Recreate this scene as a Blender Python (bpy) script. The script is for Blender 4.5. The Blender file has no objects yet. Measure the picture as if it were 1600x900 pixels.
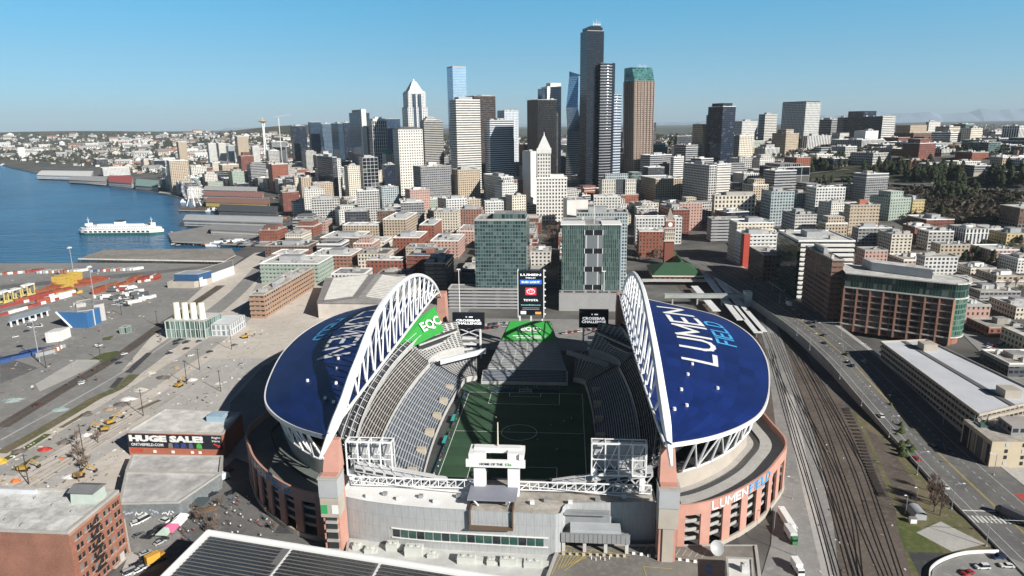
import bpy, math, random
from mathutils import Vector, Matrix
from mathutils.geometry import delaunay_2d_cdt
R = math.radians
rnd = random.Random(7)
scene = bpy.context.scene
COL = scene.collection
# ------------------------------------------------------------------ camera
CAMLOC = Vector((24.326, -324.84, 155.28)); FPX = 1067.0
def _basis(head, pitch, roll):
    h, p, r = R(head), R(pitch), R(roll)
    f = Vector((-math.sin(h)*math.cos(p), math.cos(h)*math.cos(p), -math.sin(p)))
    rt = Vector((math.cos(h), math.sin(h), 0)); up = rt.cross(f)
    return f, rt*math.cos(r) - up*math.sin(r), rt*math.sin(r) + up*math.cos(r)
CF, CR, CU = _basis(4.766, 13.493, .718)
cam_d = bpy.data.cameras.new('camera'); cam = bpy.data.objects.new('camera', cam_d); COL.objects.link(cam)
cam_d.lens = 24.0; cam_d.sensor_width = 36.0; cam_d.clip_start = 1; cam_d.clip_end = 120000
cam.matrix_world = Matrix(((CR.x, CU.x, -CF.x, CAMLOC.x), (CR.y, CU.y, -CF.y, CAMLOC.y), (CR.z, CU.z, -CF.z, CAMLOC.z), (0, 0, 0, 1)))
scene.camera = cam
# ------------------------------------------------------------------ sky, sun, exposure
HAZE = 2.8e-5
SUN_AZ, SUN_EL = 128.0, 29.5
world = bpy.data.worlds.new('World'); scene.world = world; world.use_nodes = True
wn = world.node_tree; wn.nodes.clear()
wo = wn.nodes.new('ShaderNodeOutputWorld'); wb = wn.nodes.new('ShaderNodeBackground')
sk = wn.nodes.new('ShaderNodeTexSky'); sk.sky_type = 'NISHITA'; sk.sun_disc = False
sk.sun_elevation = R(SUN_EL); sk.sun_rotation = R(SUN_AZ); sk.altitude = 150
sk.air_density = 1.0; sk.dust_density = 0.25; sk.ozone_density = 4.0
tint = wn.nodes.new('ShaderNodeMix'); tint.data_type = 'RGBA'; tint.blend_type = 'MULTIPLY'; tint.inputs[0].default_value = 1
tint.inputs[7].default_value = (.66, .90, 1.0, 1)
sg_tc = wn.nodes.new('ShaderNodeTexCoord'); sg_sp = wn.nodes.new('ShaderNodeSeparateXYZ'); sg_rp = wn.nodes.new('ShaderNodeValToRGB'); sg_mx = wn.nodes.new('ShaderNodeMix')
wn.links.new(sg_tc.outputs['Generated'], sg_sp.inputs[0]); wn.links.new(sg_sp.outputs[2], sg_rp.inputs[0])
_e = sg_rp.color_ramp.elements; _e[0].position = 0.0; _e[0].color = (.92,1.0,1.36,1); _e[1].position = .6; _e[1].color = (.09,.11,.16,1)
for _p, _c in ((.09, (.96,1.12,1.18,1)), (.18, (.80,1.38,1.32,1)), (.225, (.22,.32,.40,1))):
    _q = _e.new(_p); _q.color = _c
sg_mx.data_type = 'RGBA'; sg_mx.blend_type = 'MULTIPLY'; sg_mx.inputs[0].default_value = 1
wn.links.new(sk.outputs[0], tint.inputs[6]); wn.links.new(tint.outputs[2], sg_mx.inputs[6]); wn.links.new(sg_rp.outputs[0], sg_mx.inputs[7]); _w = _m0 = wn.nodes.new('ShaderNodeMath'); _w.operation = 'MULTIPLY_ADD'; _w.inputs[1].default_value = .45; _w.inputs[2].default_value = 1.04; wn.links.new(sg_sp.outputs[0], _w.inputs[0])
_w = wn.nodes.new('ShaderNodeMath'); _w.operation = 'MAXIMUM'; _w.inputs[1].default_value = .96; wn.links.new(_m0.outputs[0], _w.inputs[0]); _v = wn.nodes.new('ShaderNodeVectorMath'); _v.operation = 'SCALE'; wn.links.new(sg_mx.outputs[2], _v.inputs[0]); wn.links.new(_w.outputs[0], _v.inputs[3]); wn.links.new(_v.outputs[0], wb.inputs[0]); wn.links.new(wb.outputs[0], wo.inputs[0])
wb.inputs[1].default_value = 0.062
sd = bpy.data.lights.new('sun', 'SUN'); sd.energy = 5.0; sd.angle = R(.5); sd.color = (1, .95, .87)
sun = bpy.data.objects.new('sun', sd); COL.objects.link(sun)
SV = Vector((math.sin(R(SUN_AZ))*math.cos(R(SUN_EL)), math.cos(R(SUN_AZ))*math.cos(R(SUN_EL)), math.sin(R(SUN_EL))))
sun.rotation_euler = (-SV).to_track_quat('-Z', 'Y').to_euler(); sun.location = (300, -300, 400)
scene.view_settings.view_transform = 'Standard'; scene.view_settings.look = 'None'
scene.view_settings.exposure = 0.5; scene.view_settings.gamma = 1; scene.view_settings.use_curve_mapping = False
scene.render.engine = 'CYCLES'
cy = scene.cycles
cy.max_bounces = 5; cy.diffuse_bounces = 2; cy.glossy_bounces = 3; cy.transmission_bounces = 2; cy.volume_bounces = 0
cy.use_denoising = True; cy.sample_clamp_indirect = 6
# ------------------------------------------------------------------ survey helpers: photo pixel -> place on the terrain
def ray(x, y): return CF + CR*((x-800)/FPX) - CU*((y-450)/FPX)
def g(x, y, z=0.0):
    v = ray(x, y); return CAMLOC + v*((z-CAMLOC.z)/v.z)
def at(x, y, Y):
    v = ray(x, y); return CAMLOC + v*((Y-CAMLOC.y)/v.y)
def proj(P):
    d = Vector(P) - CAMLOC; z = d.dot(CF); return 800+FPX*d.dot(CR)/z, 450-FPX*d.dot(CU)/z, z
def sstep(u):
    u = min(1, max(0, u)); return u*u*(3-2*u)
def gau(x, y, cx, cy_, sx, sy): return math.exp(-((x-cx)/sx)**2 - ((y-cy_)/sy)**2)
def H(x, y):
    t = .848*x + .53*y
    h = 100*sstep((t-360)/900.)*sstep((3600-y)/1800. + .35)
    h += 165*gau(x, y, -1950, 4900, 1150, 1050) + 115*gau(x, y, -5200, 6900, 2600, 1000) + 40*gau(x, y, 0, 5200, 1500, 1200)
    d = math.hypot(x, y)
    h += 70*sstep((d-6500)/5000.)*(.8+.2*math.sin(x/2100.+1)*math.cos(y/1700.))
    return h
def gt(x, y):
    v = ray(x, y).normalized(); t = 50.0
    for i in range(4000):
        p = CAMLOC + v*t
        if p.z <= H(p.x, p.y): break
        t += max(1.0, (p.z-H(p.x, p.y))*.6)
    return p
# ------------------------------------------------------------------ objects
ORG = {}
def tag(o, label=None, cat=None, group=None, kind=None):
    if label: o['label'] = label
    if cat: o['category'] = cat
    if group: o['group'] = group
    if kind: o['kind'] = kind
    return o
def empty(name, loc, label=None, cat=None, group=None, kind=None):
    o = bpy.data.objects.new(name, None); COL.objects.link(o); o.location = loc; o.empty_display_size = 1
    ORG[o.name] = Vector(loc); return tag(o, label, cat, group, kind)
def link(name, me, parent=None):
    o = bpy.data.objects.new(name, me); COL.objects.link(o)
    if parent is not None:
        o.parent = parent
    return o
def copy_tree(o, parent=None):
    c = o.copy(); COL.objects.link(c)
    if parent is not None: c.parent = parent
    for ch in list(o.children): copy_tree(ch, c)
    return c
class MB:
    def __init__(s): s.v = []; s.f = []; s.m = []; s.uv = []
    def face(s, pts, mi=0, uv=None):
        b = len(s.v); s.v += [tuple(p) for p in pts]; s.f.append(tuple(range(b, b+len(pts)))); s.m.append(mi)
        s.uv += uv if uv else [(p[0]*.1, p[1]*.1) for p in pts]
    def box(s, x0, x1, y0, y1, z0, z1, mi=0, M=None, top=None, bottom=True):
        c = [Vector(p) for p in ((x0,y0,z0),(x1,y0,z0),(x1,y1,z0),(x0,y1,z0),(x0,y0,z1),(x1,y0,z1),(x1,y1,z1),(x0,y1,z1))]
        if M is not None: c = [M @ p for p in c]
        for k, q in enumerate(((0,1,5,4),(1,2,6,5),(2,3,7,6),(3,0,4,7),(4,5,6,7),(3,2,1,0))):
            if k == 5 and not bottom: continue
            s.face([c[i] for i in q], top if (k == 4 and top is not None) else mi)
        return s
    def prism(s, poly, z0, z1, mi=0, top=0, bay=3.5, floor=3.6, poly1=None, cap=True, u0=0):
        n = len(poly); q = poly1 or poly; u = u0; nf = max(1, round((z1-z0)/floor))
        for i in range(n):
            a, b = poly[i], poly[(i+1) % n]; c, d = q[i], q[(i+1) % n]
            L = math.hypot(b[0]-a[0], b[1]-a[1]); nb = max(1, round(L/bay)) if L > bay*.6 else L/bay
            s.face([(a[0],a[1],z0),(b[0],b[1],z0),(d[0],d[1],z1),(c[0],c[1],z1)], mi, [(u,0),(u+nb,0),(u+nb,nf),(u,nf)])
            u += nb
        if cap: s.face([(p[0],p[1],z1) for p in q], top)
        return s
    def tube(s, p, q, r0, r1=None, n=8, mi=0, cap=True):
        p, q = Vector(p), Vector(q); r1 = r0 if r1 is None else r1
        d = (q-p).normalized(); a = d.orthogonal().normalized(); b = d.cross(a)
        A = [p + (a*math.cos(2*math.pi*i/n) + b*math.sin(2*math.pi*i/n))*r0 for i in range(n)]
        B = [q + (a*math.cos(2*math.pi*i/n) + b*math.sin(2*math.pi*i/n))*r1 for i in range(n)]
        for i in range(n):
            j = (i+1) % n; s.face([A[i], A[j], B[j], B[i]], mi)
        if cap: s.face(A[::-1], mi); s.face(B, mi)
        return s
    def beam(s, p, q, w, h=None, mi=0):
        p, q = Vector(p), Vector(q); h = h or w; d = (q-p).normalized()
        a = d.cross(Vector((0,0,1)));  a = a.normalized() if a.length > 1e-4 else Vector((1,0,0)); b = a.cross(d).normalized()
        A = [p+a*w/2*i+b*h/2*j for i, j in ((-1,-1),(1,-1),(1,1),(-1,1))]; B = [x+(q-p) for x in A]
        for i in range(4):
            j = (i+1) % 4; s.face([A[i], A[j], B[j], B[i]], mi)
        s.face(A[::-1], mi); s.face(B, mi); return s
    def strip(s, pts, w, z=None, mi=0):        # flat ribbon along a ground polyline
        P = [Vector((p[0], p[1], (p[2] if len(p) > 2 else 0) if z is None else z)) for p in pts]; L = []
        for i, p in enumerate(P):
            d = P[min(i+1, len(P)-1)] - P[max(i-1, 0)]; d.z = 0; d.normalize(); nrm = Vector((-d.y, d.x, 0))
            L.append((p+nrm*w/2, p-nrm*w/2))
        for i in range(len(P)-1): s.face([L[i][1], L[i+1][1], L[i+1][0], L[i][0]], mi)
        return s
    def build(s, name, mats, parent=None, smooth=False, loc=None):
        me = bpy.data.meshes.new(name)
        o = Vector((0,0,0))
        if loc is not None: o = Vector(loc)
        elif parent is not None: o = ORG.get(parent.name, Vector((0,0,0)))
        me.from_pydata([(v[0]-o.x, v[1]-o.y, v[2]-o.z) for v in s.v], [], s.f)
        for m in (mats if isinstance(mats, (list, tuple)) else [mats]): me.materials.append(m)
        me.polygons.foreach_set('material_index', s.m)
        ul = me.uv_layers.new(name='UVMap'); ul.data.foreach_set('uv', [c for t in s.uv for c in t])
        if smooth: me.polygons.foreach_set('use_smooth', [True]*len(s.f))
        me.update()
        ob = link(name, me, parent)
        if parent is not None: ORG[ob.name] = o
        elif loc is not None: ob.location = o; ORG[ob.name] = o
        return ob
def smooth_line(pts, n=6):
    P = [Vector(p) if len(p) == 3 else Vector((p[0], p[1], 0)) for p in pts]; out = []
    for i in range(len(P)-1):
        p0, p1, p2, p3 = P[max(i-1,0)], P[i], P[i+1], P[min(i+2,len(P)-1)]
        for k in range(n):
            t = k/n; out.append(.5*((2*p1)+(p2-p0)*t+(2*p0-5*p1+4*p2-p3)*t*t+(3*p1-p0-3*p2+p3)*t**3))
    return out + [P[-1]]
def lerp_curve(pts, t):            # pts uniformly indexed
    f = max(0, min(.99999, t))*(len(pts)-1); i = int(f); return pts[i].lerp(pts[i+1], f-i)
def resample(pts, n):
    P = [Vector(p) for p in pts]; L = [0]
    for i in range(1, len(P)): L.append(L[-1]+(P[i]-P[i-1]).length)
    out = []; j = 0
    for k in range(n):
        s = L[-1]*k/(n-1)
        while j < len(P)-2 and L[j+1] < s: j += 1
        out.append(P[j].lerp(P[j+1], (s-L[j])/max(1e-6, L[j+1]-L[j])))
    return out
# ------------------------------------------------------------------ materials
def _new(name):
    m = bpy.data.materials.new(name); m.use_nodes = True; return m, m.node_tree, m.node_tree.nodes['Principled BSDF']
MC = {}
def mat(col, rough=.75, metal=0, noise=.18, scale=.15, name='paint', spec=.4, bump=0):
    key = (tuple(col), rough, metal, noise, scale, spec, bump)
    if key in MC: return MC[key]
    m, t, b = _new(name); b.inputs['Roughness'].default_value = rough; b.inputs['Metallic'].default_value = metal
    b.inputs['Specular IOR Level'].default_value = spec
    if noise:
        tc = t.nodes.new('ShaderNodeTexCoord'); nz = t.nodes.new('ShaderNodeTexNoise'); nz.inputs['Scale'].default_value = scale
        nz.inputs['Detail'].default_value = 6; nz.inputs['Roughness'].default_value = .65
        t.links.new(tc.outputs['Object'], nz.inputs['Vector'])
        r = t.nodes.new('ShaderNodeMapRange'); r.inputs[1].default_value = .25; r.inputs[2].default_value = .75
        r.inputs[3].default_value = 1-noise; r.inputs[4].default_value = 1+noise
        t.links.new(nz.outputs[0], r.inputs[0])
        x = t.nodes.new('ShaderNodeMix'); x.data_type = 'RGBA'; x.blend_type = 'MULTIPLY'; x.inputs[0].default_value = 1
        x.inputs[6].default_value = (*col, 1); t.links.new(r.outputs[0], x.inputs[7]); t.links.new(x.outputs[2], b.inputs['Base Color'])
        if bump:
            bp = t.nodes.new('ShaderNodeBump'); bp.inputs['Strength'].default_value = bump; bp.inputs['Distance'].default_value = 1
            t.links.new(nz.outputs[0], bp.inputs['Height']); t.links.new(bp.outputs[0], b.inputs['Normal'])
    else: b.inputs['Base Color'].default_value = (*col, 1)
    MC[key] = m; return m
def _math(t, op, a, b=None):
    n = t.nodes.new('ShaderNodeMath'); n.operation = op
    for i, v in enumerate((a, b)):
        if v is None: continue
        if isinstance(v, (int, float)): n.inputs[i].default_value = v
        else: t.links.new(v, n.inputs[i])
    return n.outputs[0]
def _mix(t, f, a, b, mode='MIX'):
    n = t.nodes.new('ShaderNodeMix'); n.data_type = 'RGBA'; n.blend_type = mode
    for k, v in ((0, f), (6, a), (7, b)):
        if isinstance(v, (int, float)): n.inputs[k].default_value = v if k == 0 else (v, v, v, 1)
        elif isinstance(v, tuple): n.inputs[k].default_value = (*v, 1)
        else: t.links.new(v, n.inputs[k])
    return n.outputs[2]
FC = {}; FWALL = {}
def fac(wall, glass=(.025,.035,.045), ww=.55, wh=.5, metal=0, rough=.12, var=.6, spand=None):
    """wall with a grid of windows: one UV unit is one bay / one storey"""
    key = (tuple(wall), tuple(glass), ww, wh, metal, rough, var, spand)
    if key in FC: return FC[key]
    m, t, b = _new('facade'); N = t.nodes
    if not metal: b.inputs['Specular IOR Level'].default_value = .3
    uv = N.new('ShaderNodeUVMap'); sp = N.new('ShaderNodeSeparateXYZ'); t.links.new(uv.outputs[0], sp.inputs[0])
    u, v = sp.outputs[0], sp.outputs[1]
    mu = _math(t, 'LESS_THAN', _math(t, 'ABSOLUTE', _math(t, 'SUBTRACT', _math(t, 'FRACT', u), .5)), ww/2)
    mv = _math(t, 'LESS_THAN', _math(t, 'ABSOLUTE', _math(t, 'SUBTRACT', _math(t, 'FRACT', v), .52)), wh/2)
    mask = _math(t, 'MULTIPLY', mu, mv)
    cb = N.new('ShaderNodeCombineXYZ'); t.links.new(_math(t, 'FLOOR', u), cb.inputs[0]); t.links.new(_math(t, 'FLOOR', v), cb.inputs[1])
    wn_ = N.new('ShaderNodeTexWhiteNoise'); wn_.noise_dimensions = '2D'; t.links.new(cb.outputs[0], wn_.inputs['Vector'])
    rv = wn_.outputs[0]
    gl = _mix(t, 1.0, tuple(glass), _math(t, 'ADD', _math(t, 'MULTIPLY', rv, var*1.2), 1-var*.6), 'MULTIPLY')
    blind = _math(t, 'MULTIPLY', _math(t, 'GREATER_THAN', rv, .86), .35*min(1, var*1.4))
    gl = _mix(t, blind, gl, (.30,.29,.27))
    tc = N.new('ShaderNodeTexCoord'); nz = N.new('ShaderNodeTexNoise'); nz.inputs['Scale'].default_value = .12; nz.inputs['Detail'].default_value = 7
    nz.inputs['Roughness'].default_value = .7
    t.links.new(tc.outputs['Object'], nz.inputs['Vector'])
    wl = _mix(t, 1.0, tuple(wall), _math(t, 'ADD', _math(t, 'MULTIPLY', nz.outputs[0], .5), .75), 'MULTIPLY')
    if spand is not None:       # floor line
        ml = _math(t, 'LESS_THAN', _math(t, 'FRACT', v), .10); wl = _mix(t, ml, wl, tuple(spand))
    t.links.new(_mix(t, mask, wl, gl), b.inputs['Base Color'])
    rg = N.new('ShaderNodeMapRange'); rg.inputs[3].default_value = .8; rg.inputs[4].default_value = rough; t.links.new(mask, rg.inputs[0]); t.links.new(rg.outputs[0], b.inputs['Roughness'])
    if metal: t.links.new(_math(t, 'MULTIPLY', mask, metal), b.inputs['Metallic'])
    bp = N.new('ShaderNodeBump'); bp.inputs['Strength'].default_value = .35; bp.inputs['Distance'].default_value = .25; bp.invert = True
    t.links.new(mask, bp.inputs['Height'])
    # each pane leans a touch so reflections break up
    if metal:
        b2 = N.new('ShaderNodeBump'); b2.inputs['Strength'].default_value = .06; n2 = N.new('ShaderNodeTexNoise'); n2.inputs['Scale'].default_value = .25
        t.links.new(tc.outputs['Object'], n2.inputs['Vector']); t.links.new(n2.outputs[0], b2.inputs['Height']); b2.inputs['Distance'].default_value = 1.5
        t.links.new(bp.outputs[0], b2.inputs['Normal']); t.links.new(b2.outputs[0], b.inputs['Normal'])
    else: t.links.new(bp.outputs[0], b.inputs['Normal'])
    FC[key] = m; FWALL[m.name] = tuple(wall); return m
def ground_mat(name, c1, c2, c3, s1=.02, s2=.4, rough=.9, spots=None, vor=0):
    m, t, b = _new(name); N = t.nodes; b.inputs['Roughness'].default_value = rough; b.inputs['Specular IOR Level'].default_value = .25
    tc = N.new('ShaderNodeTexCoord')
    def nz(s, d=8, r=.65):
        n = N.new('ShaderNodeTexNoise'); n.inputs['Scale'].default_value = s; n.inputs['Detail'].default_value = d; n.inputs['Roughness'].default_value = r
        t.links.new(tc.outputs['Object'], n.inputs['Vector']); return n.outputs[0]
    def ramp(x, a, c):
        n = N.new('ShaderNodeMapRange'); n.inputs[1].default_value = a; n.inputs[2].default_value = c; t.links.new(x, n.inputs[0]); return n.outputs[0]
    c = _mix(t, ramp(nz(s1), .42, .6), c1, c2); c = _mix(t, ramp(nz(s2), .5, .72), c, c3)
    if vor:
        vv = N.new('ShaderNodeTexVoronoi'); vv.inputs['Scale'].default_value = vor; t.links.new(tc.outputs['Object'], vv.inputs['Vector'])
        c = _mix(t, .55, c, _mix(t, 1.0, c, vv.outputs[0], 'MULTIPLY'))
    fine = nz(1.7, 4); c = _mix(t, 1.0, c, _math(t, 'ADD', _math(t, 'MULTIPLY', fine, .5), .75), 'MULTIPLY')
    t.links.new(c, b.inputs['Base Color'])
    return m
WHITE = mat((.80,.80,.79), .5, noise=.05, name='white_paint'); STEEL = mat((.80,.81,.82), .4, noise=.08, scale=.3, name='white_steel')
GREY = mat((.36,.37,.38), .7, name='grey_paint'); DARK = mat((.035,.037,.042), .6, name='dark_paint'); BLACK = mat((.012,.013,.016), .5, noise=0, name='black_panel')
CONC = mat((.40,.39,.37), .85, noise=.2, name='concrete'); 
def roofing(col):
    m, t, b = _new('roofing'); N = t.nodes; b.inputs['Roughness'].default_value = .9; tc = N.new('ShaderNodeTexCoord'); v = N.new('ShaderNodeTexVoronoi'); v.inputs['Scale'].default_value = .11; v.distance = 'CHEBYCHEV'; t.links.new(tc.outputs['Object'], v.inputs['Vector'])
    sp = N.new('ShaderNodeSeparateXYZ'); t.links.new(v.outputs['Color'], sp.inputs[0]); c = _mix(t, 1.0, tuple(col), _math(t, 'ADD', _math(t, 'MULTIPLY', sp.outputs[0], .34), .78), 'MULTIPLY')
    n = N.new('ShaderNodeTexNoise'); n.inputs['Scale'].default_value = .25; n.inputs['Detail'].default_value = 8; n.inputs['Roughness'].default_value = .75; t.links.new(tc.outputs['Object'], n.inputs['Vector'])
    r = N.new('ShaderNodeMapRange'); r.inputs[1].default_value = .35; r.inputs[2].default_value = .6; r.inputs[3].default_value = .62; r.inputs[4].default_value = 1.08; t.links.new(n.outputs[0], r.inputs[0])
    t.links.new(_mix(t, 1.0, c, r.outputs[0], 'MULTIPLY'), b.inputs['Base Color']); return m
ROOFW, ROOFG, ROOFD, ROOFT = [roofing(c) for c in ((.60,.60,.58),(.31,.31,.31),(.12,.12,.125),(.42,.39,.35))]
BRICK = (.27,.10,.065); TAN = (.46,.38,.29); CREAM = (.62,.57,.48); OFFW = (.72,.71,.68); CONCW = (.50,.49,.47); BROWN = (.17,.10,.075); RED = (.33,.06,.04); DGREY = (.10,.105,.115)
METAL = mat((.45,.46,.48), .5, .6, name='bare_metal'); RUBBER = mat((.012,.012,.012), .8, noise=0, name='tyre'); WOOD = mat((.13,.085,.055), .9, name='timber')
GLASSD = mat((.02,.028,.035), .08, noise=0, name='dark_glass', spec=.6)
# ------------------------------------------------------------------ planar lettering
def text(s, c, right, up, w, h, material, parent, name='lettering', off=.06, bold=.0, depth=.05):
    cu = bpy.data.curves.new(name, 'FONT'); cu.body = s; cu.align_x = 'LEFT'; cu.offset = bold; cu.resolution_u = 2; cu.extrude = 0
    tmp = bpy.data.objects.new('tmp_text', cu); COL.objects.link(tmp)
    dg = bpy.context.evaluated_depsgraph_get(); me = bpy.data.meshes.new_from_object(tmp.evaluated_get(dg))
    bpy.data.objects.remove(tmp); bpy.data.curves.remove(cu)
    xs = [v.co.x for v in me.vertices]; ys = [v.co.y for v in me.vertices]
    x0, x1, y0, y1 = min(xs), max(xs), min(ys), max(ys); right = Vector(right).normalized(); up = Vector(up).normalized(); n = right.cross(up)
    c = Vector(c); o = ORG.get(parent.name, Vector((0,0,0)))
    for v in me.vertices:
        v.co = c + right*((v.co.x-(x0+x1)/2)/(x1-x0)*w) + up*((v.co.y-(y0+y1)/2)/(y1-y0)*h) + n*off - o
    me.materials.clear(); me.materials.append(material); me.name = name
    ob = link(name, me, parent); ORG[ob.name] = o; return ob
# stroke letters: (width, [polylines in a 0..w x 0..1 box])
GL = {'L': (.62, [[(0,1),(0,0),(.62,0)]]), 'U': (.72, [[(0,1),(0,.3),(.1,.08),(.28,0),(.44,0),(.62,.08),(.72,.3),(.72,1)]]),
 'M': (.9, [[(0,0),(0,1),(.45,.35),(.9,1),(.9,0)]]), 'E': (.62, [[(.62,1),(0,1),(0,0),(.62,0)],[(0,.5),(.5,.5)]]),
 'N': (.74, [[(0,0),(0,1),(.74,0),(.74,1)]]), 'F': (.6, [[(.6,1),(0,1),(0,0)],[(0,.5),(.5,.5)]]), 'I': (.0, [[(0,1),(0,0)]]),
 'D': (.72, [[(0,0),(0,1),(.4,1),(.62,.88),(.72,.65),(.72,.35),(.62,.12),(.4,0),(0,0)]])}
def strokes(word, fn, mb, th=.16, gap=.3, mi=0, seg=5):
    """fn(s,t): s along the word 0..1, t up 0..1 -> point"""
    W = sum(GL[c][0] for c in word) + gap*(len(word)-1); x = 0
    for c in word:
        w, pl = GL[c]
        for P in pl:
            for i in range(len(P)-1):
                a, b = Vector(P[i]), Vector(P[i+1]); d = (b-a).normalized(); nrm = Vector((-d.y, d.x))*th/2
                a = a - d*th*.45; b = b + d*th*.45
                for k in range(seg):
                    p, q = a.lerp(b, k/seg), a.lerp(b, (k+1)/seg)
                    mb.face([fn((x+z.x)/W, z.y) for z in (p-nrm, q-nrm, q+nrm, p+nrm)], mi)
        x += w + gap
# ================================================================== SETTING
SHORE = [(-9000,430), (-668,432), (-480,436), (-402,440), (-398,455), (-405,545), (-430,600), (-470,680), (-560,800), (-660,940), (-712,985), (-800,1120), (-1008,1326), (-1230,1480), (-1535,1722), (-1963,2108), (-2400,2500), (-2692,2792), (-3600,3700), (-5200,4300), (-9000,4900)]
def in_poly(x, y, P):
    c = False; n = len(P); j = n-1
    for i in range(n):
        if (P[i][1] > y) != (P[j][1] > y) and x < (P[j][0]-P[i][0])*(y-P[i][1])/(P[j][1]-P[i][1])+P[i][0]: c = not c
        j = i
    return c
def terrain():
    pts = []; r2 = random.Random(3)
    def ring(n, x0, x1, y0, y1, nx, ny):
        for i in range(nx):
            for j in range(ny):
                x = x0+(x1-x0)*i/(nx-1); y = y0+(y1-y0)*j/(ny-1)
                pts.append((x+.3*r2.random(), y+.3*r2.random()))
    ring(0, -900, 1500, -350, 2000, 61, 59); ring(0, -4200, 3600, 2050, 7000, 66, 48); ring(0, 1550, 3500, -300, 2000, 14, 16)
    ring(0, -2600, -950, 900, 2000, 20, 14)
    for k in range(12):
        y = 7300*1.12**k
        for i in range(61): pts.append((-y*1.25+y*2.5*i/60, y))
    ring(0, -16000, -4300, -3000, 6900, 22, 20); ring(0, 3700, 16000, -3000, 6900, 22, 20); ring(0, -900, 3000, -3000, -420, 12, 8)
    n0 = len(pts)
    # keep points off the shore line itself
    sh = [Vector(p) for p in SHORE]; dens = []
    for a, b in zip(sh[:-1], sh[1:]):
        k = max(1, int((b-a).length/60)); dens += [a.lerp(b, i/k) for i in range(k)]
    dens.append(sh[-1])
    pts = [p for p in pts if min((p[0]-q.x)**2+(p[1]-q.y)**2 for q in dens) > 12**2]
    n0 = len(pts); pts += [(q.x, q.y) for q in dens]
    ed = [(n0+i, n0+i+1) for i in range(len(dens)-1)]
    V, E, F, _, _, _ = delaunay_2d_cdt([Vector(p) for p in pts], ed, [], 0, 1e-4)
    mb = MB(); mb.v = [(v.x, v.y, H(v.x, v.y)) for v in V]
    wp = SHORE
    for f in F:
        cx = sum(V[i].x for i in f)/3; cy_ = sum(V[i].y for i in f)/3
        if in_poly(cx, cy_, wp): continue
        mb.f.append(tuple(f)); mb.m.append(0); mb.uv += [(0,0)]*3
    for a, b in zip(dens[:-1], dens[1:]):
        ha, hb = H(a.x, a.y), H(b.x, b.y); mb.face([(a.x,a.y,ha),(b.x,b.y,hb),(b.x,b.y,-9),(a.x,a.y,-9)], 1)
    m = ground_mat('city_ground', (.115,.115,.115), (.20,.195,.185), (.15,.14,.11), .012, .05, vor=.03)
    # far land: tree and roof mottling in the ground's own colour
    t = m.node_tree; b = t.nodes['Principled BSDF']; near = b.inputs['Base Color'].links[0].from_socket
    tc = t.nodes.new('ShaderNodeTexCoord'); sp = t.nodes.new('ShaderNodeSeparateXYZ'); t.links.new(tc.outputs['Object'], sp.inputs[0])
    def nz(s):
        n = t.nodes.new('ShaderNodeTexNoise'); n.inputs['Scale'].default_value = s; n.inputs['Detail'].default_value = 9; n.inputs['Roughness'].default_value = .7
        t.links.new(tc.outputs['Object'], n.inputs['Vector']); return n.outputs[0]
    mr = t.nodes.new('ShaderNodeMapRange'); mr.inputs[1].default_value = .45; mr.inputs[2].default_value = .58; t.links.new(nz(.004), mr.inputs[0])
    far = _mix(t, mr.outputs[0], (.05,.06,.035), (.12,.105,.08))
    mr = t.nodes.new('ShaderNodeMapRange'); mr.inputs[1].default_value = .6; mr.inputs[2].default_value = .7; t.links.new(nz(.02), mr.inputs[0])
    far = _mix(t, mr.outputs[0], far, (.26,.25,.23))
    mr = t.nodes.new('ShaderNodeMapRange'); mr.inputs[1].default_value = 2300; mr.inputs[2].default_value = 3300; t.links.new(sp.outputs[1], mr.inputs[0])
    t.links.new(_mix(t, mr.outputs[0], near, far), b.inputs['Base Color'])
    o = mb.build('ground', [m, CONC]); tag(o, 'grey city ground rising into hills behind the towers', 'ground', kind='structure')
terrain()
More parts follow.
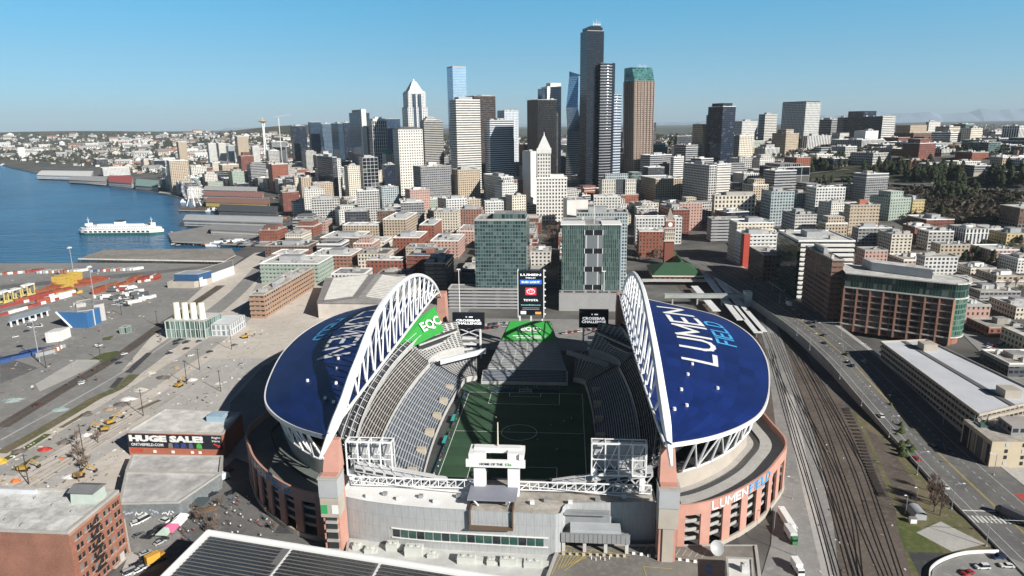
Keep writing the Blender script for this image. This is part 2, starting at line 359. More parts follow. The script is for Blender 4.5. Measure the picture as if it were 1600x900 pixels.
def water():
    m, t, b = _new('water'); b.inputs['Base Color'].default_value = (.022,.105,.21,1); b.inputs['Roughness'].default_value = .22; b.inputs['IOR'].default_value = 1.33
    tc = t.nodes.new('ShaderNodeTexCoord'); mp = t.nodes.new('ShaderNodeMapping'); mp.inputs['Scale'].default_value = (.03,.12,.1); t.links.new(tc.outputs['Object'], mp.inputs[0])
    n = t.nodes.new('ShaderNodeTexNoise'); n.inputs['Scale'].default_value = 1; n.inputs['Detail'].default_value = 8; t.links.new(mp.outputs[0], n.inputs['Vector'])
    bp = t.nodes.new('ShaderNodeBump'); bp.inputs['Strength'].default_value = .8; bp.inputs['Distance'].default_value = 4; t.links.new(n.outputs[0], bp.inputs['Height']); t.links.new(bp.outputs[0], b.inputs['Normal'])
    n2 = t.nodes.new('ShaderNodeTexNoise'); n2.inputs['Scale'].default_value = .004; n2.inputs['Detail'].default_value = 5; t.links.new(tc.outputs['Object'], n2.inputs['Vector'])
    mr = t.nodes.new('ShaderNodeMapRange'); mr.inputs[1].default_value = .35; mr.inputs[2].default_value = .65; t.links.new(n2.outputs[0], mr.inputs[0])
    n3 = t.nodes.new('ShaderNodeTexNoise'); n3.inputs['Scale'].default_value = .5; n3.inputs['Detail'].default_value = 6; m3 = t.nodes.new('ShaderNodeMapping'); m3.inputs['Scale'].default_value = (.012,.11,1); m3.inputs['Rotation'].default_value = (0,0,.06); t.links.new(tc.outputs['Object'], m3.inputs[0]); t.links.new(m3.outputs[0], n3.inputs['Vector'])
    c_ = _mix(t, mr.outputs[0], (.013,.085,.195), (.028,.13,.26)); t.links.new(_mix(t, 1.0, c_, _math(t, 'ADD', _math(t, 'MULTIPLY', n3.outputs[0], 1.5), .3), 'MULTIPLY'), b.inputs['Base Color'])
    mb = MB(); mb.face([(-12000,380,-2.2),(-300,380,-2.2),(-300,6500,-2.2),(-12000,6500,-2.2)])
    tag(mb.build('water', m), 'blue bay water', 'water', kind='structure')
water()
mb = MB()
for o_ in (0, 9): mb.strip([(-728,664-o_),(-800,655-o_*1.5),(-900,640-o_*2.5),(-1040,625-o_*4)], 3.2, -2.12)
tag(mb.build('ferry_wake', mat((.11,.24,.36), .4, noise=.5, scale=.08)), kind='structure')
ZN = [0]
def zone(name, pts, m, z=None, px=True, label=None):
    ZN[0] += 1; z = .03+.005*ZN[0] if z is None else z
    P = [g(*p, z) if px else Vector((p[0], p[1], z)) for p in pts]
    mb = MB(); mb.face([(p.x,p.y,z) for p in P]); o = mb.build(name, m); tag(o, label, None, kind='structure'); return o
def ribbon(name, pts, w, m, z=None, px=True, n=6, label=None):
    ZN[0] += 1; z = .03+.005*ZN[0] if z is None else z
    P = [g(*p, z) if px else Vector((p[0], p[1], z)) for p in pts]
    mb = MB(); mb.strip(smooth_line(P, n) if n > 1 else P, w); o = mb.build(name, m); tag(o, label, None, kind='structure'); return o
ASPH = ground_mat('asphalt', (.12,.12,.122), (.16,.158,.155), (.20,.195,.19), .03, .3)
ASPHL = ground_mat('worn_asphalt', (.215,.212,.208), (.275,.27,.262), (.33,.32,.305), .03, .3)
ASPHD = ground_mat('dark_asphalt', (.055,.056,.06), (.075,.075,.08), (.10,.10,.10), .03, .3)
GRAVEL = ground_mat('pale_gravel', (.52,.475,.425), (.58,.54,.49), (.42,.37,.32), .03, .18)
PAVE = ground_mat('concrete_paving', (.40,.39,.375), (.47,.46,.44), (.36,.35,.33), .04, .5)
BALLAST = ground_mat('ballast', (.095,.078,.066), (.13,.108,.092), (.175,.152,.135), .04, .5)
GRASSB = ground_mat('dry_grass', (.16,.135,.085), (.11,.115,.05), (.24,.21,.16), .05, .4)
GRASS = ground_mat('green_grass', (.075,.10,.03), (.10,.12,.04), (.17,.15,.08), .05, .4)
LINE = mat((.62,.62,.60), .8, noise=.3, scale=.4, name='road_paint'); YLINE = mat((.55,.42,.10), .8, noise=.25, scale=.4, name='yellow_road_paint')
# ---- west side: port yard, railway, the waterfront road works
PORTA = ground_mat('port_asphalt', (.21,.208,.205), (.26,.255,.245), (.31,.30,.285), .02, .2)
zone('port_yard', [(-700,428),(-404,436),(-404,500),(-372,470),(-345,330),(-300,170),(-262,60),(-262,-60),(-700,-60)], PORTA, px=False)
zone('port_lane', [(0,446),(150,432),(330,414),(330,418),(150,438),(0,452)], ASPH)
zone('port_lane', [(0,555),(60,575),(0,600)], ASPH)
zone('road_works', [(-372,500),(-345,330),(-300,170),(-262,60),(-262,-120),(-120,-120),(-120,40),(-150,70),(-160,160),(-185,260),(-230,420),(-300,560)], GRAVEL, px=False)
zone('plaza', [(-150,-10),(-170,30),(-178,90),(-160,200),(-120,330),(-60,330),(-60,120),(-100,-10)], ASPHL, px=False)
ribbon('railway_bed', [(0,668),(100,607),(185,556),(250,510),(310,470),(345,446)], 9, BALLAST)
for d in (-1.6, 1.6): ribbon('railway_track', [(0,668+d*2),(100,607+d*2),(185,556+d*1.5),(250,510+d),(310,470+d),(345,446+d)], .35, DARK)
ribbon('service_road', [(0,700),(70,662),(120,630),(200,585),(262,540),(330,490),(372,455),(405,420)], 15, ASPHL)
ribbon('kerb', [(0,688),(60,655),(110,628),(190,582),(255,540),(300,508)], 1.2, PAVE)
ASPHW = ground_mat('dusty_road', (.32,.31,.295), (.38,.365,.345), (.44,.42,.39), .03, .3)
ribbon('road', [(0,742),(90,690),(160,645),(215,610),(262,580),(330,535),(385,490),(415,440)], 15, ASPHW)
ribbon('verge', [(0,708),(60,675),(120,640),(150,622),(185,606),(210,585)], 7, GRASSB)
ribbon('verge', [(0,652+70),(40,700),(75,678)], 4, GRASS)
zone('verge', [(137,563),(160,552),(183,548),(188,551),(160,566),(142,565)], GRASS)
zone('verge', [(160,528),(178,524),(172,531),(160,532)], GRASS)
zone('new_asphalt', [(194,582),(205,583),(238,551),(229,551)], ASPHD); zone('new_asphalt', [(170,606),(180,606),(194,590),(184,590)], ASPHD)
zone('median', [(55,600),(62,612),(135,578),(160,562),(120,562)], PAVE)
zone('gravel_patch', [(215,640),(330,560),(420,560),(340,640),(260,660)], PAVE)
ribbon('access_track', [(0,800),(100,742),(200,680),(290,625),(400,560)], 9, PAVE)
for d in range(7): ribbon('tyre_track', [(0+d*9,790-d*14),(90+d*12,735-d*13),(190+d*14,672-d*11),(270+d*14,622-d*9)], .8, ROOFT)
for a, b in (((20,735),(60,712)), ((95,668),(140,642)), ((215,640),(250,625))): ribbon('spoil_strip', [a, b], 3, GRASSB, n=1)
# ---- street between the warehouses and the stadium
zone('street', [(-135,-35),(-100,-55),(-70,-95),(-40,-108),(40,-110),(110,-108),(120,-150),(-140,-170)], ASPH, px=False)
zone('car_park', [(195,806),(262,806),(285,840),(240,870),(205,862)], ASPHL)
zone('pavement', [(188,897),(203,862),(222,872),(208,900)], PAVE)
# ---- north of the stadium
zone('parking_lot', [(-80,132),(66,132),(72,212),(-90,212)], ASPHL, px=False)
zone('lawn', [(40,112),(70,112),(70,130),(40,130)], GRASS, px=False)
zone('street', [(-150,330),(60,318),(60,306),(-150,318)], ASPHD, px=False)
# ---- east side: rail yard, ramp and avenue
zone('rail_yard', [(128,420),(172,420),(176,215),(180,60),(182,0),(172,-110),(120,-135),(100,-125),(112,-60),(126,0),(140,100)], BALLAST, px=False)
zone('yard_road', [(1199,560),(1215,690),(1205,850),(1190,900),(1262,900),(1240,760),(1222,640),(1214,560)], ASPHL)
zone('yard_apron', [(1185,455),(1212,500),(1246,600),(1278,700),(1300,800),(1312,905),(1262,905),(1240,760),(1222,640),(1190,520)], ASPHL)
zone('gravel_strip', [(1226,610),(1240,700),(1262,800),(1285,900),(1300,900),(1275,790),(1258,700),(1240,620)], PAVE)
zone('embankment', [(1330,640),(1395,690),(1480,790),(1560,850),(1505,868),(1450,900),(1424,900),(1400,800),(1360,700)], GRASSB)
zone('gravel_bank', [(1352,668),(1385,690),(1430,755),(1435,800),(1408,790),(1375,720)], BALLAST)
zone('verge', [(1400,815),(1418,806),(1475,862),(1440,896),(1425,890)], GRASS)
zone('gravel_bank', [(1432,832),(1470,815),(1540,850),(1488,862)], PAVE)
def rail(pts, z=.42):
    P = smooth_line([g(*p, z) for p in pts], 8); mb = MB()
    for off in (-.75, .75):
        Q = []
        for i, p in enumerate(P):
            d = P[min(i+1,len(P)-1)]-P[max(i-1,0)]; d.z = 0; d.normalize(); Q.append(p+Vector((-d.y,d.x,0))*off)
        mb.strip(Q, .34, z-.1, 1)
    mb.strip(P, 2.4, z-.3, 0)
    tag(mb.build('railway_track', [mat((.12,.105,.09), .95, noise=.5, scale=.3, name='sleepers'), mat((.022,.02,.02), .6, .3, noise=.2, name='rail_steel')]), kind='structure')
for tr in ([(1200,545),(1232,660),(1262,760),(1290,860),(1300,900)], [(1206,545),(1240,660),(1275,775),(1300,860),(1312,900)],
           [(1205,520),(1252,640),(1286,740),(1308,820),(1330,900)], [(1212,520),(1262,645),(1300,745),(1322,820),(1345,900)],
           [(1214,508),(1270,620),(1312,730),(1345,820),(1378,900)], [(1222,508),(1282,620),(1330,725),(1362,820),(1392,900)],
           [(1228,506),(1296,620),(1345,720),(1378,810),(1408,900)], [(1205,560),(1250,660),(1300,780),(1340,900)],
           [(1240,610),(1290,700),(1330,800),(1345,900)], [(1182,455),(1230,520),(1300,640),(1350,730)], [(1140,430),(1185,500),(1212,560)], [(1118,430),(1165,500),(1196,556)]):
    rail(tr)
# avenue on its ramp
AV = [(183,-175,0.3),(184,-60,.3),(186,0,1.2),(188,60,4.2),(190,110,6),(189,180,6),(181,260,6),(168,350,6),(150,450,6)]
AVR = [(222,-175,.3),(222,-60,.3),(222,0,1.2),(223,60,4.2),(224,110,6),(224,180,6),(220,260,6),(212,350,6),(200,450,6)]
def avenue():
    a = smooth_line(AV, 6); b = smooth_line(AVR, 6); mb = MB(); w = MB(); k = MB(); ln = MB(); yl = MB()
    for i in range(len(a)-1):
        mb.face([a[i], a[i+1], b[i+1], b[i]])
        dn = Vector((0,0,1))
        for s, e in ((a[i], a[i+1]),): w.face([s+dn*.9, e+dn*.9, Vector((e.x,e.y,-.5)), Vector((s.x,s.y,-.5))]); 
        x0 = Vector((-.35,0,0)); w.face([a[i]+dn*.9, a[i+1]+dn*.9, a[i+1]+dn*.9-x0, a[i]+dn*.9-x0]); w.face([a[i]-x0+dn*.9, a[i+1]-x0+dn*.9, a[i+1]-x0, a[i]-x0])
        f0, f1 = b[i], b[i+1]; q = Vector((3.2,0,0))
        k.face([f0+dn*.14, f1+dn*.14, f1+q+dn*.14, f0+q+dn*.14]); k.face([f0, f1, f1+dn*.14, f0+dn*.14])
        k.face([f0+q+dn*.14, f1+q+dn*.14, Vector((f1.x+3.2,f1.y,-.5)), Vector((f0.x+3.2,f0.y,-.5))])
        up = dn*.03
        for fr, dash in ((.14,0),(.30,1),(.42,0),(.60,1),(.75,0)):
            c0, c1 = a[i].lerp(b[i], fr)+up, a[i+1].lerp(b[i+1], fr)+up
            if fr == .42:
                for o_ in (-.3, .3): yl.face([c0+Vector((o_-.12,0,0)), c1+Vector((o_-.12,0,0)), c1+Vector((o_+.12,0,0)), c0+Vector((o_+.12,0,0))])
            elif dash:
                for s in (0, .5):
                    p, q2 = c0.lerp(c1, s), c0.lerp(c1, s+.22); ln.face([p-Vector((.11,0,0)), q2-Vector((.11,0,0)), q2+Vector((.11,0,0)), p+Vector((.11,0,0))])
            else: ln.face([c0-Vector((.1,0,0)), c1-Vector((.1,0,0)), c1+Vector((.1,0,0)), c0+Vector((.1,0,0))])
    for n_, o_, m_ in (('road', mb, ASPH), ('retaining_wall', w, CONC), ('pavement', k, PAVE), ('road_marking', ln, LINE), ('road_marking', yl, YLINE)): tag(o_.build(n_, m_), kind='structure')
    cw = MB()
    for i in range(22):
        x = 184.5+i*1.7; cw.face([(x,-71,.36),(x+.85,-71,.36),(x+.85,-66,.36),(x,-66,.36)])
    cw.face([(184.5,-62.6,.36),(203,-62.6,.36),(203,-61.8,.36),(184.5,-61.8,.36)])
    tag(cw.build('road_marking', LINE), kind='structure')
    rd = MB()
    rd.face([(213.6,-58,.37),(217.2,-58,.37),(217.2,-42,.37),(213.6,-42,.37)]); tag(rd.build('road_marking', mat((.38,.07,.06), .85, noise=.2, scale=.6, name='red_lane_paint')), kind='structure')
avenue()
zone('street', [(222,-60),(300,-60),(300,-90),(222,-90)], ASPH, px=False, z=.26)
zone('street', [(150,-92),(184,-92),(184,-150),(140,-150)], ASPHD, px=False)
zone('pavement', [(225.3,-10),(300,-10),(300,-60),(225.3,-60)], PAVE, px=False)
zone('parking_lot', [(225.3,20),(420,40),(420,240),(330,240),(300,120),(225.3,100)], ASPHL, px=False)
# far roads seen between the blocks
for a in ([(889,345),(889,420)], [(700,380),(715,470)]): pass
def groundroad(pts, w, m, name='road'):
    P = [gt(*p) for p in pts]; Q = smooth_line([(p.x,p.y,0) for p in P], 10); Q = [(p.x,p.y,H(p.x,p.y)+1.2) for p in Q]
    mb = MB(); mb.strip(Q, w); tag(mb.build(name, m), kind='structure')
groundroad([(1255,285),(1330,282),(1400,288),(1470,293),(1545,297),(1600,300)], 26, ASPH, 'freeway')
groundroad([(1262,272),(1320,266),(1380,262),(1440,268)], 14, ASPHL)
zone('road', [(1100,437),(1145,437),(1200,520),(1190,440),(1170,405),(1120,402),(1085,408)], ASPH)
# ================================================================== STADIUM
CX = -1.5
NAVY = (.0065,.021,.125)
def sx(s, x): return CX + s*(x-CX) if s > 0 else CX - (x-CX)
E_OUT = resample(smooth_line([(60,-104,47),(77.5,-87,42),(94,-69,39),(106.5,-50,37.6),(118,-18,36.2),(127,22,36),(128.5,62,36),(118,95,37),(92,112,39.5),(60,118,45)], 8), 60)
E_IN = resample(smooth_line([(58.5,-104,47.5),(56.5,-60,50.3),(56,0,51.5),(56.3,60,51.5),(57.5,96,49.5),(59,118,45.5)], 8), 60)
ARCH = {1: [(-110,41.6),(-96,49.6),(-78.5,57),(-63,63.4),(-42,69.8),(-25,74.7),(-1,78.4),(33,77),(58.6,71.4),(86,60),(105,47),(116,39)],
        -1: [(-114,43),(-97,48.4),(-85,52.8),(-75,58),(-63,62.7),(-53,67),(-42,71),(-30,74),(-12,76.3),(11,76.7),(37,74.5),(61.5,69.3),(88,60),(108,49),(118,42)]}
def mir(p, s): return Vector(p) if s > 0 else Vector((2*CX-p[0], p[1], p[2]))
def roofpt(s, v, u, off=0):
    a, b = lerp_curve(E_IN, v), lerp_curve(E_OUT, v); p = a.lerp(b, u); p.z += 2.2*4*u*(1-u)*math.sin(math.pi*v)+off
    return mir(p, s)
st = empty('stadium', (CX, 14, 0), 'open-air football stadium with two blue arched roofs over a green pitch', 'stadium')
def roof_mat():
    m, t, b = _new('blue_roof'); N = t.nodes; b.inputs['Roughness'].default_value = .5; b.inputs['Specular IOR Level'].default_value = .2
    uv = N.new('ShaderNodeUVMap'); sp = N.new('ShaderNodeSeparateXYZ'); t.links.new(uv.outputs[0], sp.inputs[0])
    l1 = _math(t, 'LESS_THAN', _math(t, 'FRACT', _math(t, 'MULTIPLY', sp.outputs[0], 96)), .16)
    l2 = _math(t, 'LESS_THAN', _math(t, 'FRACT', _math(t, 'MULTIPLY', sp.outputs[1], 9)), .05)
    c = _mix(t, _math(t, 'MULTIPLY', _math(t, 'MAXIMUM', l1, l2), .6), NAVY, (.005,.014,.06))
    cb = N.new('ShaderNodeCombineXYZ'); t.links.new(_math(t, 'FLOOR', _math(t, 'MULTIPLY', sp.outputs[0], 24)), cb.inputs[0]); t.links.new(_math(t, 'FLOOR', _math(t, 'MULTIPLY', sp.outputs[1], 9)), cb.inputs[1])
    wn_ = N.new('ShaderNodeTexWhiteNoise'); wn_.noise_dimensions = '2D'; t.links.new(cb.outputs[0], wn_.inputs['Vector']); c = _mix(t, 1.0, c, _math(t, 'ADD', _math(t, 'MULTIPLY', wn_.outputs[0], .4), .8), 'MULTIPLY')
    tc = N.new('ShaderNodeTexCoord'); nz = N.new('ShaderNodeTexNoise'); nz.inputs['Scale'].default_value = .05; nz.inputs['Detail'].default_value = 8; t.links.new(tc.outputs['Object'], nz.inputs['Vector'])
    c = _mix(t, 1.0, c, _math(t, 'ADD', _math(t, 'MULTIPLY', nz.outputs[0], .7), .65), 'MULTIPLY'); t.links.new(c, b.inputs['Base Color']); return m
RM = roof_mat()
def clad():
    m, t, b = _new('grey_cladding'); N = t.nodes; b.inputs['Roughness'].default_value = .5; tc = N.new('ShaderNodeTexCoord'); sp = N.new('ShaderNodeSeparateXYZ'); t.links.new(tc.outputs['Object'], sp.inputs[0])
    a = _math(t, 'LESS_THAN', _math(t, 'FRACT', _math(t, 'DIVIDE', sp.outputs[0], 2.9)), .05); d = _math(t, 'LESS_THAN', _math(t, 'FRACT', _math(t, 'DIVIDE', sp.outputs[2], 4.8)), .03)
    n = N.new('ShaderNodeTexNoise'); mp = N.new('ShaderNodeMapping'); mp.inputs['Scale'].default_value = (.5,.5,.05); t.links.new(tc.outputs['Object'], mp.inputs[0]); t.links.new(mp.outputs[0], n.inputs['Vector']); n.inputs['Detail'].default_value = 7
    c = _mix(t, _math(t, 'MULTIPLY', _math(t, 'MAXIMUM', a, d), .45), (.42,.435,.445), (.2,.21,.22)); t.links.new(_mix(t, 1.0, c, _math(t, 'ADD', _math(t, 'MULTIPLY', n.outputs[0], .6), .68), 'MULTIPLY'), b.inputs['Base Color']); return m
CYAN = mat((.06,.36,.68), .6, noise=.05, name='cyan_paint')
SALMON = mat((.50,.27,.215), .85, noise=.14, scale=.15, name='salmon_stucco'); TANP = mat((.43,.385,.33), .85, noise=.14, name='tan_panel')
METALP = mat((.43,.445,.455), .5, .1, noise=.10, scale=.08, name='grey_metal_cladding')
for s in (1, -1):
    mb = MB(); nv, nu = 59, 14
    for i in range(nv):
        for j in range(nu):
            v0, v1, u0, u1 = i/nv, (i+1)/nv, j/nu, (j+1)/nu
            mb.face([roofpt(s,v0,u0), roofpt(s,v1,u0), roofpt(s,v1,u1), roofpt(s,v0,u1)], 0, [(v0,u0),(v1,u0),(v1,u1),(v0,u1)])
            mb.face([roofpt(s,v0,u0,-1.6), roofpt(s,v0,u1,-1.6), roofpt(s,v1,u1,-1.6), roofpt(s,v1,u0,-1.6)], 1)
    rf = mb.build('roof', [RM, WHITE], st, smooth=True)
    rf['label'] = 'blue curved roof with white lettering read from the '+('right' if s > 0 else 'left')
    e = MB()
    for i in range(60):
        v0, v1 = i/60, (i+1)/60
        for u, w in ((0, .6), (1, .7)):
            a0, a1 = roofpt(s,v0,u), roofpt(s,v1,u)
            n0 = (roofpt(s,v0,1)-roofpt(s,v0,0)); n0.z = 0; n0.normalize(); sg = 1 if u else -1
            o = n0*sg*w; h = 1.5 if u else 1.0
            e.face([a0+Vector((0,0,.25)), a1+Vector((0,0,.25)), a1+o+Vector((0,0,.25)), a0+o+Vector((0,0,.25))]); e.face([a0+o+Vector((0,0,.25)), a1+o+Vector((0,0,.25)), a1+o-Vector((0,0,h)), a0+o-Vector((0,0,h))])
    e.build('roof_edge', WHITE, rf)
    def place(v0, v1, u_top, u_bot):
        def fn(a, t_):
            v = v0+(v1-v0)*a if s > 0 else v1+(v0-v1)*a
            return roofpt(s, v, u_bot+(u_top-u_bot)*t_, .22)
        return fn
    lt = MB(); strokes('LUMEN', place(.385,.77 if s > 0 else .72,.36,.60), lt, .155); lt.build('lettering', WHITE, rf)
    lt = MB(); strokes('FIELD', place(.525,.68,.655,.785), lt, .18); lt.build('lettering', CYAN, rf)
    for v, u in ((.22,.33),(.30,.38),(.16,.42),(.13,.3),(.36,.42),(.27,.62)):
        p = roofpt(s, v, u); k = MB(); k.tube(p, p+Vector((0,0,1.1)), .75, .6, 8); k.build('roof_vent', WHITE, rf)
    # arch
    ax = 60 if s > 0 else -61
    pts = resample(smooth_line([(ax, y, z) for y, z in ARCH[s]], 8), 61); ar = MB()
    def sec(i):
        t_ = i/60; tp = min(1, .25+t_/.10, .25+(1-t_)/.10); w = (1.0+.85*max(0,1-1.9*t_))*tp; h = (1.05+.6*max(0,1-1.9*t_))*tp; p = pts[i]; d = (pts[min(i+1,60)]-pts[max(i-1,0)]).normalized(); a = Vector((1,0,0)); b = d.cross(a).normalized()
        return [p+a*w*x+b*h*y for x, y in ((-1,-.6),(-.6,-1),(.6,-1),(1,-.6),(1,.6),(.6,1),(-.6,1),(-1,.6))]
    for i in range(60):
        A, B = sec(i), sec(i+1)
        for j in range(8): ar.face([A[j], A[(j+1)%8], B[(j+1)%8], B[j]])
    ar.face(sec(0)); ar.face(sec(60)); arch = ar.build('roof_arch', STEEL, st)
    for i in range(16):
        t_ = .13+.80*i/15; p = lerp_curve(pts, t_); vv = (p.y+104)/234
        if not 0.02 < vv < .98: continue
        for dv, u in ((.012, .015), (-.004, .15)):
            q = roofpt(s, min(.98, vv+dv), u, .2)
            if p.z-q.z < 2: continue
            k = MB(); k.tube(p, q, .52, .42, 7); k.build('strut', STEEL, arch)
        if i < 16 and i > 1:
            q = roofpt(s, max(.02, vv-.045), .0, .2); k = MB(); k.tube(p, q, .38, .38, 6); k.build('strut', STEEL, arch)
    # pylons at both ends of the arch
    for y0, y1, ylow in ((-108,-100,1), (118,127,0)):
        k = MB(); xa, xb = ax-3.0, ax+3.0
        k.prism([(xa,y0),(xb,y0),(xb,y1),(xa,y1)], 0, 33, 0, 0); k.prism([(xa,y0+3 if ylow else y0),(xb,y0+3 if ylow else y0),(xb,y1+1),(xa,y1+1)], 33, 44, 0, 0, poly1=[(ax-2.4,y0+6.5 if ylow else y0),(ax+2.4,y0+6.5 if ylow else y0),(ax+2.4,y1+1),(ax-2.4,y1+1)])
        py = k.build('pylon', SALMON, st)
        if ylow:
            k = MB(); k.box(xa-.5, xb+.5, y0-1.2, y1-2, 25, 32); k.build('panel_box', METALP, py)
            k = MB(); k.box(xa-.4, xb+.4, y0-1.0, y1-2.5, 17, 24.7); k.build('panel_box', TANP, py)
            k = MB(); k.box(xa+1.3, xb-.9, y0-.5, y0+1, 0, 16.9); k.build('shaft_panel', TANP if s > 0 else DARK, py)
            for z in ((3,7,11,14.5) if s < 0 else ()): k = MB(); k.box(xa+1.1, xb-.6, y0-1.2, y0, z, z+.9); k.build('landing', CONC, py)
            k = MB(); k.box(xa-.8, xb+.8, y0-1.4, y1-1.8, 32, 32.6); k.build('ledge', CONC, py)
            if s < 0:
                for dx, m_ in ((-2, mat((.05,.35,.12), .5, noise=0)), (2, WHITE)):
                    k = MB(); k.box(ax+dx-1.2, ax+dx+1.2, y0-1.12, y0-1.0, 18.5, 22); k.build('sign_panel', m_, py)
# ---------------- outer ring wall with slots
RING = [(58,-97),(66,-99),(76,-96),(88,-88),(101,-75.5),(110,-63),(119.5,-45),(118.5,-22),(116.5,10),(115,60),(110,92),(98,116),(80,130),(62,134)]
def ring_side(s):
    P = resample([mir((x,y,0), s) for x, y in smooth2(RING)], 160)
    return P
def smooth2(pts): return [(p.x, p.y) for p in smooth_line(pts, 8)]
for s in (1, -1):
    P = ring_side(s); L = [0]
    for i in range(1, len(P)): L.append(L[-1]+(P[i]-P[i-1]).length)
    tot = L[-1]
    def wp(d, z, out=0):
        t_ = d/tot; p = lerp_curve(P, t_); q = lerp_curve(P, min(1, t_+.004)); q0 = lerp_curve(P, max(0, t_-.004)); dd = (q-q0).normalized(); n = Vector((dd.y, -dd.x, 0))*(1 if s > 0 else -1)
        return Vector((p.x, p.y, z)) + n*out
    def wall(mb, d0, d1, z0, z1, out, mi=0, th=.8):
        k = max(1, int((d1-d0)/2.5))
        for i in range(k):
            a, b = d0+(d1-d0)*i/k, d0+(d1-d0)*(i+1)/k
            mb.face([wp(a,z0,out), wp(b,z0,out), wp(b,z1,out), wp(a,z1,out)], mi); mb.face([wp(a,z1,out), wp(b,z1,out), wp(b,z1,out-th), wp(a,z1,out-th)], mi)
            mb.face([wp(a,z0,out-th), wp(b,z0,out-th), wp(b,z1,out-th), wp(a,z1,out-th)], mi); mb.face([wp(a,z0,out), wp(b,z0,out), wp(b,z0,out-th), wp(a,z0,out-th)], mi)
        for d in (d0, d1): mb.face([wp(d,z0,out), wp(d,z0,out-th), wp(d,z1,out-th), wp(d,z1,out)], mi)
    mb = MB(); wall(mb, 0, tot, 16.2, 20.6, 0); wall(mb, 0, tot, 0, 2.2, .3, 1)
    d = 10.0; slots = []
    wall(mb, 0, d, 2.2, 16.2, 0)
    while d < tot-8:
        w = 6.2; slots.append((d, d+w)); wall(mb, d+w, min(tot, d+w+4.2), 2.2, 16.2, 0); d += w+4.2
    for z in (5.2, 8.8, 12.4): wall(mb, 8, tot-2, z, z+1.15, -1.4, 2, .4)
    fl = [wp(tot*i/80, 0, -9) for i in range(81)]
    for z in (4.9, 8.5, 12.1):
        for i in range(80): mb.face([wp(tot*i/80, z, -1.5), wp(tot*(i+1)/80, z, -1.5), wp(tot*(i+1)/80, z, -11), wp(tot*i/80, z, -11)], 2)
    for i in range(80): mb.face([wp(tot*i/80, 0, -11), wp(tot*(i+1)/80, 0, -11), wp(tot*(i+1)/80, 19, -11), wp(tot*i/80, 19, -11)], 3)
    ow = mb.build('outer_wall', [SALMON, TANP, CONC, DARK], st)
    lt = MB()
    def wl(a0, a1, z0, z1):
        def fn(a, t_):
            dd = a0+(a1-a0)*a if s > 0 else a1+(a0-a1)*a
            return wp(dd, z0+(z1-z0)*t_, .18)
        return fn
    if s > 0: d_l, d_f = (21, 40), (42, 58)
    else: d_l, d_f = (41, 60), (23, 39)
    strokes('LUMEN', wl(*d_l, 16.9, 20.0), lt, .19); lt.build('lettering', WHITE, ow)
    lt = MB(); strokes('FIELD', wl(*d_f, 16.9, 20.0), lt, .2); lt.build('lettering', CYAN, ow)
    # concourse deck between wall and bowl, inner parapet, roof truss
    dk = MB()
    for i in range(90):
        a, b = tot*i/90, tot*(i+1)/90
        dk.face([wp(a,17.4,-.8), wp(b,17.4,-.8), wp(b,17.4,-17), wp(a,17.4,-17)])
    dk.build('concourse_deck', PAVE if s > 0 else mat((.14,.16,.15), .9, noise=.2), st)  # west deck colour darkened for the shadow it lies in
    ib = MB()
    for i in range(90):
        a, b = tot*i/90, tot*(i+1)/90
        ib.face([wp(a,17.3,-16.5), wp(b,17.3,-16.5), wp(b,25,-16.5), wp(a,25,-16.5)]); ib.face([wp(a,25,-16.5), wp(b,25,-16.5), wp(b,25,-22), wp(a,25,-22)], 1)
    ib.build('upper_wall', [TANP, DARK], st)
    lo = [wp(tot*(.06+.88*i/26), 25.2, -15.2) for i in range(27)]
    hi = [roofpt(s, .06+.88*i/26, .93, -2.2) for i in range(27)]
    for i in range(26):
        tr = MB(); tr.tube(lo[i], hi[i], .45, .45, 6); tr.tube(lo[i], lo[i+1], .4, .4, 6)
        tr.tube(lo[i], hi[i+1], .35, .35, 6) if i % 2 else tr.tube(lo[i+1], hi[i], .35, .35, 6)
        tr.tube(hi[i], hi[i+1], .5, .5, 6); tr.build('truss', STEEL, st)
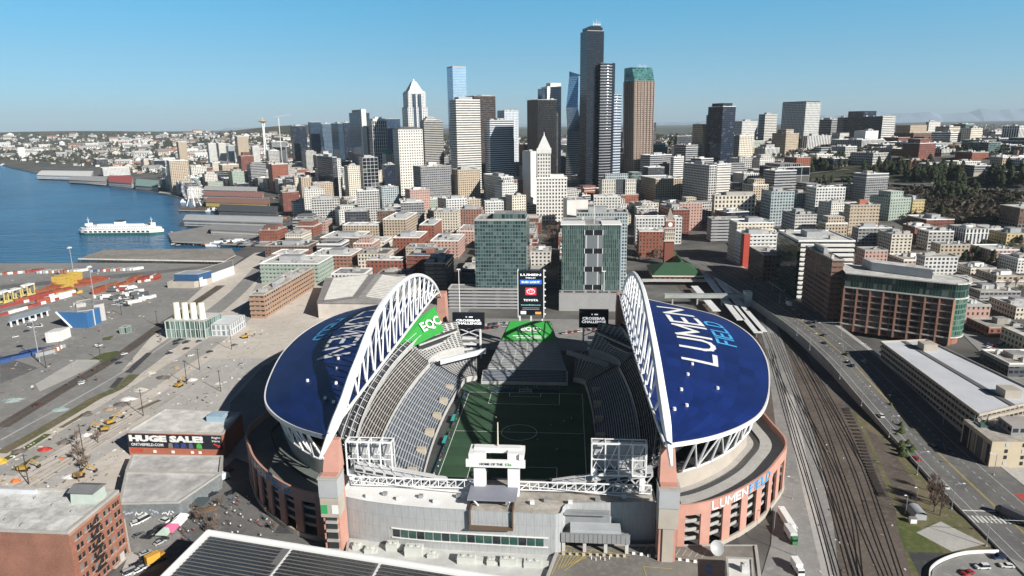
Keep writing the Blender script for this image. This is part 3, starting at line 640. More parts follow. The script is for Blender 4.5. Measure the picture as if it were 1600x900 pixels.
# ---------------- seating
SEATD = mat((.045,.05,.062), .6, noise=.25, scale=.5, name='dark_seat'); SEATB = mat((.06,.085,.13), .55, noise=.25, scale=.5, name='blue_seat'); SEATC = mat((.034,.024,.021), .6, noise=.3, scale=.5, name='brown_seat')
TREAD = mat((.50,.50,.49), .8, noise=.2, scale=.3, name='tread_concrete')
def tier(s, x0, z0, x1, z1, n, y0, y1, seat, bulge=0, name='seating_tier', stripes=.62, shrink=0):
    mb = MB(); ny = 16
    def px_(x, y): t_ = (y-(y0+y1)/2)/((y1-y0)/2); return x - bulge*t_*t_
    ysec = [y0+(y1-y0)*i/ny for i in range(ny+1)]
    for i in range(n):
        xa, xb = x0+(x1-x0)*i/n, x0+(x1-x0)*(i+1)/n; f = i/n
        za, zb = z0+(z1-z0)*(.75*f+.25*f*f), z0+(z1-z0)*(.75*(f+1/n)+.25*(f+1/n)**2)
        sh = shrink*i/n
        for j in range(ny):
            ya, yb = ysec[j], ysec[j+1]
            if j == 0: ya += sh
            if j == ny-1: yb -= sh
            c = [mir((px_(x,y), y, z), s) for x, y, z in ((xa,ya,za),(xb,ya,za),(xb,yb,za),(xa,yb,za))]; mb.face(c, 0)
            r = [mir((px_(xb,y), y, z), s) for y, z in ((ya,za),(yb,za),(yb,zb),(ya,zb))]; mb.face(r, 0)
            w = (xb-xa)*stripes; g0, g1 = ya+.65, yb-.65; h = .55
            a = [mir((px_(x,y), y, za+h), s) for x, y in ((xb-w,g0),(xb,g0),(xb,g1),(xb-w,g1))]; mb.face(a, 1)
            b = [mir((px_(x,y), y, za), s) for x, y in ((xb-w,g0),(xb,g0),(xb,g1),(xb-w,g1))]
            mb.face([b[0],b[3],a[3],a[0]], 1); mb.face([b[0],b[1],a[1],a[0]], 1); mb.face([b[3],b[2],a[2],a[3]], 1)
    # front parapet and end walls
    f0, f1 = mir((x0,y0,0), s), mir((x0,y1,0), s)
    for j in range(ny):
        ya, yb = ysec[j], ysec[j+1]
        c = [mir((px_(x0,y)-.15, y, z), s) for y, z in ((ya,z0-2.2),(yb,z0-2.2),(yb,z0+.9),(ya,z0+.9))]; mb.face(c, 2)
    for y in (y0, y1):
        sh = shrink*(1 if y == y0 else -1); mb.face([mir((px_(x0,y),y,z0-2), s), mir((px_(x1,y),y+sh,z0-2), s), mir((px_(x1,y),y+sh,z1), s), mir((px_(x0,y),y,z0), s)], 3)
    return mb.build(name, [TREAD, seat, TREAD, DARK], st)
for s in (1, -1):
    tier(s, 39, 2.8, 59, 15, 18, -62, 66, SEATB, 3.5)
    tier(s, 58.8, 16.0, 68, 25, 10, -66, 58, SEATC, 4, stripes=.74)
    tier(s, 67.3, 28.5, 90, 40.5, 25, -84, 100, SEATD, 10, shrink=30)
    for y in (-52,-32,-12,8,28,48): k = MB(); k.box(*(sorted((mir((39.2,0,0),s).x, mir((43.5,0,0),s).x))), y-1.6, y+1.6, 2.4, 6.4); k.build('tunnel_head', mat((.50,.45,.36), .85), st)
    # rails along the upper deck front
    k = MB()
    for y in range(-80, 96, 8):
        t_ = (y-8)/92; x = 67-10*t_*t_; k.tube(mir((x,y,28.8),s), mir((x+4,y,31.5),s), .12, n=4)
    for dx, dz in ((0,29.9),(2.4,31.6),(5,33.2)):
        q = [mir((66.8-10*((y-8)/92)**2+dx, y, dz), s) for y in range(-82, 100, 6)]
        for a, b in zip(q[:-1], q[1:]): k.beam(a, b, .25)
    k.build('guard_rail', STEEL, st)
# corner bowls at the north and the low south stand
def fan(cx_, cy_, a0, a1, r0, z0, r1, z1, n, seat):
    mb = MB(); na = 14
    for i in range(n):
        ra, rb = r0+(r1-r0)*i/n, r0+(r1-r0)*(i+1)/n; za, zb = z0+(z1-z0)*i/n, z0+(z1-z0)*(i+1)/n
        for j in range(na):
            t0, t1 = R(a0+(a1-a0)*j/na), R(a0+(a1-a0)*(j+1)/na); P = lambda r, t, z: Vector((cx_+r*math.cos(t), cy_+r*math.sin(t), z))
            mb.face([P(ra,t0,za), P(rb,t0,za), P(rb,t1,za), P(ra,t1,za)]); mb.face([P(rb,t0,za), P(rb,t1,za), P(rb,t1,zb), P(rb,t0,zb)])
            m_ = rb-(rb-ra)*.55; e = .02
            mb.face([P(m_,t0+e,za+.5), P(rb,t0+e,za+.5), P(rb,t1-e,za+.5), P(m_,t1-e,za+.5)], 1); mb.face([P(m_,t0+e,za), P(m_,t1-e,za), P(m_,t1-e,za+.5), P(m_,t0+e,za+.5)], 1)
    for t in (R(a0), R(a1)):
        P = lambda r, z: Vector((cx_+r*math.cos(t), cy_+r*math.sin(t), z)); mb.face([P(r0,0), P(r1,0), P(r1,z1), P(r0,z0)], 2)
    for j in range(na):
        t0, t1 = R(a0+(a1-a0)*j/na), R(a0+(a1-a0)*(j+1)/na); P = lambda r, t, z: Vector((cx_+r*math.cos(t), cy_+r*math.sin(t), z))
        mb.face([P(r1,t0,0), P(r1,t1,0), P(r1,t1,z1), P(r1,t0,z1)], 2); mb.face([P(r0,t0,0), P(r0,t1,0), P(r0,t1,z0+.9), P(r0,t0,z0+.9)], 0)
    return mb.build('seating_tier', [TREAD, seat, DARK], st)
fan(-30, 62, 97, 178, 10, 2.6, 29, 14, 19, SEATD); fan(27, 62, 2, 83, 10, 2.6, 29, 14, 19, SEATD)
fan(-30, 58, 112, 178, 29, 17, 48, 30, 16, SEATD); fan(27, 58, 2, 68, 29, 17, 48, 30, 16, SEATD)
k = MB()
for i in range(8):
    y0 = 66+i*1.1; k.box(-28, 25, y0, y0+1.1, 0, 2.4+i*.55, 0); k.box(-27, 24, y0+.5, y0+1.1, 2.4+i*.55, 2.9+i*.55, 1)
k.build('seating_tier', [TREAD, SEATB], st)
# north bleacher with green banner
nb = MB(); NB0, NB1 = 76, 118
def nbp(t_, a, z_off=0): w = 24.8-10.6*t_; return Vector((-.6+w*(2*a-1), NB0+(NB1-NB0)*t_, 7+18*t_+z_off))
nr = 30
for i in range(nr):
    t0, t1 = i/nr, (i+1)/nr
    for j in range(6):
        a0, a1 = j/6+.006, (j+1)/6-.006
        z = Vector((0,0,18/nr)); P = [nbp(t0,j/6), nbp(t0,(j+1)/6), nbp(t1,(j+1)/6)-z, nbp(t1,j/6)-z]; nb.face(P, 0); nb.face([P[3], P[2], P[2]+z, P[3]+z], 0)
        tm = t0+(t1-t0)*.4; u = Vector((0,0,.35)); nb.face([nbp(tm,a0)+u, nbp(tm,a1)+u, nbp(t1,a1)+u-z*.4, nbp(t1,a0)+u-z*.4], 1); 
for a in (0, 1): nb.face([Vector((nbp(0,a).x, NB0, 0)), Vector((nbp(1,a).x, NB1, 0)), nbp(1,a), nbp(0,a)], 2)
nb.face([Vector((nbp(1,0).x, NB1, 0)), Vector((nbp(1,1).x, NB1, 0)), nbp(1,1), nbp(1,0)], 2); nb.face([Vector((nbp(0,0).x, NB0, 0)), Vector((nbp(0,1).x, NB0, 0)), nbp(0,1), nbp(0,0)], 0)
nbo = nb.build('bleacher', [mat((.50,.51,.52), .6, noise=.15), mat((.33,.34,.355), .5, noise=.2), mat((.05,.055,.065), .8)], st)
GREEN = mat((.04,.33,.06), .6, noise=.06, name='green_banner')
k = MB(); k.face([nbp(.56,.03,.9), nbp(.56,.97,.9), nbp(1,.97,.9), nbp(1,.03,.9)]); ban = k.build('banner', GREEN, nbo)
nrm = Vector((0, NB1-NB0, 18)).normalized()
text('EQC', nbp(.80,.5,.95), (1,0,0), nrm, 11.5, 4.6, WHITE, ban, off=.3, bold=.05)
k = MB(); c0 = nbp(.80,.5,.95); n_ = Vector((1,0,0)).cross(nrm)
for i in range(40):
    t0, t1 = 2*math.pi*i/40, 2*math.pi*(i+1)/40
    E_ = lambda t, r: c0+Vector((1,0,0))*8.0*r*math.cos(t)+nrm*3.8*r*math.sin(t)+n_*.12
    k.face([E_(t0,.93), E_(t1,.93), E_(t1,1), E_(t0,1)])
k.build('oval_outline', WHITE, ban)
k = MB(); 
for zz, w in ((.645,.6),(.605,.45)): k.face([nbp(zz,.5-w/2,1.05), nbp(zz,.5+w/2,1.05), nbp(zz+.018,.5+w/2,1.05), nbp(zz+.018,.5-w/2,1.05)])
k.build('text_line', WHITE, ban)
# green banner on the north corner upper decks
for s in (-1, 1):
    if s < 0:
        c = [g(606,562,27), g(694,517,27), g(679,479,39), g(640,506,39)]; k = MB(); k.face(c); b_ = k.build('banner', GREEN, st)
        text('EQC', c[1]*.42+c[2]*.34+c[0]*.12+c[3]*.12, c[1]-c[0], c[2]-c[1]-(c[1]-c[0])*.1, 21, 8, WHITE, b_, off=.5, bold=.03)
    k = MB(); q = [mir((x,y,z), s) for x, y, z in ((63,66,13),(44,96,13),(44,96,27),(63,66,27))]; k.face(q); k.build('suite_wall', [DARK], st)
    for zz, m_ in ((17, mat((.33,.05,.06), .6, noise=.2)), (21, TREAD), (25, TREAD)):
        k = MB(); q0, q1 = q[0].copy(), q[1].copy(); n0 = (q1-q0).cross(Vector((0,0,1))).normalized(); n0 = n0 if n0.y < 0 else -n0
        q0.z = q1.z = zz; k.beam(q0+n0*.6, q1+n0*.6, .9, .9); k.build('suite_balcony', m_, st)
# ---------------- scoreboard tower and corner boards
LEDB = mat((.012,.014,.02), .35, noise=0, name='screen')
def screen(col, e): 
    m, t, b = _new('lit_screen'); b.inputs['Base Color'].default_value = (*col,1); b.inputs['Emission Color'].default_value = (*col,1); b.inputs['Emission Strength'].default_value = e; b.inputs['Roughness'].default_value = .4; return m
LW = screen((.8,.82,.85), .55); LB = screen((.03,.13,.55), .6); LR = screen((.6,.03,.05), .6); LT = screen((.3,.75,.75), .5)
Yb = 130; tl, tr_, bl_ = at(810,424,Yb), at(848.5,422,Yb), at(811,492,Yb); xw0, xw1, zt, zb = tl.x, tr_.x, tl.z, bl_.z
k = MB(); k.box(xw0, xw1, Yb, Yb+4, zb, zt); sb = k.build('scoreboard_tower', LEDB, st)
k = MB()
for x in (xw0+.6, xw0+(xw1-xw0)*.5, xw1-.6): k.box(x-.5, x+.5, Yb+1, Yb+3, 0, zb)
for x in (xw0-.7, xw1+.2): k.box(x, x+.5, Yb-.1, Yb+4.1, zb-2, zt+1)
for z in [zb+i*(zt-zb)/7 for i in range(8)]: k.box(xw1, xw1+1.8, Yb+.5, Yb+3.5, z, z+.3)
k.build('tower_frame', STEEL, sb)
cxb = (xw0+xw1)/2; wb_ = xw1-xw0; hb = zt-zb; fy = Yb-.02
def panel(z0, z1, m, x0=0, x1=1, par=sb, name='screen_panel', o=.05):
    k = MB(); k.face([(xw0+wb_*x0,fy-o,zb+hb*z0),(xw0+wb_*x1,fy-o,zb+hb*z0),(xw0+wb_*x1,fy-o,zb+hb*z1),(xw0+wb_*x0,fy-o,zb+hb*z1)]); return k.build(name, m, par)
def T(s, z, h, w, m, xo=.5, bold=.02): text(s, (xw0+wb_*xo, fy-.1, zb+hb*z), (1,0,0), (0,0,1), wb_*w, hb*h, m, sb, off=.1, bold=bold)
T('LUMEN', .925, .05, .84, LW, bold=.03); T('FIELD', .855, .028, .4, LW); panel(.71, .81, LB, .06, .94); T('BUD LIGHT', .76, .045, .74, LW, bold=.03)
panel(.46, .63, LR, .28, .72); T('TOYOTA', .345, .05, .6, LW, bold=.03); T('lumenfield.com', .235, .022, .8, LT); 
for z in (.16, .125): panel(z, z+.012, GREY, .15, .85)
panel(.02, .09, LW, .08, .3); panel(.02, .075, screen((.7,.3,.08), .5), .68, .92)
k = MB()
def oval(a, b, cx_, cz_):
    for i in range(28):
        t0, t1 = 2*math.pi*i/28, 2*math.pi*(i+1)/28
        P = lambda t, f: Vector((cxb+(cx_+a*f*math.cos(t))*wb_, fy-.12, zb+hb*.545+(cz_+b*f*math.sin(t))*wb_)); k.face([P(t0,.84), P(t1,.84), P(t1,1), P(t0,1)])
oval(.17,.115,0,0); oval(.055,.11,0,0); oval(.115,.045,0,.055); k.build('logo_mark', LW, sb)
for (a, b, c, d), Y in (((706.5,489,756.5,513), 112), ((905,484,951,512), 116)):
    p, q = at(a,b,Y), at(c,b-1 if a < 800 else b+6,Y); r = at(a,d,Y); h = p.z-r.z
    k = MB(); k.box(p.x, q.x, Y, Y+2.5, p.z-h, p.z); vb = k.build('video_board', LEDB, st)
    cxv = (p.x+q.x)/2; w = q.x-p.x
    text('CROSSBAR', (cxv, Y-.05, p.z-h*.47), (1,0,0), (0,0,1), w*.78, h*.15, LW, vb, bold=.04, off=.1); text('CHALLENGE', (cxv, Y-.05, p.z-h*.66), (1,0,0), (0,0,1), w*.82, h*.15, LW, vb, bold=.04, off=.1)
    for dx, dz in ((-.08,.24),(.02,.24)):
        e = MB(); e.box(cxv+w*dx, cxv+w*(dx+(.04 if dx < 0 else .12)), Y-.1, Y-.02, p.z-h*(dz+.04), p.z-h*(dz-.02)); e.build('screen_mark', LW, vb)
    k = MB()
    for x in (p.x+3, q.x-3): k.box(x-.6, x+.6, Y+.5, Y+2, 0, p.z-h)
    k.beam((p.x+3,Y+1.2,p.z-h), (q.x-3,Y+1.2,p.z-h-6), .5); k.beam((q.x-3,Y+1.2,p.z-h), (p.x+3,Y+1.2,p.z-h-6), .5)
    for z in (6, 10, 14): k.box(p.x+6, q.x-6, Y+.2, Y+6, z, z+.6)
    k.build('board_stand', STEEL, vb)
# ribbon boards at the foot of the west and north stands
for s, x in ((1,54),(-1,54)):
    k = MB(); c = [mir(p, s) for p in ((49,62,14),(24,84,14),(24,84,17),(49,62,17))]; k.face(c)
    d = [p+Vector((0,2.2,0)) for p in c]; k.face(d); k.face([c[3],c[2],d[2],d[3]]); 
    rb = k.build('ribbon_board', mat((.62,.68,.74) if s < 0 else (.22,.24,.28), .5, noise=.05), st)
# ---------------- south end: concourse, gate, frames
SF = resample(smooth_line([(-61,-98,0),(-48,-101.5,0),(-30,-104,0),(-9,-105,0),(18,-105.7,0),(22.5,-105,0),(25,-98.5,0),(40,-97,0),(57.5,-95,0)], 6), 60)
k = MB(); k2 = MB()
for i in range(59):
    a, b = SF[i], SF[i+1]; zt_ = 19.5
    k.face([a, b, b+Vector((0,0,zt_)), a+Vector((0,0,zt_))], 0, [(i*1.,0),(i+1.,0),(i+1.,1),(i*1.,1)])
    ia, ib_ = Vector((a.x,-82,zt_)), Vector((b.x,-82,zt_)); m_ = 1 if a.x < -11 else 2
    k.face([a+Vector((0,0,zt_-.6)), b+Vector((0,0,zt_-.6)), ib_-Vector((0,0,.6)), ia-Vector((0,0,.6))], m_)
    k.face([ia, ib_, Vector((b.x,-82,3)), Vector((a.x,-82,3))], 3)
sc = k.build('south_concourse', [clad(), WHITE, ROOFT, DARK], st)
for q in (SF[0], SF[-1]): k = MB(); k.face([(q.x,q.y,0),(q.x,-82,0),(q.x,-82,19.5),(q.x,q.y,19.5)]); k.build('side_wall', METALP, sc)
ws = 18
for i in range(ws):
    a = lerp_curve(SF, .175+.455*i/ws); b = lerp_curve(SF, .175+.455*(i+.86)/ws); o = Vector((0,-.15,0))
    w = MB(); w.face([a+o+Vector((0,0,6.2)), b+o+Vector((0,0,6.2)), b+o+Vector((0,0,9.6)), a+o+Vector((0,0,9.6))]); w.build('window', mat((.03,.09,.075), .08, noise=0, spec=.7, name='green_glass') if i % 3 else GLASSD, sc)
w = MB()
for z in (5.9, 9.7):
    for i in range(40):
        a, b = lerp_curve(SF, .17+.47*i/40), lerp_curve(SF, .17+.47*(i+1)/40); w.beam(a+Vector((0,-.2,z)), b+Vector((0,-.2,z)), .35)
w.build('window_frame', WHITE, sc)
# notch + gate
k = MB(); k.box(-10.5, 5.5, -107.5, -95, 13, 13.4); k.box(-10.5,-10,-106.5,-95,13.4,20); k.box(5,5.5,-106.5,-95,13.4,20); k.build('terrace', WOOD, sc)
gate = MB(); Yg = -92
for x0 in (-10.2, 2.6): gate.prism([(x0,Yg-2),(x0+4.2,Yg-2),(x0+4.2,Yg+2),(x0,Yg+2)], 18, 36, poly1=[(x0-.1,Yg-1),(x0+4.3,Yg-1),(x0+4.3,Yg+3),(x0-.1,Yg+3)])
gate.box(-13, 9.2, Yg-2.6, Yg-1.4, 31, 33.8); gate.box(-10.5, 7.3, Yg+2, Yg+5, 34.6, 36.6); gate.box(-12,-10.2,Yg-2,Yg+6,34,36); gate.box(6.9,8.7,Yg-2,Yg+6,34,36)
gt_ = gate.build('gate_frame', WHITE, sc)
text('HOME OF THE', (-3.4, Yg-2.7, 32.4), (1,0,0), (0,0,1), 8.6, 1.0, mat((.02,.025,.05), .5, noise=0), gt_, bold=.02); text('12s', (3.0, Yg-2.7, 32.4), (1,0,0), (0,0,1), 2.2, 1.1, mat((.10,.38,.06), .5, noise=0), gt_, bold=.03)
k = MB(); k.box(-11.6, 6.4, -103, -92.5, 22, 22.6); cn = k.build('canopy', mat((.25,.26,.31), .6, noise=.08), sc)
k = MB()
for x in (-9, 4): k.tube((x,-103,22), (x+ (3 if x<0 else -3),-97,13.4), .35, n=6)
k.build('canopy_brace', STEEL, cn)
for px0, px1, py0, py1, Y in ((540,611,690,722,-86),(925,1011,693,722,-88)):
    a, b, c = at(px0,py0+4,Y), at(px1,py0,Y), at(px0,py1+20,Y); z1, z0 = max(a.z,b.z)-.5, c.z; xs = [a.x+(b.x-a.x)*i/4 for i in range(5)]
    k = MB()
    for i, x in enumerate(xs):
        for dy in (0, 4): k.beam((x,Y+dy,z0), (x,Y+dy,z1), .5-.05*dy)
        k.beam((x,Y,z1),(x,Y+4,z1),.5)
    for z in (z0, (z0+z1)/2, z1):
        for dy in (0, 4): k.beam((xs[0],Y+dy,z), (xs[-1],Y+dy,z), .6-.07*dy if z != (z0+z1)/2 else .3)
    for i in range(4): k.beam((xs[i],Y+2,z0), (xs[i+1],Y+2,z1), .3); k.beam((xs[i+1],Y+2,z0), (xs[i],Y+2,(z0+z1)/2), .3)
    k.box(xs[0]+.5, xs[-1]-.5, Y+4.2, Y+5.5, z0+1, z1-1, 1)
    fr = k.build('scoreboard_frame', [STEEL, GREY], st)
    for x in (xs[0]+1.2, xs[-1]-1.2):
        q = MB(); q.box(x-1, x+1, Y+.5, Y+3, 19, z0+2); q.build('leg', STEEL, fr)
# truss decks either side of the gate carrying the ends of the stands
for x0, x1, zd0, zd1 in ((-58,-22,26,20),(19,57,20.5,27.5)):
    k = MB(); n = 9
    P = lambda t, y, z: Vector((x0+(x1-x0)*t, y, z+zd0+(zd1-zd0)*t))
    for i in range(n):
        t0, t1 = i/n, (i+1)/n
        k.face([P(t0,-88,0),P(t1,-88,0),P(t1,-83.5,.5),P(t0,-83.5,.5)], 0); k.face([P(t0,-88,-2),P(t1,-88,-2),P(t1,-88,0),P(t0,-88,0)], 0)
        for a, b in ((t0,t1),): k.beam(P(a,-87,-2), Vector((P(b,-87,0).x,-87,19.2)), .5, mi=0); k.beam(P(b,-87,-2), Vector((P(a,-87,0).x,-87,19.2)), .5, mi=0)
        k.face([P(t0+.01,-88.05,-1.5),P(t1-.02,-88.05,-1.5),P(t1-.02,-88.05,-.5),P(t0+.01,-88.05,-.5)], 1)
        k.beam(P(t0,-88,0), P(t0,-88,2.2), .2); 
    k.beam(P(0,-88,2.2), P(1,-88,2.2), .25); k.build('stand_deck', [mat((.5,.51,.52), .6, noise=.15), DARK], st)
k = MB()
for i in range(10): k.box(-34, 31, -66-i*1.5, -64.5-i*1.5, 0, 1.5+i*.6)
k.build('seating_tier', SEATD, st)
k = MB()
for x0, x1 in ((-58,-11),(7,56)):
    n = 14
    for i in range(n):
        xa, xb = x0+(x1-x0)*i/n, x0+(x1-x0)*(i+1)/n; k.tube((xa,-91,20), (xb,-91,23.5), .22, n=5); k.tube((xb,-91,20), (xb,-91,23.5), .2, n=5)
    k.tube((x0,-91,20.1),(x1,-91,20.1),.25,n=6); k.tube((x0,-91,23.5),(x1,-91,23.5),.3,n=6); k.tube((x0,-91,22),(x1,-94,19.6),.2,n=5)
k.build('truss', STEEL, st)
for i, (x, y) in enumerate(((-50,-98),(-44,-96),(-38,-99),(-30,-97),(-24,-100),(-16,-96),(12,-99),(17,-97),(26,-98),(36,-95),(46,-93))):
    q = MB(); q.box(x-.8, x+.8, y-.7, y+.7, 19.2, 20.3); q.build('roof_unit', METAL if i % 2 else WHITE, sc)
# ---------------- pitch
TURF = ground_mat('turf', (.034,.078,.044), (.044,.094,.052), (.038,.086,.048), .05, .8)
def turf():
    t = TURF.node_tree; b = t.nodes['Principled BSDF']; src = b.inputs['Base Color'].links[0].from_socket
    tc = t.nodes.new('ShaderNodeTexCoord'); sp = t.nodes.new('ShaderNodeSeparateXYZ'); t.links.new(tc.outputs['Object'], sp.inputs[0])
    st_ = _math(t, 'LESS_THAN', _math(t, 'FRACT', _math(t, 'DIVIDE', sp.outputs[1], 18.2)), .5)
    t.links.new(_mix(t, 1.0, src, _math(t, 'ADD', _math(t, 'MULTIPLY', st_, .16), .92), 'MULTIPLY'), b.inputs['Base Color'])
turf()
zone('pitch', [(-38,-64),(38,-64),(38,68),(-38,68)], TURF, z=.35, px=False, label='green striped turf with white soccer lines')
zone('stadium_floor', [(-90,-95),(90,-95),(90,130),(-90,130)], ASPHD, z=.25, px=False)
k = MB(); z = .40; LN = .14
def pl(x0, y0, x1, y1): k.strip([(x0,y0),(x1,y1)], .28, z)
for a in ((-33.5,-53,33.5,-53),(-33.5,53,33.5,53),(-33.5,-53,-33.5,53),(33.5,-53,33.5,53),(-33.5,0,33.5,0)): pl(*a)
for sg in (-1, 1):
    for w, d in ((20.15,16.5),(9.15,5.5)): pl(-w,53*sg,-w,(53-d)*sg); pl(w,53*sg,w,(53-d)*sg); pl(-w,(53-d)*sg,w,(53-d)*sg)
k.strip([(9.15*math.cos(2*math.pi*i/48), 9.15*math.sin(2*math.pi*i/48)) for i in range(49)], .28, z)
tag(k.build('pitch_line', mat((.75,.76,.75), .8, noise=.1)), kind='structure')
def goal(y, sg):
    k = MB(); a, b = Vector((-3.66,y,.4)), Vector((3.66,y,.4)); u = Vector((0,0,2.44)); bk = Vector((0,2.2*sg,0))
    for p, q in ((a,a+u),(b,b+u),(a+u,b+u),(a+bk,b+bk),(a,a+bk),(b,b+bk),(a+u,a+bk),(b+u,b+bk)): k.tube(p, q, .1, n=6)
    return k
for y, sg, lb in ((53,1,'white soccer goal at the far end of the pitch'), (-53,-1,'white soccer goal at the near end of the pitch')):
    gl_ = empty('soccer_goal', (0,y,.4), lb, 'goal', 'soccer goals on the pitch'); goal(y, sg).build('goal_frame', WHITE, gl_)
    n = MB()
    for i in range(13): x = -3.66+i*.61; n.beam((x,y,2.8), (x,y+2.2*sg,.45), .03)
    for i in range(5): t_ = i/4; n.beam((-3.66,y+2.2*sg*t_,2.8-2.4*t_), (3.66,y+2.2*sg*t_,2.8-2.4*t_), .03)
    n.build('net', WHITE, gl_)
gp_ = empty('flag_pole', (-4,-88,36.6), 'tall pale pole rising from the top of the white gate frame', 'pole'); k = MB(); pb, pt = at(778,702,-88), at(777.5,660,-88); k.tube((pb.x,-88,36.6), (pt.x,-88,pt.z), .28, .2, 6); k.build('pole', mat((.75,.72,.55), .5, noise=0), gp_)
k = MB(); k.tube((pb.x,-88,36.5), (pb.x,-88,37), .5, .5, 6); k.build('pole_base', CONC, gp_)
# advertising boards
for pts, lb in (([(-20,56,0),(20,56,0)], 'dark blue advertising board behind the far goal'), ([(-36,-50,0),(-36,-3,0)], 'low board strip along the left touchline nearer the camera'), ([(-36,3,0),(-36,52,0)], 'low board strip along the left touchline farther away')):
    k = MB(); a, b = Vector(pts[0]), Vector(pts[1]); k.beam(a+Vector((0,0,.9)), b+Vector((0,0,.9)), .25, 1.0); tag(k.build('advertising_board', mat((.03,.05,.16), .5, noise=.3, scale=.3)), lb, 'advertising board')
# ================================================================== CITY BUILDINGS
ST = {
 'navy': fac((.035,.04,.055),(.016,.028,.055),.94,.82,.3,.1,.5), 'blue': fac((.16,.20,.25),(.13,.22,.33),.92,.8,.65,.1,.5), 'pale': fac((.42,.48,.54),(.40,.52,.64),.95,.85,.7,.12,.25),
 'black': fac((.016,.015,.016),(.007,.008,.011),.62,1.0,0,.2,.04), 'brown': fac((.085,.066,.058),(.02,.02,.024),1.0,.5,0,.15,.4), 'hwhite': fac((.64,.62,.585),(.045,.05,.06),1.0,.44,0,.15,.5),
 'hgrey': fac((.34,.34,.345),(.03,.035,.045),1.0,.5,0,.12,.5), 'vwhite': fac((.66,.65,.63),(.04,.045,.055),.52,1.0,0,.15,.5), 'punchw': fac((.60,.58,.54),(.035,.037,.042),.5,.52,0,.15,.6),
 'punchc': fac(CREAM,(.035,.032,.03),.48,.54,0,.15,.6), 'puncht': fac(TAN,(.035,.032,.03),.5,.52,0,.15,.6), 'brick': fac(BRICK,(.045,.045,.05),.42,.5,0,.15,.7,(.20,.085,.06)), 'rbrick': fac((.20,.075,.055),(.04,.042,.05),.5,.5,0,.15,.7),
 'bbrick': fac((.15,.095,.07),(.04,.042,.05),.45,.5,0,.15,.7), 'conc': fac((.44,.43,.41),(.035,.04,.045),.6,.5,0,.15,.6), 'concg': fac((.52,.51,.49),(.03,.035,.04),.7,.6,0,.12,.5), 'grey': fac((.26,.26,.265),(.03,.035,.045),.75,.45,0,.12,.8),
 'dgrey': fac((.085,.09,.10),(.025,.03,.04),.75,.55,0,.12,.9), 'teal': fac((.115,.16,.16),(.055,.11,.115),.8,.72,.3,.1,1.1), 'tealw': fac((.42,.46,.47),(.10,.16,.18),.7,.66,.3,.1,.9), 'whiteg': fac((.62,.62,.60),(.05,.055,.06),.6,.55,0,.12,.7),
 'vbrick': fac((.30,.16,.12),(.05,.05,.055),.45,.6,0,.15,.6), 'brownt': fac((.33,.245,.195),(.045,.04,.042),.7,.46,0,.15,.4), 'blank': mat((.68,.67,.64), .8, noise=.12, scale=.06), 'blankd': mat((.12,.12,.125), .8, noise=.12, scale=.06), 'green': fac((.32,.38,.33),(.05,.06,.06),.4,.5,0,.15,.6),
 'yellow': fac((.52,.42,.22),(.05,.045,.04),.4,.45,0,.15,.6), 'orange': fac((.50,.30,.13),(.05,.045,.04),.45,.5,0,.15,.6), 'pink': fac((.46,.30,.255),(.05,.045,.045),.4,.5,0,.15,.6), 'vgrey': fac((.48,.48,.47),(.05,.055,.065),.5,1.0,0,.15,.4),
 'sky': fac((.30,.36,.42),(.26,.38,.50),.9,.86,.8,.08,.35), 'mull': fac((.62,.63,.63),(.012,.016,.022),.93,.92,0,.08,.7), 'mull2': fac((.5,.51,.51),(.010,.013,.018),.96,.95,0,.08,.7), 'sblue': fac((.06,.09,.13),(.05,.10,.17),.94,.86,.6,.08,.4)}
RFS = {'w': ROOFW, 'g': ROOFG, 'd': ROOFD, 't': ROOFT}
ANCH = []; USED = {}; FOOT = []
UNIT = []
for _i, (_w, _d, _h) in enumerate(((3,2.2,1.6),(5,3,2.2),(2,2,2.6),(7,4,3.0))):
    _k = MB(); _k.box(-_w/2,_w/2,-_d/2,_d/2,0,_h); _k.tube((0,0,_h),(0,0,_h+.5),min(_w,_d)*.3,n=8); _o = _k.build('roof_unit', [METAL, GREY, mat((.55,.55,.54), .6), CONC][_i]); UNIT.append(_o.data); bpy.data.objects.remove(_o)
def uniq(lb):
    assert lb not in USED, lb
    USED[lb] = 1; return lb
def rect_from_px(xl, xm, xr, yt, Y, rot, E=False, dep=None):
    P = at(xm, yt, Y); r = R(rot); eu = Vector((math.cos(r), math.sin(r), 0)); ev = Vector((-math.sin(r), math.cos(r), 0))
    def solve(px, e):
        d = P-CAMLOC; t_ = (px-800)/FPX; X, Z = d.dot(CR), d.dot(CF); q = e.dot(CR)-t_*e.dot(CF)
        return (t_*Z-X)/q if abs(q) > 1e-5 else 999
    if not E:
        a = solve(xr, eu); b = solve(xl, ev) if xl != xm else (dep or a*.8)
        if dep: b = dep
        a = min(160, max(6, a)); b = b if 5 < b < 110 else (dep or min(60, max(15, a*.7)))
        poly = [P, P+eu*a, P+eu*a+ev*b, P+ev*b]
    else:
        a = solve(xl, -eu); b = solve(xr, ev) if xr != xm else (dep or a*.8)
        if dep: b = dep
        a = min(160, max(6, a)); b = b if 5 < b < 130 else min(60, max(15, a*.7))
        poly = [P-eu*a, P, P+ev*b, P-eu*a+ev*b]
    return [(p.x, p.y) for p in poly], P.z, eu, ev
def in_foot(x, y, m=0):
    for P, cx_, cy_, rr in FOOT:
        if (x-cx_)**2+(y-cy_)**2 > (rr+m)**2: continue
        if in_poly(x, y, [(cx_+(p[0]-cx_)*(1+m/max(5, rr)), cy_+(p[1]-cy_)*(1+m/max(5, rr))) for p in P]): return True
    return False
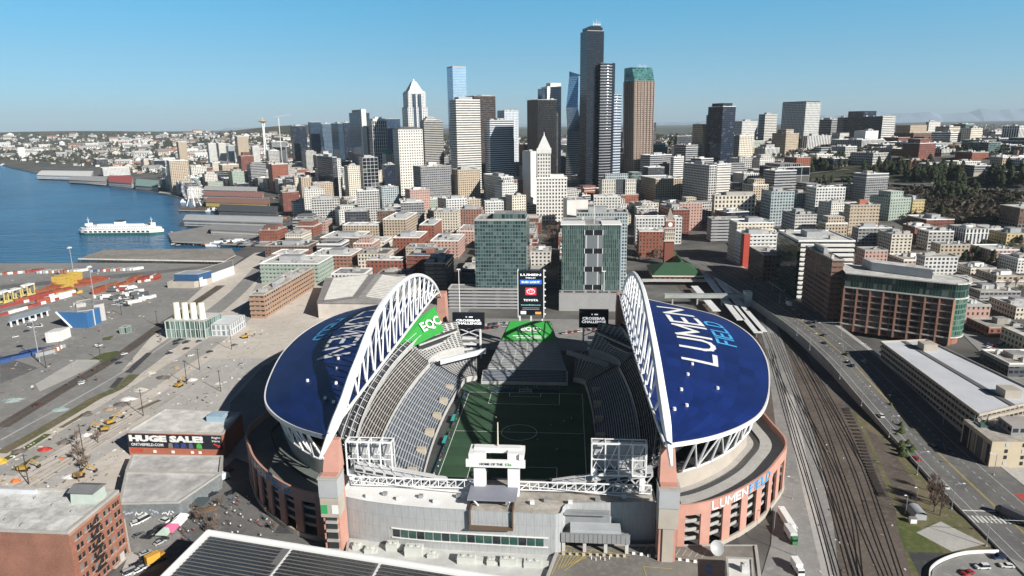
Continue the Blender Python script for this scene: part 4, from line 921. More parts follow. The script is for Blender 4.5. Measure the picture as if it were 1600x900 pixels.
def inset(poly, d):
    cx_ = sum(p[0] for p in poly)/len(poly); cy_ = sum(p[1] for p in poly)/len(poly); out = []
    for x, y in poly:
        L = math.hypot(x-cx_, y-cy_); f = max(.2, (L-d*1.4)/L); out.append((cx_+(x-cx_)*f, cy_+(y-cy_)*f))
    return out
def shell(root, poly, z0, z1, wallm, roofm, bay=3.4, floor=3.6, par=.9, name='wall', rname='roof', u0=0, trim=None, rec=0):
    k = MB()
    if rec:
        nf = max(1, round((z1-z0)/floor)); fh = (z1-z0)/nf; q = inset(poly, rec); wm = mat(FWALL.get(wallm.name, (.4,.4,.4)), .85, noise=.15)
        for i in range(nf):
            za = z0+i*fh; k.prism(poly, za, za+fh*.30, 2, 2); k.prism(q, za+fh*.28, za+fh*.98, 0, 2, bay, fh); k.prism(poly, za+fh*.86, za+fh, 2, 2)
        k.face([(x,y,z1) for x, y in poly], 1); k.build(name, [wallm, roofm, wm], root)
    else: k.prism(poly, z0, z1, 0, 1, bay, floor, u0=u0); k.build(name, [wallm, roofm], root)
    if par:
        q = inset(poly, .8); k = MB(); n = len(poly); zt = z1+par; zr = z1+.06
        for i in range(n):
            j = (i+1) % n
            A = [(poly[i][0],poly[i][1],z1),(poly[j][0],poly[j][1],z1),(poly[j][0],poly[j][1],zt),(poly[i][0],poly[i][1],zt)]; k.face(A, 0)
            k.face([A[3],A[2],(q[j][0],q[j][1],zt),(q[i][0],q[i][1],zt)], 0); k.face([(q[i][0],q[i][1],zt),(q[j][0],q[j][1],zt),(q[j][0],q[j][1],zr),(q[i][0],q[i][1],zr)], 0)
        k.face([(p[0],p[1],zr) for p in q], 1)
        k.build(rname, [trim or CONC, roofm], root)
def roof_clutter(root, poly, z, n, rr, pent=None, pm=None):
    cx_ = sum(p[0] for p in poly)/len(poly); cy_ = sum(p[1] for p in poly)/len(poly)
    if pent:
        f = pent[0]; dx, dy = rr.uniform(-.12,.12), rr.uniform(-.12,.12); ex = Vector((poly[1][0]-poly[0][0], poly[1][1]-poly[0][1], 0)); ey = Vector((poly[-1][0]-poly[0][0], poly[-1][1]-poly[0][1], 0))
        c = Vector((cx_, cy_, 0))+ex*dx+ey*dy; fx, fy = f*rr.uniform(.7,1.1), f*rr.uniform(.7,1.1)
        q = [(p.x, p.y) for p in (c-ex*fx/2-ey*fy/2, c+ex*fx/2-ey*fy/2, c+ex*fx/2+ey*fy/2, c-ex*fx/2+ey*fy/2)]
        k = MB(); k.prism(q, z+.05, z+pent[1], 0, 1); k.build('penthouse', [pm or GREY, ROOFG], root)
    for i in range(n):
        me = UNIT[rr.randrange(4)]; u, v = rr.uniform(.12,.88), rr.uniform(.12,.88)
        x = poly[0][0]+(poly[1][0]-poly[0][0])*u+(poly[-1][0]-poly[0][0])*v; y = poly[0][1]+(poly[1][1]-poly[0][1])*u+(poly[-1][1]-poly[0][1])*v
        if len(poly) > 4 and not in_poly(x, y, poly): continue
        o = link('roof_unit', me, root); o.location = Vector((x, y, z+.08))-ORG[root.name]; o.rotation_euler = (0, 0, math.atan2(poly[1][1]-poly[0][1], poly[1][0]-poly[0][0]))
BLD = {}; RECESS = {'L1','L2','L3','L8','R1','R2','AA','AA2','F','D','Eq','L6','Y3','AC','G'}
def B(key, name, label, short, cat, xl, xm, xr, yt, Y, rot=32, st_='punchw', roof='g', E=False, dep=None, bay=4.0, floor=4.0, par=1.0, pent=(.4,5), clut=4, z0=None, group=None, pm=None, base=None):
    poly, zt, eu, ev = rect_from_px(xl, xm, xr, yt, Y, rot, E, dep)
    cx_ = sum(p[0] for p in poly)/4; cy_ = sum(p[1] for p in poly)/4; zb = min(H(*p) for p in poly)-1.5 if z0 is None else z0
    if zt < zb+5: zt = zb+6
    root = empty(name, (cx_, cy_, zb), uniq(label), cat, group)
    rr = random.Random(key); S = ST[st_] if isinstance(st_, str) else st_
    shell(root, poly, zb, zt, S, RFS[roof], bay, floor, par, trim=(WHITE if roof == 'w' else CONC), rec=.6 if key in RECESS else 0)
    if base:
        q = [(cx_+(x-cx_)*1.01, cy_+(y-cy_)*1.01) for x, y in poly]; k = MB(); k.prism(q, zb, zb+base[0], 0, 0); k.build('base', base[1], root)
    roof_clutter(root, poly, zt, clut, rr, pent, pm)
    rad = max(math.hypot(p[0]-cx_, p[1]-cy_) for p in poly); FOOT.append((poly, cx_, cy_, rad))
    px = proj((cx_, cy_, (zt*2+zb)/3)); 
    if short: ANCH.append((short, px[0], px[1], px[2]))
    BLD[key] = dict(root=root, poly=poly, zt=zt, zb=zb, eu=eu, ev=ev, c=(cx_, cy_)); return BLD[key]
O = 'office tower'
def sub(b, f0, f1, g0, g1, z0, z1, S, name='upper_block', roofm=None, bay=3.4, floor=3.6):
    """a block on a building's own axes: fractions of its front (f) and depth (g)"""
    p0 = Vector((*b['poly'][0], 0)); ex = Vector((*b['poly'][1], 0))-p0; ey = Vector((*b['poly'][3], 0))-p0
    q = [p0+ex*f+ey*h for f, h in ((f0,g0),(f1,g0),(f1,g1),(f0,g1))]; k = MB(); k.prism([(p.x,p.y) for p in q], z0, z1, 0, 1, bay, floor)
    return k.build(name, [ST[S] if isinstance(S, str) else S, roofm or ROOFG], b['root'])
def fz(b, y):        # height on the front corner line for a picture row
    P = b['poly'][0]; return at(800, y, P[1]).z
# --- far left of the skyline
B('a','office_tower','dark teal glass tower, first tall block right of the observation needle','the first teal tower',O,453,457,478,197,2000,40,'navy')
B('b','apartment_tower','plain dark blue glass slab with flat top beside the second teal tower','the dark blue slab','apartment tower',481,484,501,191,1900,40,'sblue',pent=None)
B('c','apartment_tower','lighter grey-blue glass tower tucked against the dark blue slab','the grey-blue tower','apartment tower',499,503,518,194,1850,40,'blue')
B('d','apartment_tower','blue glass tower with white balcony edge, right of the grey-blue tower','the blue balcony tower','apartment tower',517,528,536,193,1750,40,'sblue')
B('e','office_tower','thin dark glass tower squeezed behind the blue balcony tower','the thin dark tower',O,533,537,548,192,1850,40,'navy')
b = B('f','apartment_tower','tall blue glass tower with a bright vertical concrete spine','the spine tower','apartment tower',545,562,577,176,1500,38,'sblue',pent=None)
sub(b,.02,.5,-.12,.0,b['zb'],b['zt']+9,mat((.66,.64,.60), .8, noise=.1),'concrete_spine'); sub(b,.1,.8,.2,.8,b['zt'],b['zt']+8,'navy')
b = B('g','office_tower','dark tower with white vertical ribs and a pale stepped crown','the white-ribbed tower',O,575,581,604,189,1450,34,fac((.66,.65,.63),(.03,.032,.04),.72,.9,0,.15,.4),bay=5.5,floor=9,pent=None)
sub(b,.1,.9,.1,.9,b['zt'],b['zt']+6,'blank'); sub(b,.3,.75,.3,.7,b['zt']+6,b['zt']+10,'blank')
B('h','office_tower','flat-topped blue glass block behind the white-ribbed tower','the flat blue block',O,598,602,625,186,1700,34,'sblue',pent=None)
B('j','office_tower','pale stone tower with small square windows and low dark hipped roof','the hipped-roof stone tower',O,613,622,660,203,1010,33,fac((.66,.63,.58),(.045,.042,.04),.5,.45,0,.2,.3),bay=5,floor=5.4,pent=None,par=1.2,base=(14,mat((.5,.47,.43), .8)))
b = BLD['j']; k = MB(); q = b['poly']; k.prism(q, b['zt']+1.2, b['zt']+6, 0, 0, poly1=inset(q, 9)); k.build('hipped_roof', ROOFD, b['root'])
b = B('k','office_tower','dark banded tower with white stepped crown right of the pyramid-topped tower','the stepped-crown tower',O,656,662,692,190,1250,33,fac((.50,.49,.46),(.022,.024,.03),1.0,.6,0,.12,.3),pent=None)
for i, (f, h) in enumerate(((.06,4),(.14,8),(.22,11))): sub(b,f,1-f*2,f,1-f,b['zt']+(0 if i == 0 else (4,8)[i-1]),b['zt']+h,'hwhite','stepped_crown')
B('l','office_tower','tall slender pale blue glass tower with a flat white top','the pale blue tower',O,698,707,728,105,1500,33,'pale',pent=None,par=3)
B('m','office_tower','white tower with close dark horizontal window bands','the white banded tower',O,709,712,750,156,1060,33,'hwhite',roof='w',floor=4.6,pent=(.6,6),dep=32)
B('n','office_tower','dark brown banded tower behind the white banded tower','the dark brown tower',O,730,740,774,150,1250,33,'brown',floor=4.2,dep=45,pent=(.6,3))
b = B('o','office_tower','broad pale glass tower striped with thin white floor lines','the pale striped tower',O,757,765,803,188,1080,33,fac((.66,.68,.70),(.15,.20,.26),1.0,.62,.4,.12,.3),floor=4.2,pent=(.5,4))
B('p','office_tower','small white grid tower peeking above the pale striped tower','the small white grid tower',O,777,788,810,173,1400,33,fac((.62,.66,.70),(.14,.18,.23),.6,.6,.3,.12,.4),pent=None)
b = B('q','office_tower','plain black ribbed tower behind the old white pyramid-roofed tower','the black ribbed tower',O,837,840,870,156,1000,33,'black',bay=2.6,pent=None,dep=40)
sub(b,1.0,1.16,.15,.9,b['zb'],b['zt']-22,fac((.12,.11,.10),(.02,.02,.022),.5,1.0))
b = B('r','office_tower','bright white tower with curved top showing above the black ribbed tower','the bright white curved tower',O,846,855,877,136,1220,33,fac((.76,.76,.76),(.36,.38,.42),.75,.5,.2,.2,.2),roof='w',pent=None)
sub(b,.25,1.0,.05,.8,b['zt'],b['zt']+9,'blank'); sub(b,-.3,0,.2,.9,b['zb'],b['zt']-3,'sblue')
# --- centre-right towers, custom ones follow below
B('v','office_block','low grey-green glass block right of the brown tower base','the grey-green block','office block',1018,1022,1044,226,1200,33,'teal')
B('w','office_block','plain dark block on the slope right of the brown tower','the plain dark block','office block',1054,1058,1092,213,1300,32,'dgrey',pent=None)
b = B('x','apartment_tower','clustered glass tower with a taller dark middle shaft on the hill','the clustered glass tower','apartment tower',1104,1112,1138,180,1500,33,'sblue',pent=None)
sub(b,.1,.7,.1,.9,b['zt'],b['zt']+14,'sblue','tower_shaft'); sub(b,.35,1.05,-.5,.0,b['zb'],b['zt']-26,'tealw','front_block')
B('y','apartment_tower','white tower with sunlit right side, between the clustered tower and a dark-and-white tower','the sunlit white tower','apartment tower',1146,1160,1184,190,1400,32,'whiteg')
B('z','apartment_tower','dark-and-white tower with striped sunlit face left of the twin towers','the dark-and-white tower','apartment tower',1186,1196,1215,179,1500,32,'hwhite')
b = B('aa','apartment_tower','broad tall twin residential tower with white balconies and toothed top','the broad twin tower','apartment tower',1223,1260,1283,160,1350,32,fac((.60,.60,.58),(.05,.055,.065),.6,.62,0,.15,.5),pent=None)
for i in range(7): sub(b,i/7+.02,i/7+.10,.0,1.0,b['zt'],b['zt']+3,'blankd','roof_fin')
sub(b,.98,1.32,.3,1.0,b['zb'],b['zt']-2,'puncht','rear_wing')
B('bb','hospital_block','grey and white slab half hidden right of the broad twin tower','the grey and white slab','hospital',1274,1300,1311,187,1450,32,'hgrey')
B('cc','hospital_block','narrow block with dark left and white right face beside the dark glass hospital','the narrow two-tone block','hospital',1309,1319,1325,184,1400,32,'grey')
b = B('dd','hospital_block','large dark glass hospital block with long horizontal bands on the ridge','the dark glass hospital','hospital',1325,1380,1400,182,1300,32,'hwhite',pent=None)
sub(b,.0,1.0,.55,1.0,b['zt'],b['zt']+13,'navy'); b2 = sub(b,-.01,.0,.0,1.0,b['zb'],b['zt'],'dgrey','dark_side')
b = B('ee','hospital_block','stepped dark brick hospital with tall centre and pale pyramid cap','the stepped brick hospital','hospital',1383,1428,1462,208,1350,32,'bbrick',pent=None)
sub(b,-.05,.7,.1,.6,b['zt'],b['zt']+18,fac((.44,.36,.28),(.05,.045,.04),.4,.6),'centre_tower')
B('ff','hospital_block','small white block on the ridge right of the stepped brick hospital','the small white ridge block','hospital',1447,1452,1470,191,1500,32,'punchw')
B('gg','hospital_block','long white block with fine ribs and toothed roofline below the dark glass hospital','the long ribbed white block','hospital',1299,1347,1382,219,1150,32,'vgrey',roof='w',clut=8,pent=(.3,3))
B('hh','hospital_block','long pale block with toothed roof, right of the long ribbed white block','the second ribbed block','hospital',1382,1434,1458,223,1120,32,'vgrey',roof='w',clut=8,pent=(.3,3))
B('ii','hospital_block','stepped white block with dark shaded left side at the ridge end','the stepped white block','hospital',1456,1486,1501,207,1150,32,'hwhite',roof='w')
B('jj','apartment_tower','cream tower with plain shaded left side right of the stepped white block','the cream ridge tower','apartment tower',1501,1518,1536,201,1150,32,'punchc')
B('kk','apartment_tower','grey and white slab standing alone toward the right end of the ridge','the lone grey slab','apartment tower',1536,1556,1569,206,1250,32,'whiteg')
B('ll','office_block','white block with strong vertical ribs under the broad twin tower','the vertically ribbed block','office block',1252,1262,1299,213,1200,32,'vwhite',bay=5)
B('mm','hospital_block','plain pale block in front of the dark glass hospital','the plain pale block','hospital',1335,1353,1373,205,1250,32,'blank',clut=2)
B('nn','apartment_block','low white block at the far right edge of the ridge','the far right white block','apartment block',1569,1580,1600,211,1400,32,'whiteg')
B('oo','apartment_block','orange-tan block with dark shaded side beside the trees at far right','the orange-tan block','apartment block',1545,1585,1612,252,850,32,'orange',pent=None)
# --- middle right
b = B('A','office_block','black glass office block outlined by a white window grid','the black glass grid block','office block',1187,1216,1266,262,780,15,'mull2',bay=13,floor=13,roof='w',pent=None)
sub(b,.12,.82,.1,.9,b['zt'],b['zt']+5,'mull')
B('Bq','apartment_block','white grid apartment block with flat white roof below the black glass grid block','the white grid apartments','apartment block',1260,1276,1322,294,650,8,'whiteg',roof='w',pent=(.3,2))
B('C','apartment_block','teal-grey glass apartment block left of the white grid apartments','the teal-grey apartments','apartment block',1190,1206,1242,300,620,8,'tealw')
B('D','apartment_block','beige slab with even small windows and red rooftop box','the beige slab','apartment block',1319,1329,1376,321,540,5,'puncht',pent=(.3,6),pm=mat((.42,.14,.09), .8))
B('Eq','apartment_block','dark apartment block with a yellow-striped sunlit end','the yellow-striped block','apartment block',1395,1427,1446,313,600,8,'yellow')
B('F','apartment_block','brown brick block with two wings right of the yellow-striped block','the two-wing brick block','apartment block',1416,1448,1492,344,530,5,'rbrick',roof='w')
B('G','apartment_block','black and white modern block with square windows near the expressway','the black and white block','apartment block',1222,1243,1277,336,545,5,'concg',roof='d')
B('Hq','apartment_block','plain grey low block in front of the beige slab','the plain grey low block','commercial building',1332,1342,1394,357,470,3,'grey',roof='w')
B('I','warehouse','dark low warehouse with pale roof at right below the brown wooded slope','the dark low warehouse','warehouse',1501,1514,1570,359,480,3,'dgrey',roof='w')
B('J','apartment_block','yellow-tan tall block cut by the right edge of the photo','the yellow-tan edge block','apartment block',1547,1574,1612,366,430,3,'yellow')
B('K','office_block','grey block above the yellow-tan edge block at far right','the grey edge block','office block',1558,1575,1615,334,560,3,'grey')
B('K2','warehouse','long white low building behind the curved brick office roof','the long white low building','warehouse',1433,1446,1498,402,345,3,'whiteg',clut=2,pent=None)
B('K3','shop_building','red-orange painted low shop building behind the white-banded office','the red-orange shop','shop',1338,1352,1388,392,370,3,'pink',clut=2,pent=None)
B('K4','shop_building','tan low building with green awning behind the brown brick office','the tan awning building','shop',1455,1470,1516,383,400,3,'puncht',clut=3,pent=None)
# --- middle centre
B('U','office_block','plain white block standing on the slope right of the brown tower','the plain white slope block','office block',1049,1054,1069,230,1150,32,'blank',pent=None)
B('T','office_block','white and dark cluster of blocks just right of the brown tower foot','the two-tone cluster','office block',1001,1016,1050,243,1050,32,'hgrey',roof='w')
B('T2','office_block','white banded block with dark left side next to the two-tone cluster','the white banded block','office block',1048,1053,1069,246,1040,32,'hwhite',roof='w')
b = B('P','courthouse','wide grey stone courthouse with two sunlit pale wings','the stone courthouse','courthouse',901,941,962,281,830,14,fac((.52,.50,.45),(.06,.055,.05),.4,.7,0,.2,.4),floor=6,pent=None)
sub(b,1.0,1.75,.25,1.0,b['zb'],b['zt']-1,'dgrey','recessed_wing'); sub(b,1.75,2.55,.0,1.0,b['zb'],b['zt'],fac((.56,.54,.49),(.06,.055,.05),.4,.7,0,.2,.4),'side_wing',floor=6); sub(b,.3,2.0,.3,.9,b['zt'],b['zt']+9,'tealw','upper_block')
B('Q','office_block','tan office block with dark windows and white flat cornice right of the courthouse','the tan cornice block','office block',1001,1025,1068,280,850,14,fac((.40,.32,.24),(.035,.03,.028),.5,.6,0,.15,.5),roof='w',pent=None)
B('Rq','office_block','square concrete-grid office block with deep windows above the arcaded cream building','the concrete-grid block','office block',1068,1109,1120,259,760,20,'concg',bay=4.6,roof='w')
B('R2','office_block','white banded block behind the concrete-grid block','the white block behind','office block',1112,1121,1143,257,800,20,'hwhite',roof='w')
B('S','office_block','cream building with rows of arched windows and mansard top','the arcaded cream building','office block',1113,1117,1181,306,650,5,fac(CREAM,(.05,.05,.05),.5,.6,0,.15,.4),bay=5,floor=5.5,pent=(.8,5),pm=mat((.42,.40,.37), .8))
B('V','hotel_building','small ornate white building in front of the stone courthouse','the small ornate building','hotel',926,928,970,308,640,0,'punchw',roof='w',dep=24,pent=(.3,2))
B('W','office_block','plain pale grey low block just right of the old white pyramid-roofed tower','the pale grey low block','office block',880,886,919,313,700,10,'blank',pent=None)
B('N1','office_block','blank grey and white slab just left of the old white pyramid-roofed tower','the blank two-tone slab','office block',816,829,838,237,850,34,'blank',pent=None,clut=1)
B('N2','apartment_block','brick and white block below the pale striped tower','the brick-and-white block','apartment block',779,786,828,282,860,20,'vbrick')
B('Z','office_block','long white building with wide windows behind the brick clock tower','the long white building','office block',992,994,1066,341,560,0,'whiteg',roof='w',dep=22,pent=None)
B('Z2','brick_building','low red brick building beside the clock tower on its left','the low red building','brick building',997,999,1041,362,480,0,'brick',roof='w',dep=24,pent=None)
B('Z3','brick_building','dark brick building with pink-roofed neighbour right of the clock tower top','the dark clock-side building','brick building',1031,1052,1078,328,610,8,'rbrick')
B('Z4','shop_building','small orange-ended low building under the arcaded cream building','the orange-ended building','shop',1060,1062,1098,318,640,8,'pink',clut=2,pent=None)
b = B('AA','apartment_block','big cream block with white roof beside the avenue right of the clock tower','the big cream block','apartment block',1139,1152,1210,349,440,4,'punchc',roof='w')
b = B('AA2','apartment_block','white grid block with a tall red stair strip beside the avenue','the red-strip block','apartment block',1150,1164,1216,368,400,4,'whiteg',roof='w'); sub(b,-.02,.16,-.03,.3,b['zb'],b['zt']+1.5,mat((.42,.06,.04), .7, noise=.1),'stair_strip')
B('AB','brick_building','low brown brick building at the avenue corner below the red-strip block','the low avenue-corner building','brick building',1171,1194,1226,399,330,3,'bbrick',roof='t',pent=None)
B('AC','parking_garage','long grey parking structure by the overpass behind the big cream block','the grey parking structure','parking garage',1105,1112,1163,343,560,4,'hgrey',pent=None)
# --- the two towers north of the stadium
b = B('X','apartment_tower','slim blue-green glass apartment tower left of the scoreboard','the blue-green apartment tower','apartment tower',741,822,829,345,250,0,'teal',E=True,bay=2.3,floor=3.1,dep=34,z0=0,par=1.6,pent=None,clut=3)
sub(b,.35,.97,.25,.9,b['zt'],b['zt']+5,'teal'); sub(b,-.0,1.0,1.0,1.5,b['zb'],b['zt']-4,'teal','rear_block')
b = B('Y','office_tower','glass office tower with green finned sides and a pale open centre','the green finned tower',O,876,878,970,352,252,0,fac((.10,.15,.14),(.045,.085,.08),.55,.92,.3,.1,1.0),E=False,dep=42,z0=0,bay=1.6,floor=4,pent=None,clut=2)
P0 = b['poly'][0]; fx = b['poly'][1][0]-P0[0]
for i in range(4):
    zc = b['zb']+4+(b['zt']-b['zb']-8)*i/4; hh_ = (b['zt']-b['zb']-8)/4
    k = MB(); k.box(P0[0]+fx*.39, P0[0]+fx*.70, P0[1]-.5, P0[1]+.1, zc, zc+hh_*.72); k.build('balcony_band', fac((.50,.52,.53),(.20,.22,.24),.9,.8,.2,.2,.3), b['root'])
    k = MB(); k.box(P0[0]+fx*.39, P0[0]+fx*.70, P0[1]-.3, P0[1]+.2, zc+hh_*.72, zc+hh_); k.build('open_floor', BLACK, b['root'])
    for q in (.39,.54,.70): 
        k = MB(); k.box(P0[0]+fx*q-.25, P0[0]+fx*q+.25, P0[1]-.6, P0[1], zc+hh_*.72, zc+hh_); k.build('column', WHITE, b['root'])
k = MB(); k.box(b['poly'][1][0], b['poly'][1][0]+1.2, P0[1]+.4, P0[1]+36, 2, b['zt']-1); k.build('side_panel', fac((.48,.55,.62),(.44,.55,.66),.94,.9,.5,.2,.15), b['root'])
k = MB(); k.prism([(P0[0]-1,P0[1]-1),(P0[0]+fx*.4,P0[1]-1),(P0[0]+fx*.4,P0[1]+20),(P0[0]-1,P0[1]+20)], b['zt']+.2, b['zt']+1.2, 0, 0); k.build('canopy_roof', WHITE, b['root'])
k = MB(); k.prism([(P0[0]+fx*.68,P0[1]-1),(b['poly'][1][0]+1,P0[1]-1),(b['poly'][1][0]+1,P0[1]+22),(P0[0]+fx*.68,P0[1]+22)], b['zt']+.2, b['zt']+1.2, 0, 0); k.build('canopy_roof', WHITE, b['root'])
k = MB(); k.tube((P0[0]+fx*.55,P0[1]+3,b['zt']), (P0[0]+fx*.55,P0[1]+3,b['zt']+16), .25, n=6); k.build('flag_pole', WHITE, b['root'])
k = MB(); k.box(P0[0]-2, b['poly'][1][0]+3, P0[1]-14, P0[1]-1, 0, 15); k.build('podium', fac((.34,.34,.34),(.03,.03,.035),.8,.5), b['root'])
B('Y2','apartment_tower','taller grey glass slab rising just behind the green finned tower','the rear grey slab','apartment tower',899,901,981,333,305,0,'tealw',roof='d',dep=24,z0=0,bay=2.4,floor=3.1)
B('Y3','parking_garage','low concrete garage with louvred side between the parking lot and the glass towers','the low louvred garage','parking garage',697,700,812,452,243,0,'hgrey',z0=0,dep=16,pent=None,clut=0,floor=3)
# --- midrise left of centre
b = B('l1','apartment_tower','pair of joined dark towers with white tops left of the cream curved-top block','the joined dark pair','apartment tower',495,519,526,246,1000,36,'dgrey',roof='w'); sub(b,1.1,2.6,.2,.8,b['zb'],b['zt']-3,'whiteg','second_tower')
B('l2','office_block','cream building with curved top between the joined dark pair and the white frame tower','the cream curved-top block','office block',537,543,562,260,950,36,'punchc')
B('l3','office_block','dark block framed by a white grid, right of the cream curved-top block','the white frame block','office block',560,566,590,247,980,36,'mull',bay=7,floor=7)
b = B('l4','office_tower','small white tower capped with a green dome','the green dome tower',O,597,603,616,241,1080,34,'punchw',pent=None)
c = b['c']; k = MB(); r = 9
for i in range(5):
    a0, a1 = R(90*i/5), R(90*(i+1)/5); k.tube((c[0],c[1],b['zt']+1+r*math.sin(a0)), (c[0],c[1],b['zt']+1+r*math.sin(a1)), r*math.cos(a0), max(.05, r*math.cos(a1)), 14, cap=False)
k.build('dome', mat((.05,.27,.22), .6, noise=.1), b['root'])
B('l4b','office_block','dark glass block in front of the green dome tower','the dark block below the dome','office block',596,600,617,258,1000,34,'navy')
B('l5','office_block','wide dark grey banded block crossed by a big tower shadow','the wide dark banded block','office block',645,657,705,261,880,33,'grey',floor=4,clut=3,pent=(.35,7),pm=mat((.7,.69,.66), .8))
B('l6','office_block','tan classical block at the foot of the white banded tower','the tan classical block','office block',705,715,750,266,900,30,'puncht')
B('l7','office_block','white block with tall dark windows below the pale striped tower','the tall-windowed white block','office block',755,781,802,277,850,26,'whiteg',roof='w')
B('l8','brick_building','pinkish white long block with sunlit front near the waterfront','the pinkish white block','apartment block',466,474,507,296,820,25,'punchw',roof='t')
B('l9','apartment_block','modern grey block with white framed bays below the pinkish white block','the white-bay modern block','apartment block',480,486,530,312,760,18,'concg')
B('l10','brick_building','dark red brick block at the left end of the old waterfront quarter','the end brick block','brick building',437,441,467,301,900,30,'rbrick')
B('l11','apartment_block','dark green-grey block with glass bays among low brick buildings','the dark green-grey block','apartment block',517,538,573,331,640,8,'dgrey')
B('l12','apartment_block','white and dark modern block with open balconies','the open balcony block','apartment block',552,558,592,299,760,20,'concg',roof='w')
B('l13','brick_building','plain dark brick block right of the dark green-grey block','the plain dark brick block','brick building',582,589,618,330,700,10,'bbrick')
B('l14','stone_building','tan stone block with heavy cornice and dark windows behind the arched west roof','the tan cornice stone block','office block',598,634,652,343,600,0,'puncht',E=True,roof='w')
B('l15','office_block','grey flat block behind the tan cornice stone block','the grey flat block','office block',612,626,662,317,720,15,'grey',roof='w')
B('l16','office_block','cream block with arched top floor right of the tan cornice stone block','the cream arched block','office block',675,678,715,332,640,0,'punchc',roof='t',dep=25)
B('l17','office_block','pale building with rounded white upper floors below the wide dark banded block','the rounded white block','office block',693,697,730,312,740,18,'whiteg',roof='w')
B('l18','apartment_block','red and white checkered block left of the white grid offices','the checkered block','apartment block',717,719,752,327,680,0,'vbrick',dep=22)
B('l19','office_block','white grid office block behind the blue-green apartment tower','the white grid offices','office block',745,758,787,316,720,12,'whiteg',roof='w')
B('l20','brick_building','low building with bright white roof behind the tan cornice stone block','the low white-roofed building','shop',535,590,598,352,600,0,'puncht',E=True,roof='w',pent=None)
# --- warehouses between the waterfront and the stadium
B('L1','brick_warehouse','long tan and brick warehouse with cluttered roof left of the west stadium roof','the tan and brick warehouse','warehouse',388,412,490,462,205,0,fac((.36,.24,.17),(.03,.035,.04),.62,.5,0,.15,.5),E=True,z0=0,roof='t',clut=14,bay=4.5,floor=4,pent=(.2,4))
B('L2','apartment_block','pale green and pink block behind the tan and brick warehouse','the pale green block','apartment block',405,497,521,413,330,0,'green',E=True,z0=0,roof='w',clut=8)
B('L3','brick_warehouse','long cream warehouse with many windows behind the pale green block','the long cream warehouse','warehouse',483,548,566,400,400,0,'vbrick',E=True,z0=0,roof='w',clut=8,bay=4)
B('L4','warehouse','low dark-roofed building by the waterfront road','the dark-roofed building','warehouse',413,480,498,385,470,0,'bbrick',E=True,z0=0,roof='d',clut=6)
B('L6','apartment_block','dark modern block with glass corner behind the arch of the west roof','the dark modern block','apartment block',663,697,709,412,300,0,'dgrey',E=True,z0=0,roof='d',clut=4)
B('L7','brick_warehouse','white-roofed low warehouse behind the saw-tooth shed','the white-roofed warehouse','warehouse',572,628,634,407,355,0,'brick',E=True,z0=0,roof='w',clut=8,pent=None)
b = B('L8','brick_warehouse','red brick building with blue solar panels on its roof','the solar-roofed building','warehouse',634,690,702,400,355,0,'rbrick',E=True,z0=0,roof='d',clut=3,pent=(.2,5),pm=mat((.30,.12,.08), .8))
for i in range(2):
    p0 = Vector((*b['poly'][0],0)); k = MB(); w = b['poly'][1][0]-p0.x; k.box(p0.x+w*(.25+.33*i), p0.x+w*(.53+.33*i), p0.y+3, p0.y+12, b['zt']+.5, b['zt']+1.0); k.build('solar_panel', mat((.02,.05,.12), .25, noise=.1), b['root'])
B('L9','brick_warehouse','red brick corner block farther up the street behind the solar-roofed building','the farther brick corner block','brick building',614,655,668,372,470,0,'brick',E=True,roof='w',clut=6)
B('L10','brick_warehouse','white-roofed block on the street leading to the old quarter','the street-side white block','shop',672,716,726,377,470,0,'pink',E=True,roof='w',clut=6)
B('L11','brick_warehouse','long low pier-side building with pale roof behind the dark-roofed building','the long pale roofed building','warehouse',500,560,578,372,540,0,'bbrick',E=True,roof='w',clut=6)
B('L12','brick_warehouse','small brick block with white cap left of the cream arched block','the small white-capped block','brick building',655,678,690,352,560,0,'brick',E=True,roof='w',clut=4)
# saw-tooth shed behind the west roof
p0, p1 = at(500,462,215), at(628,447,232)
poly = [(p0.x,208),(p1.x+4,208),(p1.x-2,300),(p0.x-26,300)]; zs = 13
root = empty('sawtooth_shed', ((p0.x+p1.x)/2,250,0), uniq('long low shed with rows of roof lights behind the west stadium roof'), 'warehouse'); FOOT.append((poly,(p0.x+p1.x)/2,252,70)); ANCH.append(('the saw-tooth shed',560,450,560))
k = MB(); k.prism(poly, 0, zs, 0, 1); k.build('wall', [mat((.55,.50,.45), .85), ROOFT], root)
xm_ = (poly[0][0]+poly[1][0])/2
k = MB(); k.face([(poly[0][0]-.5,207,zs),(xm_,207,zs+5),(xm_-10,301,zs+5),(poly[3][0]-.5,301,zs)]); k.face([(poly[1][0]+.5,207,zs),(xm_,207,zs+5),(xm_-10,301,zs+5),(poly[2][0]+.5,301,zs)]); k.face([(poly[0][0],207.2,zs),(poly[1][0],207.2,zs),(xm_,207.2,zs+5)]); k.build('pitched_roof', mat((.27,.26,.255), .85, noise=.25), root)
for i in range(15):
    y = 214+i*5.6; f = (y-207)/94
    for a, b_ in ((poly[0][0]-25*f, xm_-10*f), (xm_-10*f, poly[1][0]-5*f)):
        for c0, c1 in ((.15,.85),):
            xa, xb = a+(b_-a)*c0, a+(b_-a)*c1; za = zs+5*(c0 if a < xm_-10*f-1 else 1-c0); zb_ = zs+5*(c1 if a < xm_-10*f-1 else 1-c1)
            k = MB(); P = [Vector((xa,y,za+.2)), Vector((xb,y,zb_+.2))]; u = Vector((0,0,1.3)); d = Vector((0,1.9,0)); k.face([P[0],P[1],P[1]+u,P[0]+u]); k.face([P[0]+u,P[1]+u,P[1]+d,P[0]+d]); k.build('roof_light', mat((.62,.61,.58), .7), root)
